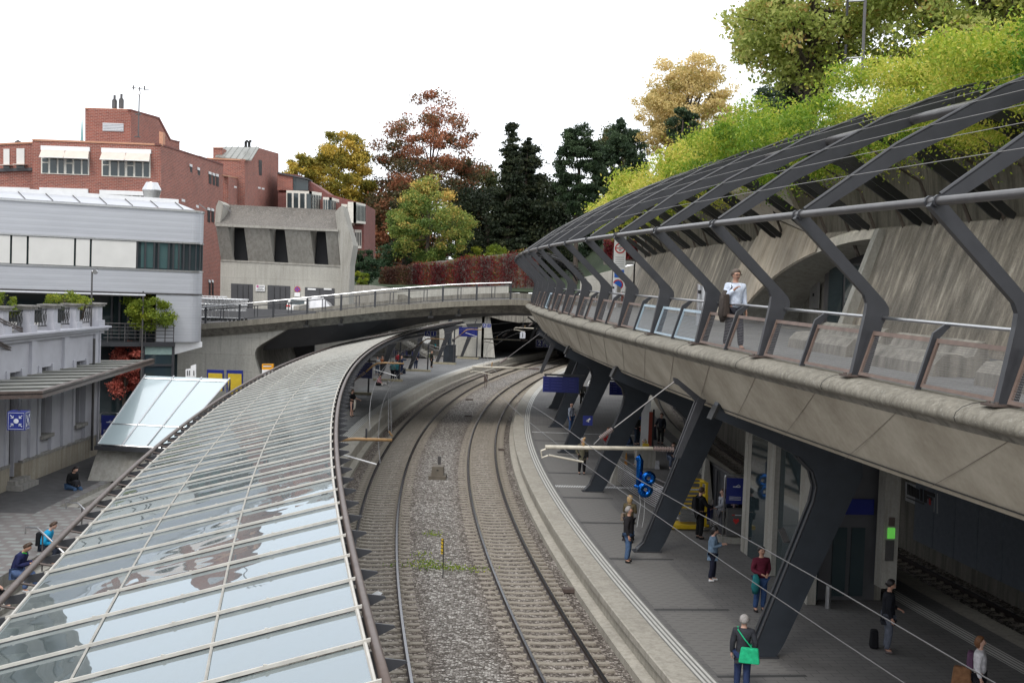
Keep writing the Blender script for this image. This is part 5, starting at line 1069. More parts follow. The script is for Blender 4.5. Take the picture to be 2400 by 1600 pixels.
# ---------------- overhead line
def insul(m,a,b,r=.06,n=9,mi=1):
    a=Vector(a);b=Vector(b)
    for i in range(n):
        q=a.lerp(b,(i+.5)/n); d=(b-a).normalized(); m.tube([q-d*.012,q+d*.012],r,12,m=mi)
    m.tube([a,b],r*.45,8,m=mi)
def rarm(label,s,sh=0):
    R=lambda x,y:Rp(x,y,-47)
    t0=[R(1278,1047),R(1575,1053)]
    conv=lambda v:(lambda os_:C(os_[0],s,v.z))(oS(v))
    t=thing('overhead_line_bracket',label,'line bracket',conv(t0[1]),0,'ivory overhead line brackets of the right track')
    m=MB(); m.tube([conv(R(1278,1047)),conv(R(1530,1051))],.05,10); m.build('main_tube',M['cream'],t,smooth=True)
    m=MB(); insul(m,conv(R(1532,1051)),conv(R(1580,1053)),.065,8,0); m.build('insulator',M['insul'],t)
    m=MB(); m.tube([conv(R(1392,1041)),conv(R(1408,1025))],.018,6); insul(m,conv(R(1406,1027)),conv(R(1436,1005)),.06,9,1); m.tube([conv(R(1440,1002)),conv(R(1582,893))],.016,6); m.build('stay_rod',[M['tube'],M['insul']],t)
    m=MB(); m.tube([conv(R(1284,1050)),conv(R(1268,1056)),conv(R(1270,1072)),conv(R(1284,1067))],.025,6); m.tube([conv(R(1286,1066)),conv(R(1367,1082))],.025,8); m.build('registration_arm',M['cream'],t)
    m=MB(); m.tube([conv(R(1367,1046)),conv(R(1368,1028)),conv(R(1372,1026))],.03,6); m.build('wire_clamp',M['ochre'],t)
    m=MB(); n=(C(0,s+.5,0)-C(0,s-.5,0)).normalized()
    for q in(-.09,.09): m.prism([conv(R(x,y))+n*q-n*.03 for x,y in ((1634,930),(1652,936),(1592,1072),(1580,1070))],n*.06)
    m.prism([conv(R(x,y))-n*.05 for x,y in ((1578,884),(1586,886),(1640,930),(1655,940),(1628,940),(1618,928),(1590,903),(1580,898))],n*.1); m.build('drop_post',M['steel'],t)
for s,l in ((-47,'nearest ivory overhead bracket reaching over the right platform edge'),(-18,'second ivory overhead bracket over the right track below the 2 B sign'),(14,'third ivory overhead bracket before the tunnel mouth'),(42,'farthest ivory overhead bracket inside the dark tunnel mouth')): rarm(l,s)
def larm(label,s,ref):
    t=thing('overhead_line_bracket',label,'line bracket',C(-7.8,s,4.9),0,'ochre overhead line brackets of the left track')
    z=5.0; m=MB(); m.tube([C(-7.9,s,z-.45),C(-7.55,s,z-.12),C(-7.3,s,z+.02),C(-6.9,s,z+.06),C(-5.9,s,z+.05)],[.05,.05,.05,.045,.045],10); m.build('curved_tube',M['ochre'],t,smooth=True)
    m=MB(); insul(m,C(-8.6,s,z-1.0),C(-7.95,s,z-.5),.09,9,0); m.build('insulator',M['insul'],t)
    m=MB(); m.tube([C(-7.5,s,z-.3),C(-6.3,s,z-.62)],.022,6); m.build('registration_arm',M['white'],t)
    m=MB(); m.tube([C(-6.6,s,z+.05),C(-6.6,s,z+.35)],.03,6); m.box(C(-8.65,s,z-1.1),(.3,.3,.3)); m.build('wire_clamp',M['steel'],t)
for s,l in ((-43,'nearest ochre bracket beside the glass canopy edge'),(-11,'ochre bracket over the blue screen of the left platform'),(20,'ochre bracket above the left platform clock'),(44,'farthest ochre bracket near the tunnel wall')): larm(l,s,0)
def wire(label,pts,r,name='overhead_wire'):
    m=MB(); m.tube(pts,r,5); tag(m.build(name,M['tube']),label,'overhead wire')
wire('contact wire over the right hand track, lower of two',[C(-1.55+.15*math.sin(s*.09),s,5.1) for s in fr(-74,72,3)],.008)
wire('carrier wire over the right hand track, upper of two',[C(-1.5,s,5.62+.1*math.sin(s*.18)**2) for s in fr(-74,72,3)],.008)
wire('contact wire over the left hand track, lower of two',[C(-6.2,s,4.4) for s in fr(-43,72,3)],.009)
wire('carrier wire over the left hand track, upper of two',[C(-6.5,s,5.3) for s in fr(-43,72,3)],.009)
t=thing('wire_tension_rod','thin vertical double rod hanging from the ochre bracket over the left track','rod',C(-6.6,-3,4)); m=MB()
for q in (0,6): m.tube([D(909+q,875,72),D(911+q,1018,60)],.018,5)
m.build('rods',M['tube'],t); m=MB(); m.tube([D(911,1010,60),D(920,1022,60)],.05,6); m.build('clamp',M['ochre'],t)
# ballast items
p=G(1026,1120,-.18); t=thing('track_magnet_box','grey brown equipment box with a short post standing in the ballast','equipment box',p); 
m=MB(); m.hexa([(a*.42,b_*.6,z) for z in(0,.18) for a,b_ in((-1,-1),(1,-1),(1,1),(-1,1))]); m.hexa([(a*.3*k_,b_*.42*k_,z) for z,k_ in((.18,1),(.62,.92)) for a,b_ in((-1,-1),(1,-1),(1,1),(-1,1))]); m.build('cast_housing',flat('box_brown',(.14,.12,.095),.6,0,.15,3),t,local=True); m=MB(); m.box((.0,.9,.2),(.16,.1,1.5)); m.build('post',M['tube'],t,local=True); m=MB(); m.box((0,-.4,.45),(.1,.03,.05)); m.build('latch',M['dark'],t,local=True)
p=G(1138,908,-.18); t=thing('track_sign','small rusty plate sign on two legs between the far tracks','sign',p); m=MB(); m.box((0,0,1.05),(.36,.05,.9)); m.build('plate',M['brown'],t,local=True); m=MB(); m.box((-.08,0,.3),(.05,.05,.7)); m.box((.08,0,.3),(.05,.05,.7)); m.build('legs',M['brown'],t,local=True)
p=G(1038,1355,-.18); t=thing('marker_post','thin marker post with a small yellow black plate in the ballast','marker post',p); m=MB(); m.tube([(0,0,0),(-.02,0,1.3)],.018,5); m.build('rod',M['dark'],t,local=True); m=MB(); m.box((-.06,0,1.05),(.07,.02,.5)); m.build('yellow_plate',M['yellow'],t,local=True); m=MB(); 
for q in range(4): m.box((-.06,-.013,.87+.12*q),(.07,.01,.03),ry=.5)
m.build('black_stripe',M['black'],t,local=True)
for i,(x,y,w) in enumerate(((1337,1385,.5),(1175,1055,.35),(1097,975,.5),(1100,937,.6))):
    p=G(x,y,-.16); m=MB(); m.box(p+Vector((0,0,.04)),(w,.28,.12),rz=.1); tag(m.build('cable_cover',M['brown']),['rusty brown box against the right platform wall','small rusty plate beside the right rail','flat metal cable cover between the two tracks','second flat cable cover farther between the tracks'][i],'cable cover')
p=G(884,1393,-.1); m=MB(); m.add([(p.x+a,p.y+b_,p.z+z) for a,b_,z in ((-.14,-.05,.0),(.12,-.07,.02),(.16,.06,.05),(-.05,.12,.06),(-.16,.07,.01),(0,0,.12))],[(0,1,5),(1,2,5),(2,3,5),(3,4,5),(4,0,5)]); tag(m.build('litter_paper',M['white']),'crumpled white paper lying between the rails of the left track','litter')
gp=[]; 
for (x,y,sx_,n_) in ((1030,1330,1.4,420),(1005,1318,.5,150),(1015,1252,.4,110),(990,1300,.3,50),(1110,1335,.8,60)):
    c_=G(x,y,-.15); gp.append(np.array(c_)+RNG.normal(size=(n_,3))*np.array([sx_*.55,.22,.03])+np.array([0,0,.04]))
gp=np.concatenate(gp); o=leaves('weeds',None,gp,.07,L['vine'],RNG.uniform(0,.8,len(gp)),up=0); tag(o,'patch of green weeds creeping over the ballast','weeds',kind='stuff')
# ================================================================ PROMENADE FAR END
def bike(p,rz,label,grp,small=False):
    t=thing('bicycle',label,'bicycle',p,rz,grp)
    for x in(-.52,.52):
        m=MB(); m.tube([(x+.33*math.cos(2*PI*i/14),0,.34+.33*math.sin(2*PI*i/14)) for i in range(15)],.022,5,caps=False); m.tube([(x-.33,0,.34),(x+.33,0,.34)],.006,3); m.tube([(x,0,.01),(x,0,.67)],.006,3); m.build('wheel',M['black'],t,local=True)
    m=MB(); m.tube([(-.52,0,.34),(-.15,0,.32),(.38,0,.8),(-.28,0,.82),(-.15,0,.32)],.02,5); m.tube([(.52,0,.34),(.38,0,.95)],.02,5); m.tube([(-.52,0,.34),(-.28,0,.82)],.015,5); m.build('frame',random.choice([M['inox'],M['blue'],M['red'],M['steel'],M['white']]),t,local=True)
    m=MB(); m.tube([(.36,-.25,1.02),(.38,0,.97),(.36,.25,1.02)],.016,5); m.build('handlebar',M['inox'],t,local=True); m=MB(); m.box((-.3,0,.92),(.25,.13,.06)); m.build('saddle',M['black'],t,local=True); return t
b0=None; k=0
ords=['first','second','third','fourth','fifth','sixth','seventh','eighth','ninth','tenth','eleventh','twelfth','thirteenth','fourteenth']
protos=[bike((-14.5,150.5,.55),1.35,'first bicycle from the left in the row below the stair','bicycles parked under the street')]
for i in range(1,12): dup(protos[0],(-14.9+.36*i-.0,149+.3*math.sin(i*2)-(i%2)*.9-3.5,.55),1.3+.25*math.sin(i*3),'%s bicycle from the left in the row below the stair'%ords[i])
q0=bike(C(6.0,6,zd(6)),.6,'nearest bicycle parked at the far end of the walkway','bicycles at the far end of the walkway')
for i in range(1,5): dup(q0,C(5.6+.5*i,6+.8*i,zd(6)),.6+.1*i,'%s bicycle parked at the far end of the walkway'%ords[i])
t=thing('bicycle_rack','row of bent steel hoops between the walkway bicycles','bicycle rack',C(6.3,5,zd(5)))
for i in range(6): m=MB(); p=C(5.4+.45*i,5+.6*i,zd(5)); m.tube([p,p+Vector((0,0,.6)),p+Vector((0,.1,.8)),p+Vector((0,.5,.8)),p+Vector((0,.6,.6)),p+Vector((0,.6,0))],.03,6); m.build('hoop',M['inox'],t)
# tall sign panel
p=D(1451,640,78); t=thing('traffic_sign_panel','tall white traffic panel with red ring sign and blue pictogram beyond the walkway','traffic sign',Vector((p.x,78,zd(2))))
hh=D(1451,580,78).z-zd(2); m=MB(); m.box((0,0,hh-1.05),(.75,.05,3.5)); m.build('panel',M['white'],t,local=True); m=MB(); m.tube([(-.4,.05,0),(-.4,.05,hh)],.04,6); m.build('pole',M['tube'],t,local=True)
m=MB(); m.disc((0,-.03,hh-.05),.33,(0,-1,0),24,th=.01); m.build('red_ring',M['red'],t,local=True); m=MB(); m.disc((-.05,-.03,hh-2.35),.33,(0,-1,0),24,th=.01); m.build('red_ring',M['red'],t,local=True); m=MB(); m.disc((0,-.042,hh-.05),.25,(0,-1,0),24,th=.01); m.build('ring_centre',M['white'],t,local=True)
m=MB(); m.disc((-.05,-.042,hh-2.35),.25,(0,-1,0),24,th=.01); m.box((-.0,-.035,hh-1.65),(.6,.01,.5)); m.build('blue_field',flat('sign_blue',(.02,.12,.5),.4),t,local=True)
m=MB(); m.box((0,-.055,hh-.05),(.5,.01,.06)); m.build('red_bar',M['red'],t,local=True); m=MB(); m.box((0,-.055,hh+.07),(.14,.01,.06)); m.box((0,-.055,hh-.17),(.14,.01,.06)); 
for q in range(5): m.box((0,-.03,hh-.62-.14*q),(.55,.01,.02))
m.build('black_text',M['door'],t,local=True); m=MB(); m.box((-.1,-.046,hh-1.6),(.2,.01,.14)); m.box((.1,-.046,hh-1.75),(.12,.01,.2)); m.build('white_symbol',M['white'],t,local=True)
t=thing('street_name_sign','narrow white pointer sign beside the traffic panel','sign',D(1475,615,80)); m=MB(); m.box((0,0,0),(.7,.04,.16)); m.build('arrow_plate',M['white'],t,local=True); m=MB(); m.box((0,-.03,0),(.45,.01,.04)); m.build('lettering',M['door'],t,local=True); m=MB(); m.tube([(.35,.05,.9),(.35,.05,-3.2)],.06,6); m.build('pole',M['black'],t,local=True)
# pale wall and vaulted roof at far end
m=MB(); m.prism([C(4.5,27,8),C(16,27,8),C(16,27,11.6),C(9,27,11.6),C(4.5,27,10.3)],(0,.5,0)); tag(m.build('end_wall',M['concbox']),'pale concrete wall closing the far end of the walkway','wall')
t=thing('vaulted_roof','small curved roof of grey slats at the far end of the walkway','roof',C(4,8,11))
for i in range(16):
    f=i/15; a=f*1.35; m=MB(); m.hexa([C(.6+3.6*math.sin(a)*1.05,-2+3*f,9.6+2.0*math.cos(a)-.0),C(.6+3.6*math.sin(a)*1.05,12,9.6+2.0*math.cos(a)),C(.85+3.6*math.sin(a)*1.05,12,9.6+2.0*math.cos(a)-.06),C(.85+3.6*math.sin(a)*1.05,-2+3*f,9.6+2.0*math.cos(a)-.06)]+[C(.6+3.6*math.sin(a)*1.05,-2+3*f,9.66+2.0*math.cos(a)),C(.6+3.6*math.sin(a)*1.05,12,9.66+2.0*math.cos(a)),C(.85+3.6*math.sin(a)*1.05,12,9.6+2.0*math.cos(a)),C(.85+3.6*math.sin(a)*1.05,-2+3*f,9.6+2.0*math.cos(a))]); m.build('slat',M['tube'],t)
for s in (-1,4,9): m=MB(); m.tube([C(.6+3.7*math.sin(q*.17),s,9.5+2.0*math.cos(q*.17)) for q in range(9)],.06,6); m.build('arch',M['steel'],t)
# red creeper wall
def creeper(label,px,y0,y1,x0,x1,Y,mat,n):
    a=D(x0,y1(x0),Y); c_=D(x1,y1(x1),Y); t=thing('creeper_covered_wall',label,'wall',((a.x+c_.x)/2,Y,a.z)); P0=wloc(t)
    m=MB(); poly=[D(x0,y1(x0)+14,Y),D(x1,y1(x1)+14,Y),D(x1,y0(x1)+3,Y),D(x0,y0(x0)+3,Y)]; m.prism(poly,(0,.4,0)); m.build('wall_core',M['conc_dark'],t)
    xx=RNG.uniform(x0,x1,n); f=RNG.uniform(0,1,n); P=[]; V=[]
    for x,q in zip(xx,f):
        p=D(x,y0(x)+(y1(x)-y0(x))*q,Y-.15-RNG.uniform(0,.35)); P.append(p[:]); V.append(.5+.28*math.sin(p.x*2.1)+.2*RNG.normal()+(.45 if q<.12 and RNG.uniform()<.5 else 0))
    P=np.array(P)-np.array(P0)+RNG.normal(size=(n,3))*.06; leaves('creeper_leaves',t,P,.2,L[mat],np.array(V),bend=.5)
creeper('long wall covered in crimson creeper behind the bridge railing',0,lambda x:628-(x-890)*.122+4*math.sin(x*.05),lambda x:672,965,1262,158,'creeper',17000)
creeper('left end of the hedge wall with browner creeper leaves',0,lambda x:628-(x-890)*.10,lambda x:676,888,966,157,'creeper2',6000)
creeper('patch of red creeper seen through the pergola ribs beside the traffic sign',0,lambda x:562,lambda x:606,1415,1530,115,'creeper',6000)
# ================================================================ LEFT BUILDINGS
def pq(par,name,mat,pl,fn,d=(0,.3,0)):  # polygon in pixel space mapped with fn
    m=MB(); m.prism([fn(x,y) for x,y in pl],d); return m.build(name,mat,par)
# --- metallic building
mb_=thing('metal_clad_building','long white metal clad building with rounded end and a band of blinds','building',(-24,70,.55))
# front facade plane from (x px=-160,Y=64.7) to (px 448,Y=72)
A0=D(-160,600,64.7); A1=D(448,600,72.); dirx=(Vector((A1.x,A1.y,0))-Vector((A0.x,A0.y,0))); LN=dirx.length; dirx.normalize(); nrm=Vector((dirx.y,-dirx.x,0))
if nrm.y>0: nrm=-nrm
def FP(u,z,o=0): return Vector((A0.x,A0.y,0))+dirx*u+nrm*o+Vector((0,0,z))
def onF(px,py,o=0):
    d=ray(px,py); P0=Vector((A0.x,A0.y,0))+nrm*o; t_=nrm.dot(P0-CAM)/nrm.dot(d); p=CAM+d*t_; return (p-Vector((A0.x,A0.y,0))).dot(dirx),p.z
zT=onF(0,468)[1]; zA=onF(0,546)[1]; zB=onF(0,618)[1]; zC=onF(0,677)[1]; zD=onF(440,801)[1]
def outline(u0,r=1.15,o=0,n=9,back=9):
    pts=[(u0,o)]+[(LN,o)]; pts+=[(LN+r*math.sin(a)*1.0+0,o-r*1.6*(1-math.cos(a))) for a in np.linspace(.15,PI/2,n)]; pts+=[(LN+r,o-back)]; return pts
def band(nm,z0,z1,o,mat,u0=-3,par=mb_,r=1.15):
    m=MB(); pts=outline(u0,r,o); k=len(pts); m.add([FP(u,z0,q) for u,q in pts]+[FP(u,z1,q) for u,q in pts],[(i,i+1,i+1+k,i+k) for i in range(k-1)]); m.add([FP(u,z1,q) for u,q in pts]+[FP(u0,z1,-9)],[tuple(range(k+1))]); m.add([FP(u,z0,q) for u,q in pts]+[FP(u0,z0,-9)],[tuple(range(k+1))]); return m.build(nm,mat,par)
band('upper_cladding',zA,zT,0,M['clad']); uL=onF(366,700)[0]
band('lower_cladding',zC,zB,-.0,M['clad']); band('rounded_drum',zD,zC+.01,-.002,M['clad'],u0=uL)
band('window_band',zB,zA,-.12,M['dglass']); band('eaves',zT-.02,zT+.1,.08,M['inox'],r=1.2); band('sill',zA-.08,zA+.02,.05,M['inox'],r=1.2); band('sill',zB-.08,zB+.02,.05,M['inox'],r=1.2); band('sill',zC-.05,zC+.03,.05,M['tube'],r=1.2)
ed=[-60,-8,25,64,175,212,321]
for a,c in zip(ed,ed[1:]):
    u0=onF(a+3.5,600)[0]; u1=onF(c-2,600)[0]; m=MB(); m.hexa([FP(u0,zB+.05,-.1),FP(u1,zB+.05,-.1),FP(u1,zB+.05,.0),FP(u0,zB+.05,.0),FP(u0,zA-.1,-.1),FP(u1,zA-.1,-.1),FP(u1,zA-.1,.0),FP(u0,zA-.1,.0)]); m.build('window_blind',M['blindw'],mb_)
for px in (322,341,362,372,396,407,420,431,445): 
    u=onF(px,600)[0]; m=MB(); m.box(FP(u,(zA+zB)/2,-.06),(.09,.09,zA-zB-.1),rz=math.atan2(dirx.y,dirx.x)); m.build('mullion',M['steel'],mb_)
for a in np.linspace(.3,1.5,5): m=MB(); m.box(FP(LN+1.15*math.sin(a),(zA+zB)/2,-.1-1.84*(1-math.cos(a))),(.06,.06,zA-zB-.1)); m.build('mullion',M['steel'],mb_)
for px,w in ((348,.8),(385,.7),(415,.5)):
    u=onF(px,600)[0]; m=MB(); m.box(FP(u,(zA+zB)/2,-.11),(w,.03,zA-zB-.2),rz=math.atan2(dirx.y,dirx.x)); m.build('drawn_curtain',M['tglass'],mb_)
# roof skylight strip
m=MB(); zR=zT+.12; m.add([FP(-3,zR,-.1),FP(LN+.2,zR,-.1),FP(LN-.6,zR+.42,-1.1),FP(-3,zR+.42,-1.1)],[(0,1,2,3)]); m.add([FP(LN+.2,zR,-.1),FP(LN+.9,zR,-2.6),FP(LN-.6,zR+.42,-1.1)],[(0,1,2)]); m.build('skylight',M['clad'],mb_)
for i in range(13): u=i*1.45-1.2; m=MB(); m.tube([FP(u,zR+.03,-.12),FP(u-.2,zR+.44,-1.08)],.03,4); m.build('skylight_bar',M['tube'],mb_)
m=MB(); m.hexa([FP(-3,zR+.40,-1.3),FP(LN-.5,zR+.40,-1.3),FP(LN-.5,zR+.40,-1.05),FP(-3,zR+.40,-1.05),FP(-3,zR+.62,-1.3),FP(LN-.5,zR+.62,-1.3),FP(LN-.5,zR+.62,-1.05),FP(-3,zR+.62,-1.05)]); m.build('ridge_cap',M['white'],mb_)
m=MB(); m.prism([FP(-3,zR+.3,-1.3),FP(LN-.7,zR+.3,-1.3),FP(LN-.7,zR+.3,-9),FP(-3,zR+.3,-9)],(0,0,.05)); m.build('roof',M['zinc'],mb_)
m=MB(); m.prism([onFp for onFp in (FP(uL+.9,zD-.02,-.3),FP(LN+.95,zD-.02,-.5),FP(LN+.95,zD-.32,-.5),FP(uL+.9,zD-.85,-.3))],nrm*-2); m.build('wedge_soffit',M['white'],mb_)
# recessed glazed floor, balcony
zbal=onF(330,801)[1]
m=MB(); m.hexa([FP(-3,.55,-2.4),FP(LN,.55,-2.4),FP(LN,.55,-2.2),FP(-3,.55,-2.2),FP(-3,zC,-2.4),FP(LN,zC,-2.4),FP(LN,zC,-2.2),FP(-3,zC,-2.2)]); m.build('recessed_glazing',M['dglass'],mb_)
for px in (262,280,300,318): m=MB(); u=onF(px,730,-2.2)[0]; m.box(FP(u,(zbal+zC)/2,-2.15),(.12,.1,zC-zbal)); m.build('mullion',M['steel'],mb_)
m=MB(); m.hexa([FP(-3,zbal-.25,-2.2),FP(LN-.9,zbal-.25,-2.2),FP(LN-.9,zbal-.25,.3),FP(-3,zbal-.25,.3),FP(-3,zbal,-2.2),FP(LN-.9,zbal,-2.2),FP(LN-.9,zbal,.3),FP(-3,zbal,.3)]); m.build('balcony_slab',M['steel'],mb_)
for h in (.25,.45,.65,.85,1.05): m=MB(); m.tube([FP(onF(240,780)[0],zbal+h,.25),FP(onF(404,780)[0],zbal+h,.25)],.02 if h<1 else .03,5); m.build('balcony_rail',M['tube'],mb_)
for px in (250,290,326,338,362,384,404): u=onF(px,780)[0]; m=MB(); m.tube([FP(u,zbal-.1,.25),FP(u,zbal+1.05,.25)],.03,5); m.build('balcony_post',M['tube'],mb_)
m=MB(); m.tube([FP(-2,zC-.12,.9),FP(onF(330,700)[0],zC-.12,.9)],.07,6); m.tube([FP(-2,zC-.12,.5),FP(onF(330,700)[0],zC-.12,.5)],.05,6); m.build('awning_box',M['inox'],mb_)
# shop below
m=MB(); m.hexa([FP(onF(333,840)[0],.55,-.5),FP(onF(405,840)[0],.55,-.5),FP(onF(405,840)[0],.55,.1),FP(onF(333,840)[0],.55,.1),FP(onF(333,840)[0],zbal-.3,-.5),FP(onF(405,840)[0],zbal-.3,-.5),FP(onF(405,840)[0],zbal-.3,.1),FP(onF(333,840)[0],zbal-.3,.1)]); m.build('shop_front',M['dglass'],mb_)
u0,u1=onF(338,830)[0],onF(402,830)[0]; m=MB(); m.box(FP((u0+u1)/2,onF(370,818)[1],.13),(u1-u0,.03,.62),rz=math.atan2(dirx.y,dirx.x)); m.build('frosted_panel',flat('frosted_teal',(.22,.30,.28),.4),mb_)
for px in(334,404): m=MB(); m.box(FP(onF(px,840)[0],2.9,.14),(.14,.1,4.7)); m.build('shop_post',M['steel'],mb_)
m=MB(); m.box(FP((u0+u1)/2,onF(370,855)[1],.14),(u1-u0,.08,.12),rz=math.atan2(dirx.y,dirx.x)); m.build('shop_rail',M['steel'],mb_)
m=MB(); m.tube([FP(onF(327,780)[0],.55,.6),FP(onF(327,780)[0],zC+.1,.6)],.05,6); m.build('downpipe',M['tube'],mb_)
# vent on the roof
p=D(355,478,75); t=thing('roof_vent','large silver double cone ventilator on the metal clad building','vent',p); k_=75/F
def lathe(prof,n=24):
    m=MB(); m.add([(r*math.cos(2*PI*i/n),r*math.sin(2*PI*i/n),z) for r,z in prof for i in range(n)],[(j*n+i,j*n+(i+1)%n,(j+1)*n+(i+1)%n,(j+1)*n+i) for j in range(len(prof)-1) for i in range(n)]); return m
lathe([(16*k_,0),(16*k_,8*k_),(21*k_,32*k_)]).build('lower_cone',M['inox'],t,local=True,smooth=True); lathe([(22*k_,31*k_),(22*k_,33*k_),(13*k_,50*k_),(.01,51*k_)]).build('upper_cone',M['inox'],t,local=True)
# --- brick building
bb=thing('brick_building','large red brick building with white awning windows and a stair tower','building',(-33,100,.55))
YB=95; f=lambda x,y:D(x,y,YB); XS=D(377,340,YB).x
pq(bb,'front_wall',M['brick'],[(76,328),(377,339.5),(377,760),(76,760)],f,(0,14,0))
sd=lambda x,y:XP(x,y,XS+.001)
pq(bb,'side_wall',M['brick'],[(378,340),(468,369),(468,366),(523,387),(523,760),(378,760)],sd,(-.4,0,0))
pq(bb,'coping',M['coping'],[(75,325.5),(378,337),(378,341),(75,329.5)],lambda x,y:D(x,y,YB-.08),(0,.5,0))
pq(bb,'coping',M['brickd'],[(377.5,337),(468,366),(468,369),(377.5,341)],lambda x,y:XP(x,y,XS+.05),(-.5,0,0)); pq(bb,'coping',M['brickd'],[(468,365),(524,384),(524,388),(468,369)],lambda x,y:XP(x,y,XS+.05),(-.5,0,0))
pq(bb,'left_wing_wall',M['brick'],[(-140,345),(76,335),(76,760),(-140,760)],lambda x,y:D(x,y,YB+1.5),(0,10,0))
pq(bb,'coping',M['coping'],[(-140,342),(76,332),(76,336),(-140,346)],lambda x,y:D(x,y,YB+1.4),(0,.5,0))
pq(bb,'wing_ledge',M['door'],[(-60,397),(75,393),(75,400),(-60,404)],lambda x,y:D(x,y,YB+1.3),(0,.3,0))
YT=98; XT=D(307,300,YT).x
pq(bb,'tower_wall',M['brick'],[(199.5,255),(307,258),(307,345),(199.5,340)],lambda x,y:D(x,y,YT),(0,5,0))
pq(bb,'tower_side_wall',M['brick'],[(307,258),(373,277),(400,328),(421,333),(421,352),(307,345)],lambda x,y:XP(x,y,XT),(-3.4,0,0))
pq(bb,'coping',M['coping'],[(199,252.5),(308,256),(308,259),(199,255.5)],lambda x,y:D(x,y,YT-.08),(0,.5,0))
pq(bb,'coping',M['brickd'],[(307,256),(374,275),(401,326.5),(422,331.5),(422,334),(399,329),(372,278.5),(307,259)],lambda x,y:XP(x,y,XT+.05),(-.3,0,0))
pq(bb,'louvre',M['inox'],[(240.5,288),(289.5,290),(289.5,308.5),(240.5,307)],lambda x,y:D(x,y,YT-.06),(0,.05,0))
for i in range(5): pq(bb,'louvre_gap',M['tube'],[(241,290.5+i*3.6),(289,292.3+i*3.6),(289,293+i*3.6),(241,291.2+i*3.6)],lambda x,y:D(x,y,YT-.1),(0,.03,0))
pq(bb,'chimney_stub',M['coping'],[(373,308),(382,310),(382,342),(373,340)],lambda x,y:D(x,y,YB+1),(0,.6,0))
def chim(x0,x1,y0,y1,Y): 
    m=MB(); c0=D((x0+x1)/2,y1,Y); r=(x1-x0)/2*Y/F; h=(y1-y0)*Y/F; m.tube([c0,c0+Vector((0,0,h*.6))],r,10); m.tube([c0+Vector((0,0,h*.6)),c0+Vector((0,0,h))],r*.5,8); m.tube([c0+Vector((0,0,h*.62)),c0+Vector((0,0,h*.68))],r*.85,8); m.build('flue',M['tube'],bb)
chim(262,274,224,254,YT+1); chim(278,290,221,254,YT+1); chim(35,49,329,336,YB+3)
def wwin(x0,x1,y0,y1,sl,Y,n=2,aw=True,par=bb):
    f2=lambda o:(lambda x,y:D(x,y+(x-x0)*sl,Y-o)); w=x1-x0
    o=pq(par,'window',M['frame'],[(x0,y0),(x1,y0),(x1,y1),(x0,y1)],f2(.05),(0,.1,0))
    pq(o,'shutter_box',M['white'],[(x0-1,y0),(x1+1,y0),(x1+1,y0+10),(x0-1,y0+10)],f2(.18),(0,.15,0))
    for i in range(n):
        a=x0+w*i/n+2; c_=x0+w*(i+1)/n-2; pw=c_-a
        ys=y0+(30 if aw else 11)
        for u0,u1,v0,v1 in ((.02,.27,.0,.22),(.02,.27,.30,.93),(.37,.66,.0,.93),(.74,.97,.0,.93)):
            pq(o,'pane',M['dglass'],[(a+pw*u0,ys+(y1-ys)*v0),(a+pw*u1,ys+(y1-ys)*v0),(a+pw*u1,ys+(y1-ys)*v1),(a+pw*u0,ys+(y1-ys)*v1)],f2(.09),(0,.03,0))
        if aw:
            q=[D(x,y+(x-x0)*sl,Yq) for x,y,Yq in ((a-1,y0+10,Y-.2),(c_+1,y0+10,Y-.2),(c_-1,y0+27,Y-.9),(a-7,y0+27,Y-.9))]; m=MB(); m.prism(q,(0,.02,-.03)); m.build('awning',M['blind'],o)
            m=MB(); m.tube([q[2],D(c_+1,y0+42+(c_-x0)*sl,Y-.1)],.02,4); m.tube([q[2],q[3]],.03,5); m.build('awning_arm',M['white'],o)
wwin(96,209,341,407,.035,YB); wwin(238,352.5,346.5,413,.035,YB); wwin(93,205,439,500,.035,YB,aw=False); wwin(234,346,445,510,.035,YB,aw=False); wwin(2,68,438,500,.03,YB+1.5,1,False)
for x0,x1,y0 in ((8,22,349),(38.5,57,348)):
    o=pq(bb,'window',M['blindw'],[(x0,y0),(x1,y0),(x1,y0+37),(x0,y0+37)],lambda x,y:D(x,y,YB+1.42),(0,.05,0)); pq(o,'awning',M['blind'],[(x0-9,y0+36),(x1,y0+36),(x1,y0+38),(x0-9,y0+38)],lambda x,y:D(x,y,YB+.8),(0,.7,0)); pq(o,'pane',M['dglass'],[(x0,y0+38),(x1,y0+38),(x1,y0+48),(x0,y0+48)],lambda x,y:D(x,y,YB+1.42),(0,.05,0))
for x0,y0,x1,y1 in ((445.5,384,451,449),(463.5,392,469,455),(490,402,496,430),(499,405,504.5,433),(507,407,513,436),(426,466,434,474),(460,480,466,486),(487,486,493,520),(496,488,502,520),(497,655,501,690),(490,655,494,690)):
    o=pq(bb,'slit_window',M['dark'],[(x0,y0),(x1,y0+2),(x1,y1+2),(x0,y1)],lambda x,y:XP(x,y,XS+.03),(-.05,0,0)); pq(o,'blind_box',M['white'],[(x0,y0),(x1,y0+2),(x1,y0+8),(x0,y0+6)],lambda x,y:XP(x,y,XS+.1),(-.06,0,0))
m=MB(); m.tube([sd(451,449),sd(457,424),sd(466,412),sd(450,408)],.03,4); m.build('open_blind_arm',M['white'],bb)
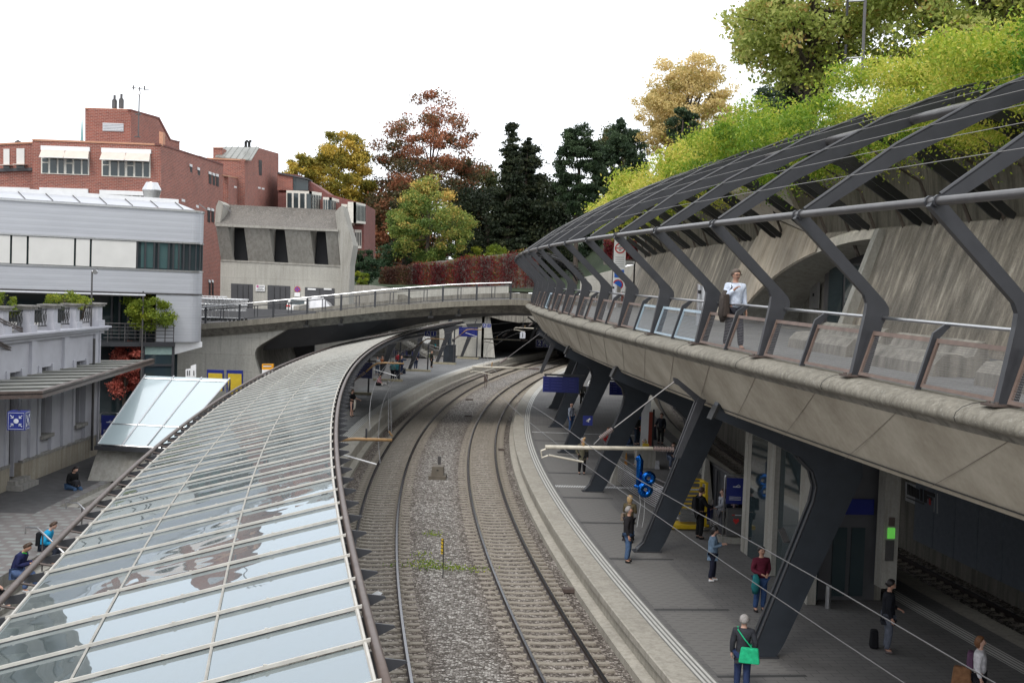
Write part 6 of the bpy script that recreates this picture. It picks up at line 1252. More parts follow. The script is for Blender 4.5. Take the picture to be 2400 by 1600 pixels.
# antenna mast
p=D(324,322,YT-.4); t=thing('antenna_mast','thin mast with cross antenna fixed to the brick stair tower','antenna',p); m=MB(); m.tube([p-wloc(t),D(327,204,YT-.4)-p],.05,6); m.build('mast',M['tube'],t,local=True); m=MB(); m.tube([D(308,205,YT-.4)-p,D(353,212,YT-.4)-p],.03,5); 
for x,y in ((313,205.5),(339,206.5)): m.tube([D(x,y-5,YT-.4)-p,D(x,y+5,YT-.4)-p],.06,5)
m.build('antenna_cross',M['tube'],t,local=True); m=MB(); m.box(D(326,218,YT-.6)-p,(.26,.16,.28)); m.build('junction_box',M['white'],t,local=True); m=MB(); m.box(D(324,268,YT-.2)-p,(.4,.3,.08)); m.box(D(322,321,YT-.2)-p,(.4,.3,.08)); m.build('wall_bracket',M['tube'],t,local=True)
# --- second brick block
b2=thing('brick_building','second red brick block with a sloping zinc roof behind the concrete house','building',(-25,120,.55))
YC=117; XC=D(533,420,YC).x
pq(b2,'front_wall',M['brick'],[(523,411),(535,414),(535,700),(523,700)],lambda x,y:D(x,y,YC),(0,4,0))
pq(b2,'side_wall',M['brick'],[(534,412),(574,420),(574,700),(534,700)],lambda x,y:XP(x,y,XC),(-.4,0,0)); pq(b2,'coping',M['coping'],[(522,409),(535,411.5),(574,418.5),(574,421),(535,414.5),(522,412)],lambda x,y:XP(x,y,XC+.06),(-.4,0,0))
YD=121; XD=D(573,400,YD).x
pq(b2,'tower_wall',M['brick'],[(485,372),(574,376),(574,520),(485,520)],lambda x,y:D(x,y,YD),(0,10,0)); pq(b2,'coping',M['coping'],[(484,369.5),(574,373.5),(574,377),(484,373)],lambda x,y:D(x,y,YD-.1),(0,.4,0))
pq(b2,'gable_wall',M['brick'],[(573,374),(589,377),(608,347),(653,360),(653,700),(573,700)],lambda x,y:XP(x,y,XD),(-.4,0,0))
pq(b2,'left_stub_wall',M['brick'],[(499.5,347),(520,347),(520,372),(499.5,372)],lambda x,y:D(x,y,YD+1),(0,2,0)); pq(b2,'coping',M['coping'],[(499,345.5),(521,345.5),(521,347.5),(499,347.5)],lambda x,y:D(x,y,YD+.9),(0,.4,0))
zr=[D(504,369,YD),D(589,377,YD+.2),XP(608,346,XD+.05),D(523,346,YD+5)]; m=MB(); m.prism(zr,(0,0,.08)); m.build('zinc_roof',M['zinc'],b2)
for i in range(6): q=(i+.5)/6; m=MB(); m.tube([zr[0].lerp(zr[1],q)+Vector((0,0,.12)),zr[3].lerp(zr[2],q)+Vector((0,0,.12))],.04,4); m.build('roof_seam',M['zinc'],b2)
for x in (576,584): m=MB(); m.tube([D(x,345,YD+4),D(x,333,YD+4),D(x+3,331,YD+3.6)],.14,8); m.build('flue',M['black'],b2)
for x0,y0,x1,y1 in ((549,436,555,460),(558,438,564,463),(567,440,573,465),(607,375,614,412),(605,438,611,480),(614,440,620,482)): 
    o=pq(b2,'slit_window',M['dark'],[(x0,y0),(x1,y0+1),(x1,y1),(x0,y1-1)],lambda x,y:XP(x,y,(XC if x<575 else XD)+.04),(-.05,0,0))
    if x0!=607: pq(o,'blind_box',M['white'],[(x0,y0),(x1,y0+1),(x1,y0+5),(x0,y0+4)],lambda x,y:XP(x,y,(XC if x<575 else XD)+.1),(-.06,0,0))
# --- bay window building
b3=thing('brick_building','low dark brick house with white slatted bay windows left of the trees','building',(-20,132,.55))
YE=130; pq(b3,'rear_wall',M['brickd'],[(652,404),(700,410),(726,425),(770,455),(855,478),(855,620),(652,640)],lambda x,y:D(x,y,YE+3),(0,10,0))
pq(b3,'front_wall',M['brickd'],[(652,452),(680,452),(800,478),(852,492),(854,592),(820,640),(652,640)],lambda x,y:D(x,y,YE),(0,2.9,0))
pq(b3,'terrace_wall',M['brick'],[(650,406),(686,413),(686,446),(650,446)],lambda x,y:D(x,y,YE+2),(0,1,0)); pq(b3,'terrace_roof',M['door'],[(650,403),(722,418),(722,421),(650,407)],lambda x,y:D(x,y,YE+1.8),(0,3,0)); pq(b3,'terrace_glazing',M['dglass'],[(686,415),(722,423),(722,446),(686,446)],lambda x,y:D(x,y,YE+2.2),(0,1,0))
def bay(x0,x1,x2,y0,y1,n1,n2,Y):
    o=pq(b3,'bay_window',M['frame'],[(x0,y0),(x1,y0+(x1-x0)*.04),(x1,y1+(x1-x0)*.04),(x0,y1)],lambda x,y:D(x,y,Y),(0,2,0)); m=MB()
    P=[D(x1,y0+(x1-x0)*.04,Y),D(x2,y0+6,Y+2.4),D(x2,y1+3,Y+2.4),D(x1,y1+(x1-x0)*.04,Y)]; m.prism(P,(-.3,0,0)); m.build('bay_side',M['frame'],o)
    for i in range(n1):
        a=x0+(x1-x0)*(i+.15)/n1; c_=x0+(x1-x0)*(i+.85)/n1; pq(o,'pane',M['dglass'],[(a,y0+6),(c_,y0+6),(c_,y1-6),(a,y1-6)],lambda x,y:D(x,y+(x-x0)*.04,Y-.05),(0,.04,0))
    for i in range(n2):
        q0=(i+.2)/n2; q1=(i+.75)/n2; m=MB(); e=Vector((.03,-.02,0)); m.prism([P[0].lerp(P[1],q0).lerp(P[3].lerp(P[2],q0),.1)+e,P[0].lerp(P[1],q1).lerp(P[3].lerp(P[2],q1),.1)+e,P[0].lerp(P[1],q1).lerp(P[3].lerp(P[2],q1),.88)+e,P[0].lerp(P[1],q0).lerp(P[3].lerp(P[2],q0),.88)+e],(-.03,.0,0)); m.build('pane',M['dglass'],o)
bay(671,731,754,446,520,4,6,YE-2); bay(757,778,795,462,530,4,5,YE-1.2); bay(815,835,857,473,522,0,7,YE-2.2)
for x0,y0,x1,y1 in ((800,478,814,522),(815,482,831,528),(816,536,829,580),(831,538,847,582)):
    o=pq(b3,'grille_window',M['frame'],[(x0,y0),(x1,y0+1),(x1,y1),(x0,y1)],lambda x,y:D(x,y,YE-.1),(0,.1,0))
    for i in range(4): a=x0+(x1-x0)*(i+.2)/4; pq(o,'pane',M['dark'],[(a,y0+7),(a+(x1-x0)*.14,y0+7),(a+(x1-x0)*.14,y1-6),(a,y1-6)],lambda x,y:D(x,y,YE-.13),(0,.04,0))
# --- concrete house
ch=thing('concrete_house','grey concrete house with a hollow curved roof, three deep window openings and dark doors','building',(-18,103,6))
YH=101.; hl=lambda dy:(lambda x,y:D(x,y,YH+dy))
def hs(x,y): return y+(x-515)*.052   # facade lines follow the slope of the photograph
pq(ch,'lower_wall',M['concbox'],[(517,608),(798,624.5),(798,780),(515,780)],hl(0),(0,.4,0))
# sloping upper wall (leans forward towards the top) with three openings
def up(x,y):
    t_=(y-hs(x,528))/(80.) ; return D(x,y,YH-1.6*(1-t_))
xs2=[(506,540,518,549),(572,630,583,640),(667,727,676,735),(763,790,771,797)]
def seg(xa0,xa1,xb0,xb1,nm='upper_wall'):
    m=MB(); m.prism([up(xa0,hs(xa0,530)),up(xa1,hs(xa1,530)),up(xb1,hs(xb1,608)),up(xb0,hs(xb0,608))],(0,.35,0)); return m.build(nm,M['conc'],ch)
seg(506,550,518,582) if False else None
OP=[(534,572,548,582),(631,667,642,676),(727,763,737,770)]
L0=506;L1=518
for (a0,a1,b0_,b1_) in OP:
    seg(L0,a0-16 if False else a0-0,L1,b0_); L0=a1;L1=b1_
seg(L0,790,L1,797)
for (a0,a1,b0_,b1_) in OP:
    m=MB(); 
    sc_=lambda v,dy:CAM+(v-CAM)*((v.y+dy)/v.y)
    m.prism([sc_(up(a0+16,hs(a0,530)),2.2),sc_(up(a1+14,hs(a1,530)),2.2),sc_(up(b1_+14,hs(b1_,608)),.7),sc_(up(b0_,hs(b0_,608)),.7)],(0,.1,0)); m.build('window_recess',M['dark'],ch)
    m=MB(); m.prism([up(a0,hs(a0,530)),up(b0_,hs(b0_,608)),sc_(up(b0_,hs(b0_,608)),.7),sc_(up(a0+16,hs(a0,530)),2.2)],(-.05,0,0)); m.build('reveal',M['conc'],ch)
m=MB(); m.prism([D(x,y,YH-1.75) for x,y in ((505,524),(792,538),(792,543),(505,530))],(0,1.2,0)); m.build('cornice_ledge',M['conc'],ch)
# hollow curved roof
m=MB(); n_=10; vs=[]
for i in range(n_+1):
    a=i/n_; y_=524-46*a; dy=-1.55+2.6*(a**1.0) - 1.1*math.sin(PI*a)*-.6
    for j in range(9):
        x=507+(790-507)*j/8; vs.append(D(x,y_+(x-507)*.05+ (4-4*math.sin(PI*j/8))*0,YH+dy))
m.add(vs,[(i*9+j,i*9+j+1,(i+1)*9+j+1,(i+1)*9+j) for i in range(n_) for j in range(8)]); m.build('curved_roof',M['concroof'],ch,smooth=True)
pq(ch,'roof_end_wall',M['conc'],[(503,527),(506,486),(512,470),(518,473),(524,479),(514,529)],lambda x,y:D(x,y,YH-1.3),(0,2.4,0))
xr_=XP
pq(ch,'side_fin',M['conc'],[(786,497),(795,486),(802,482),(806,497),(812,520),(828,575),(820,622),(817,720),(798,720),(798,622),(791,545)],lambda x,y:D(x,y,YH-1.4),(0,3.2,0))
pq(ch,'string_course',M['conc'],[(517,608),(821,623),(821,627),(517,612)],hl(-.06),(0,.2,0))
for x0,x1,y0 in ((541.5,592.5,664),(627,680,668),(714.5,784,673)):
    o=pq(ch,'door',M['door'],[(x0,y0),(x1,y0+(x1-x0)*.045),(x1,780),(x0,780)],hl(-.05),(0,.1,0))
    for q in (.3,.55,.8) if x0<700 else (.5,): pq(o,'door_joint',M['black'],[(x0+(x1-x0)*q-.5,y0+4),(x0+(x1-x0)*q+.5,y0+4),(x0+(x1-x0)*q+.5,760),(x0+(x1-x0)*q-.5,760)],hl(-.09),(0,.03,0))
for x0,x1 in ((721,740),(759,777)): pq(ch,'strip_light',M['white'],[(x0,675),(x1,676),(x1,680),(x0,679)],hl(-.12),(0,.05,0))
p=D(697,678,YH-.1); t=thing('no_stopping_sign','round red and blue no stopping sign on the concrete house','traffic sign',p); m=MB(); m.disc((0,0,0),.24,(0,-1,0),24,th=.02); m.build('red_ring',M['red'],t,local=True); m=MB(); m.disc((0,-.03,0),.18,(0,-1,0),24,th=.01); m.build('blue_centre',bpy.data.materials['sign_blue'],t,local=True); m=MB(); m.box((0,-.05,0),(.36,.01,.05),ry=.78); m.box((0,-.05,0),(.36,.01,.05),ry=-.78); m.build('red_cross',M['red'],t,local=True); m=MB(); m.box((0,0,-.42),(.46,.03,.34)); m.build('lower_plate',M['white'],t,local=True)
p=D(610,675,YH-.1); t=thing('notice_sign','small white notice board with a pink ring between the first two doors','sign',p); m=MB(); m.box((0,0,0),(.75,.03,.5)); m.build('board',M['white'],t,local=True); m=MB(); m.disc((-.22,-.02,.13),.1,(0,-1,0),16,th=.01); m.build('pink_ring',flat('pink',(.5,.15,.3),.5),t,local=True); m=MB(); m.box((.1,-.02,.12),(.4,.01,.05)); m.box((0,-.02,-.03),(.4,.01,.04)); m.box((0,-.02,-.14),(.6,.01,.04)); m.build('lettering',M['door'],t,local=True)
# green shrubs retaining wall right of house
m=MB(); m.prism([D(x,y,118) for x,y in ((818,668),(868,668),(900,672),(935,680),(1010,690),(1010,730),(818,730))],(0,.5,0)); tag(m.build('low_retaining_wall',M['conc']),'low rounded concrete wall below the shrubs beyond the bridge','wall')
m=MB(); m.prism([D(x,y,113) for x,y in ((930,680),(1192,668),(1192,716),(930,716))],(0,.5,0)); tag(m.build('ramp_wall',M['concbox']),'pale concrete wall with a ramp below the red creeper','wall')
m=MB(); m.prism([D(x,y,112.9) for x,y in ((932,690),(948,690),(992,712),(932,712))],(0,.05,0)); tag(m.build('ramp_opening',M['conc_dark']),'dark wedge shaped ramp opening in the pale wall','wall opening')
# --- car & tarpaulin
t=thing('parked_car','white hatchback seen from behind with a white tarpaulin beside it on the bridge approach','car',D(694,735,99)-Vector((0,0,.25)),-.25)
m=MB(); W_=.88
pr2=[(-.0,.35),(-.05,.7),(.02,.95),(.35,1.42),(.9,1.5),(2.2,1.48),(2.9,1.05),(3.9,.92),(4.1,.6),(4.1,.3)]
m.prism([(-W_,y,z) for y,z in pr2],(2*W_,0,0)); o=m.build('body',M['carw'],t,local=True); bv=o.modifiers.new('b','BEVEL'); bv.width=.09; bv.segments=3
m=MB(); m.prism([(-.66,.03,1.0),(.66,.03,1.0),(.58,.30,1.36),(-.58,.30,1.36)],(0,-.03,.01)); m.build('rear_window',M['dglass'],t,local=True)
for q in(-1,1):
    m=MB(); m.box((q*.68,-.06,.86),(.34,.06,.13)); m.build('tail_light',M['red'],t,local=True)
    for y in(.7,3.3): m=MB(); m.disc((q*.86,y,.32),.32,(q,0,0),20,th=.05); m.build('wheel',M['black'],t,local=True)
    m=MB(); m.prism([(q*.885,.5,1.0),(q*.885,2.7,1.0),(q*.84,2.1,1.38),(q*.84,.65,1.38)],(q*.01,0,0)); m.build('side_window',M['dglass'],t,local=True)
m=MB(); m.box((0,-.07,.6),(.5,.03,.12)); m.build('number_plate',M['white'],t,local=True); m=MB(); m.box((0,-.05,.36),(1.7,.12,.12)); m.build('bumper',M['carw'],t,local=True)
p=D(745,728,99.5); random.seed(3); m=MB(); n_=9; vs=[]
for i in range(n_):
    for j in range(6):
        u=i/(n_-1)*2-1; v=j/5; h=1.75*(1-abs(u)**2.2)*(.9-.25*v)*(1 if j else .0)+random.uniform(-.14,.14)-.2*(u>0)*u; vs.append((p.x+u*1.7,99.0+v*2.5,p.z-.4+max(-.2,h if j else h*0)))
vs=[v if k%6 else (v[0]*1,v[1]-.15,v[2]) for k,v in enumerate(vs)]
m.add(vs,[(i*6+j,(i+1)*6+j,(i+1)*6+j+1,i*6+j+1) for i in range(n_-1) for j in range(5)]); tag(m.build('tarpaulin',M['tarp']),'crumpled white tarpaulin covering something beside the white car','tarpaulin')
# shopping trolleys
def cart(p,rz,label):
    t=thing('shopping_trolley',label,'shopping trolley',p,rz,'row of nested shopping trolleys'); m=MB()
    for z,w,l in ((1.0,.32,.5),(.75,.29,.46),(.5,.26,.42)): m.tube([(-w,-l,z),(w,-l,z),(w,l*.8,z),(-w,l*.8,z),(-w,-l,z)],.03,4)
    for x in np.linspace(-.3,.3,6): m.tube([(x,-.48,1.0),(x*.8,-.42,.5)],.018,4); m.tube([(x,.4,1.0),(x*.8,.34,.5)],.018,4)
    for y in np.linspace(-.4,.3,5): m.tube([(.32,y,1.0),(.26,y*.9,.5)],.018,4); m.tube([(-.32,y,1.0),(-.26,y*.9,.5)],.018,4)
    m.build('basket',M['chrome'],t,local=True); m=MB(); m.tube([(-.3,.55,1.1),(.3,.55,1.1)],.03,6); m.tube([(-.28,.5,1.08),(-.28,.4,.15),(-.22,-.5,.15)],.018,4); m.tube([(.28,.5,1.08),(.28,.4,.15),(.22,-.5,.15)],.018,4); m.build('handle_frame',M['chrome'],t,local=True)
    for x,y in((-.24,-.45),(.24,-.45),(-.28,.4),(.28,.4)): m=MB(); m.disc((x,y,.07),.07,(1,0,0),8,th=.03); m.build('wheel',M['black'],t,local=True)
    return t
c0=None
q=D(500,748,84); zc=q.z
c0=cart((q.x-.5,84,zc-.1),1.4,'first shopping trolley from the left in the row on the bridge approach')
c0.scale=(1.5,)*3
for i in range(1,8): dup(c0,(q.x-.5+.27*i,84+.05*i,zc-.1),1.4,'%s shopping trolley from the left in the row on the bridge approach'%ords[i])
# ---- white station house
XW=-19.9; wh=thing('station_house','old lilac white station house with stone plinth, pilasters and a roof balustrade','building',(-24,45,.55))
def wb(nm,mat,y0,y1,z0,z1,x0=XW,x1=XW-.3,par=wh): m=MB(); m.box(((x0+x1)/2,(y0+y1)/2,(z0+z1)/2),(abs(x0-x1),y1-y0,z1-z0)); return m.build(nm,mat,par)
ycor=59.3; zc_=6.75
wins=[(56.3,57.4),(52.3,53.3)]; drs=[(49.0,50.1)]
edges=[20]; 
ops=sorted([(56.0,57.3,1),(51.9,53.1,1),(48.6,49.8,0),(45.2,46.4,1),(41.8,43.0,1),(38.4,39.6,1),(35,36.2,1)])
y=20
for a,c_,k in ops: wb('wall_bay',M['plaster'],y,a,1.45,zc_-.35); y=c_
wb('wall_bay',M['plaster'],y,ycor,1.45,zc_-.35)
for a,c_,k in ops:
    wb('wall_bay',M['plaster'],a,c_,5.2,zc_-.35)
    z0=2.3 if k else .9
    o=wb('window' if k else 'door',M['dglass'] if k else M['tube'],a,c_,z0,5.2,XW-.35,XW-.42)
    wb('frame',M['plaster'],a,a+.1,z0,5.2,XW-.2,XW-.36,o); wb('frame',M['plaster'],c_-.1,c_,z0,5.2,XW-.2,XW-.36,o); wb('transom',M['plaster'],a,c_,4.1,4.2,XW-.25,XW-.36,o)
    if k: wb('window_sill',M['stone'],a-.12,c_+.12,2.15,2.3,XW+.16,XW-.4); wb('apron_panel',M['plaster'],a,c_,1.45,2.15,XW-.1,XW-.3)
    else: wb('door_step',M['stone'],a-.3,c_+.3,.55,.75,XW+.7,XW); wb('door_step',M['stone'],a-.2,c_+.2,.75,.92,XW+.4,XW)
    wb('architrave',M['plaster'],a-.3,a-.002,1.5,5.3,XW+.06,XW-.001); wb('architrave',M['plaster'],c_+.002,c_+.3,1.5,5.3,XW+.06,XW-.001)
y=20
for a,c_,k in ops:
    if not k: wb('plinth',M['plinth'],y,a,.5,1.45,XW+.1,XW-.3); wb('plinth_cap',M['stone'],y,a,1.45,1.55,XW+.14,XW-.05); y=c_
wb('plinth',M['plinth'],y,ycor+.1,.5,1.45,XW+.1,XW-.3); wb('plinth_cap',M['stone'],y,ycor+.1,1.45,1.55,XW+.14,XW-.05)
for yy in (58.6,54.6,50.9,47.2): wb('pilaster',M['plaster'],yy-.28,yy+.28,1.56,zc_-.35,XW+.12,XW-.0)
m=MB(); m.prism([(XW-.3,ycor,.5),(XW-.3,ycor,zc_-.35),(XW-9,ycor,zc_-.35),(XW-9,ycor,.5)],(0,-.3,0)); m.build('gable_wall',M['plaster'],wh)
for z0,z1,o_ in ((zc_-.35,zc_-.2,.15),(zc_-.2,zc_-.08,.3),(zc_-.08,zc_,.42)): m=MB(); m.box((XW-4.5+o_/2,(20+ycor+o_)/2,(z0+z1)/2),(9+o_,ycor-20+o_,z1-z0)); m.build('cornice',M['plaster'],wh)
m=MB(); m.box((XW-5,40,zc_+.02),(9,39,.04)); m.build('terrace_floor',M['stone'],wh)
yb=[58.6,55.9,53.2,50.6,48.0]
for i,yy in enumerate(yb):
    w=.75 if i==0 else .55; m=MB(); m.box((XW-.15,yy,zc_+.15),(w+.15,w+.15,.3)); m.box((XW-.15,yy,zc_+.6),(w-.05,w-.05,.7)); pl=m.build('balustrade_pillar',M['plaster'],wh); m=MB(); m.box((XW-.15,yy,zc_+1.0),(w+.15,w+.15,.1)); m.box((XW-.15,yy,zc_+1.08),(w+.28,w+.28,.07)); m.build('stone_cap',M['stone'],pl)
for a,c_ in zip(yb[1:],yb):
    m=MB(); y0,y1=a+.35,c_-.35; x=XW-.15
    for z in (zc_+.2,zc_+.9): m.tube([(x,y0,z),(x,y1,z)],.025,5)
    k=int((y1-y0)/.28)
    for i in range(k):
        yc=y0+(i+.5)*(y1-y0)/k; m.tube([(x,yc+.12*math.cos(2*PI*q/10),zc_+.55+.2*math.sin(2*PI*q/10)) for q in range(11)],.018,4,caps=False); m.tube([(x,yc,zc_+.2),(x,yc,zc_+.38)],.015,4); m.tube([(x,yc,zc_+.72),(x,yc,zc_+.9)],.015,4); m.tube([(x,yc-.14,zc_+.2),(x,yc+.14,zc_+.9)],.012,4)
    m.build('iron_grille',M['black'],wh)
m=MB(); m.box((XW-8.4,27,7.5),(12,46,15)); m.build('main_block',M['stone'],wh)
for i in range(16):
    for z in (7.4,10.6,12.9): m=MB(); m.box((XW-2.37,6+i*2.8,z+.7),(.1,1.5,1.9)); m.build('upper_window',M['dglass'],wh)
wb('downpipe',M['plaster'],ycor-.55,ycor-.45,.9,zc_,XW+.2,XW+.1)
m=MB(); m.tube([(XW+.2,57.9,6.2),(XW+.2,57.9,.9)],.06,6); m.build('rain_pipe',M['tube'],wh)
# terrace shrubs and lamp post
def shrub(label,px,py,Y,rx,rz_,n=1500,mat='lime',size=.09):
    c_=D(px,py,Y); tree('terrace_shrub',label,'shrub',(c_.x,c_.y,c_.z-rz_),c_,(rx,rx,rz_),L[mat],n,size,clumps=24,tight=.2,trunk=.04,limbs=6)
shrub('leafy shrub at the left edge behind the balustrade',8,720,50,.55,.6,2200); shrub('low green shrub behind the iron grilles',150,705,56,.9,.35,2200); shrub('second low shrub beside the corner pillar',192,708,57,.4,.3,1000)
shrub('bushy yellow green potted tree on the balcony of the metal clad building',350,727,71,1.35,1.0,9000,size=.13)
p=D(216,636,58); t=thing('terrace_lamp','slender grey lamp post on the station house terrace','lamp post',(p.x,58,zc_)); m=MB(); m.tube([(0,0,0),(0,0,p.z-zc_)],.04,6); m.build('pole',M['tube'],t,local=True); m=MB(); m.tube([(0,0,p.z-zc_),(.12,0,p.z-zc_)],.03,6); m.disc((.18,-.05,p.z-zc_-.02),.11,(0,-1,0),16,th=.12); m.build('lamp_head',M['inox'],t,local=True)
# awning roof of station house
aw=thing('louvred_awning','grey louvred steel awning held by two slanting struts in front of the station house','awning',(-19,50,4.9)); za=4.95
p1=G(100,920,za); p2=G(362,843,za); p3=G(-130,846,za+.1); p0=G(-130,925,za)
m=MB(); P=[p0,p1,p2,p3]; 
m.prism([p+Vector((0,0,-.02)) for p in P],(0,0,-.05)); m.build('deck_plate',M['dark'],aw)
n_=11
for i in range(n_):
    f0=(i+.15)/n_; f1=(i+.62)/n_; m=MB(); a=p1.lerp(p2,f0); c_=p1.lerp(p2,f1); d_=p0.lerp(p3,f1); e_=p0.lerp(p3,f0); m.prism([a,c_,d_,e_],(0,0,.04)); m.build('louvre_blade',M['zinc'],aw)
dx=(p2-p1).normalized(); 
for A_1,A_2 in ((p1,p2),(p0,p1)):
    m=MB(); m.hexa([A_1-Vector((0,0,.2)),A_2-Vector((0,0,.2)),A_2+Vector((-.25,.1,-.2)),A_1+Vector((-.25,.1,-.2)),A_1+Vector((0,0,.06)),A_2+Vector((0,0,.06)),A_2+Vector((-.25,.1,.06)),A_1+Vector((-.25,.1,.06))]); m.build('edge_beam',M['brown'],aw)
for (x0,y0,Y0_,x1,y1) in ((-12,744,0,189,838),(-12,799,0,103,858)):
    e=G(x1,y1,za+.12); s_=XP(x0,y0,-19.6); m=MB(); 
    for q in(-.05,.05): m.tube([s_+Vector((0,0,q)),e+Vector((0,0,q))],.035,6)
    m.box(e,(.2,.2,.16)); m.build('strut',M['brown'],aw)
p=G(110,848,za); m=MB(); m.tube([p,p+Vector((0,0,.28))],.07,8); m.build('vent_stub',M['tube'],aw)
pc=D(44,984,42.5); cu=thing('meeting_point_cube','hanging dark blue cube with white arrows pointing at a white dot','sign',pc,.1)
m=MB(); m.box((0,0,0),(.60,.60,.64)); m.build('cube_body',M['blue'],cu,local=True)
mk=MB()
for face in (0,1):
    def Q(u,v): return (u,-.306,v) if face==0 else (.306,u,v)
    nv=(0,-1,0) if face==0 else (1,0,0); mk.disc(Q(0,0),.085,nv,20,th=.006)
    for sx in(-1,1):
        for sz in(-1,1):
            mk.tube([Q(sx*.2,sz*.2),Q(sx*.10,sz*.10)],.014,4); mk.tube([Q(sx*.18,sz*.10),Q(sx*.10,sz*.10),Q(sx*.10,sz*.18)],.014,4)
    for a,c_ in (((-.26,-.28),(.26,-.28)),((.26,-.28),(.26,.28)),((.26,.28),(-.26,.28)),((-.26,.28),(-.26,-.28))): mk.tube([Q(*a),Q(*c_)],.006,4)
mk.build('arrow_pictogram',wt,cu,local=True); m=MB(); m.tube([(.0,0,.32),(.0,0,.75)],.045,6); m.build('hanger',M['steel'],cu,local=True)
# plaza stair glass roof
gr_=thing('glass_stair_roof','sloping glass roof with steel frame above the plaza stairs','glass roof',(-16.5,53,.55))
a,b1,c_,d_=D(228,1042,52),D(398,1052,52),D(538,888,60),D(340,880,60)
P=[a,b1,c_,d_]; m=MB(); m.add(P,[(0,1,2,3)]); 
gm,gnt,gb=newmat('pale_roof_glass'); gb.inputs['Base Color'].default_value=(.42,.50,.52,1); gb.inputs['Roughness'].default_value=.06; gb.inputs['IOR'].default_value=1.9
m.build('glass_pane',gm,gr_,up=True)
for q in (0,.34,.67,1): m=MB(); m.tube([a.lerp(b1,q)+Vector((0,0,.04)),d_.lerp(c_,q)+Vector((0,0,.04))],.035,6); m.build('frame_bar',M['inox'],gr_)
for q in (0,.27,.95): m=MB(); m.tube([a.lerp(d_,q)+Vector((0,0,.03)),b1.lerp(c_,q)+Vector((0,0,.03))],.025,6); m.build('cross_bar',M['inox'],gr_)
m=MB(); m.hexa([v+Vector((dx_,dy_,dz_)) for dz_ in(-.2,-.04) for v,dx_,dy_ in((a,-.1,-.1),(b1,.6,-.1),(b1,.6,.12),(a,-.1,.12))]); m.build('eaves_beam',M['steel'],gr_)
m=MB(); m.prism([c_,D(538,935,60),D(520,985,55)],(.05,0,0)); m.build('side_triangle',M['dark'],gr_)
m=MB(); P=[G(205,1126,.55),G(340,1129,.55),D(345,1060,52.6),D(229,1055,52.4)]; m.prism(P,(0,.6,0)); tag(m.build('slanted_slab',M['conc']),'leaning grey concrete slab below the glass stair roof','slab')
# handrails of pit
for i,(pts_,l) in enumerate(((((60,1235),(88,1237),(152,1276)),'short steel handrail in front of the woman in blue'),(((155,1176),(182,1178),(236,1211)),'short steel handrail nearer the concrete slab'))):
    t=thing('stair_handrail',l,'handrail',G(pts_[0][0],pts_[0][1]+130,.5)); Q=[G(x,y,1.55) for x,y in pts_]; m=MB(); m.tube([Q[0]-Vector((0,0,.2)),Q[0],Q[1],Q[2]-Vector((0,0,.25))],.03,8); m.build('rail',M['inox'],t,smooth=True); m=MB(); k_=Q[1].lerp(Q[2],.2); m.tube([k_-Vector((0,0,1.2)),k_-Vector((0,0,.05))],.025,8); m.build('post',M['tube'],t)
# yellow timetables, post sign, small white sign
for i,(x0,x1,y0,y1) in enumerate(((485,524,866,900),(531,569,867,915))):
    o=pq(None,'timetable_frame',M['blue'],[(x0,y0),(x1,y0+1),(x1,y1+16),(x0,y1+16)],lambda x,y:D(x,y,66),(0,.1,0)); tag(o,['left yellow timetable board in a dark blue frame','right yellow timetable board in a dark blue frame'][i],'timetable board')
    w=o.location; m=MB(); m.prism([D(x,y,65.95) for x,y in ((x0+3,y0+8),(x1-3,y0+9),(x1-3,y1+16),(x0+3,y1+16))],(0,.03,0)); m.build('yellow_sheet',flat('timetable_yellow',(.48,.34,.02),.6) if i==0 else bpy.data.materials['timetable_yellow'],o)
t=thing('post_box_sign','orange over white sign box at the mouth of the dark underpass','sign',D(628,880,72)); 
for nm,mt,y0,y1 in (('orange_part',flat('sign_orange',(.75,.32,.01),.5),853,866),('white_part',M['white'],866,880),): 
    m=MB(); m.prism([D(x,y,72) for x,y in ((614,y0),(640,y0),(640,y1),(614,y1))],(0,.3,0)); m.build(nm,mt,t)
m=MB(); m.prism([D(x,y,71.97) for x,y in ((617,857),(636,857),(636,859),(617,859))],(0,.02,0)); m.build('white_stripe',M['white'],t); m=MB(); m.prism([D(x,y,71.97) for x,y in ((617,855),(636,855),(636,856),(617,856))],(0,.02,0)); m.build('lettering',M['black'],t)
t=thing('pictogram_sign','small white direction sign with pictograms behind the glass stair roof','sign',D(447,885,68)); m=MB(); m.prism([D(x,y,68) for x,y in ((435,865),(447,863),(447,857),(459,853),(459,884),(435,884))],(0,.1,0)); m.build('white_plates',M['white'],t); m=MB(); 
for x in(438,443,453): m.prism([D(x+q[0],q[1],67.97) for q in ((0,868),(2,868),(2,880),(0,880))],(0,.02,0))
m.build('pictograms',M['door'],t)
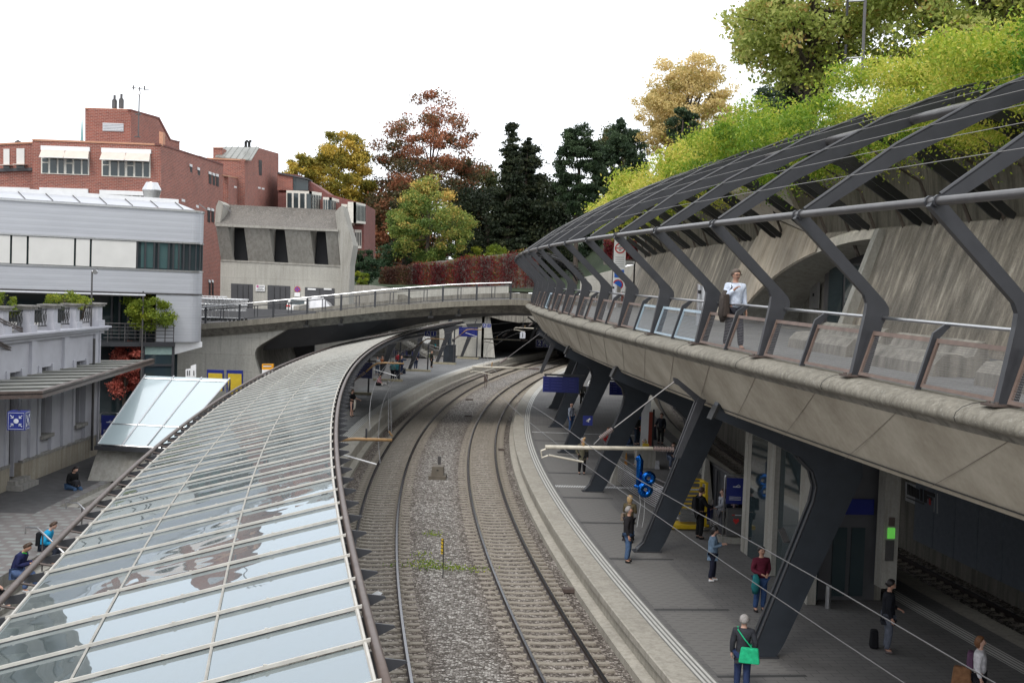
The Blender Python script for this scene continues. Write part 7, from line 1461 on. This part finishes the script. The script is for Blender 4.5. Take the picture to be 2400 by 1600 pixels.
# antenna pole top right
t=thing('antenna_mast','grey lattice antenna pole with dark whips in front of the plane tree','antenna',D(2020,180,40)); k_=40; p=D(2020,186,k_); m=MB(); m.tube([p,D(2028,0,k_),D(2032,-60,k_)],.05,8); m.build('pole',M['tube'],t)
m=MB(); m.tube([D(1985,137,k_),D(2023,135,k_)],.03,6); m.tube([D(1988,4,k_),D(2028,2,k_)],.03,6); m.build('cross_arm',M['inox'],t); m=MB(); m.tube([D(1979,172,k_),D(1983,105,k_)],.04,6); m.tube([D(1985,38,k_),D(1988,-30,k_)],.04,6); m.build('whip_antenna',M['black'],t)
p=Op(1566,412,5.2); t=thing('bird','black bird perched on the pergola ridge below the wisteria','bird',p); skin('body',[((0,0,.1),.06),((.02,.0,.22),.05),((.03,-.02,.3),.035),((.08,-.03,.3),.01),((-.06,0,.0),.03),((-.12,0,-.1),.015)],[(0,1),(1,2),(2,3),(0,4),(4,5)],M['black'],t,1); flush_skins()
# church spire far left
m=MB(); c_=D(192,330,400); m.add([c_+Vector((-.5,0,0)),c_+Vector((0,-.5,0)),c_+Vector((.5,0,0)),c_+Vector((0,.5,0)),D(192.5,262,400)],[(0,1,4),(1,2,4),(2,3,4),(3,0,4)]); m.box(c_+Vector((0,0,-20)),(.9,.9,40)); tag(m.build('church_spire',flat('verdigris',(.25,.42,.42),.6)),'thin pale green church spire far behind the brick tower','spire')
# fallen leaves and ceiling lamps
m=MB(); m.box(C(5.6,-51.5,zd(-51)-1.15),(.1,1.2,.1)); m.box(C(6.0,-52.2,zd(-51)-1.15),(.1,1.2,.1)); tag(m.build('ceiling_lamp',M['insul']),'pair of short lamp brackets under the slab at the right','lamp')
# ================================================================ CAMERA, LIGHT, WORLD
cam=bpy.data.cameras.new('camera'); co=bpy.data.objects.new('camera',cam); COL.objects.link(co); scene.camera=co
cam.sensor_width=36; cam.lens=F/2400*36; cam.clip_start=.1; cam.clip_end=3000
fw=ray(1200,800).normalized(); rt=(ray(1300,800)-ray(1100,800)).normalized(); upv=rt.cross(fw)
co.matrix_world=Matrix.Translation(CAM)@Matrix((rt,upv,-fw)).transposed().to_4x4()
w=bpy.data.worlds.new('World'); scene.world=w; w.use_nodes=True; nt=w.node_tree; bg=nt.nodes['Background']
sk=nt.nodes.new('ShaderNodeTexSky'); sk.sky_type='NISHITA'; sk.sun_disc=False; sk.sun_elevation=math.radians(48); sk.sun_rotation=math.radians(200)
mx=nt.nodes.new('ShaderNodeMix'); mx.data_type='RGBA'; mx.inputs[0].default_value=.93; mx.inputs[7].default_value=(9.3,9.6,10.0,1)
nt.links.new(sk.outputs[0],mx.inputs[6]); nt.links.new(mx.outputs[2],bg.inputs[0]); bg.inputs[1].default_value=.12
sl=bpy.data.lights.new('sun','SUN'); sl.energy=1.1; sl.angle=math.radians(18); sl.color=(1,.96,.9); so=bpy.data.objects.new('sun',sl); COL.objects.link(so)
el,az=math.radians(48),math.radians(200); sv=Vector((math.sin(az)*math.cos(el),math.cos(az)*math.cos(el),math.sin(el))); so.rotation_euler=sv.to_track_quat('Z','Y').to_euler()
vs_=scene.view_settings; vs_.view_transform='Standard'; vs_.look='None'; vs_.exposure=.55; vs_.gamma=1
scene.cycles.max_bounces=6; scene.cycles.diffuse_bounces=3; scene.cycles.transparent_max_bounces=16; scene.cycles.use_denoising=True
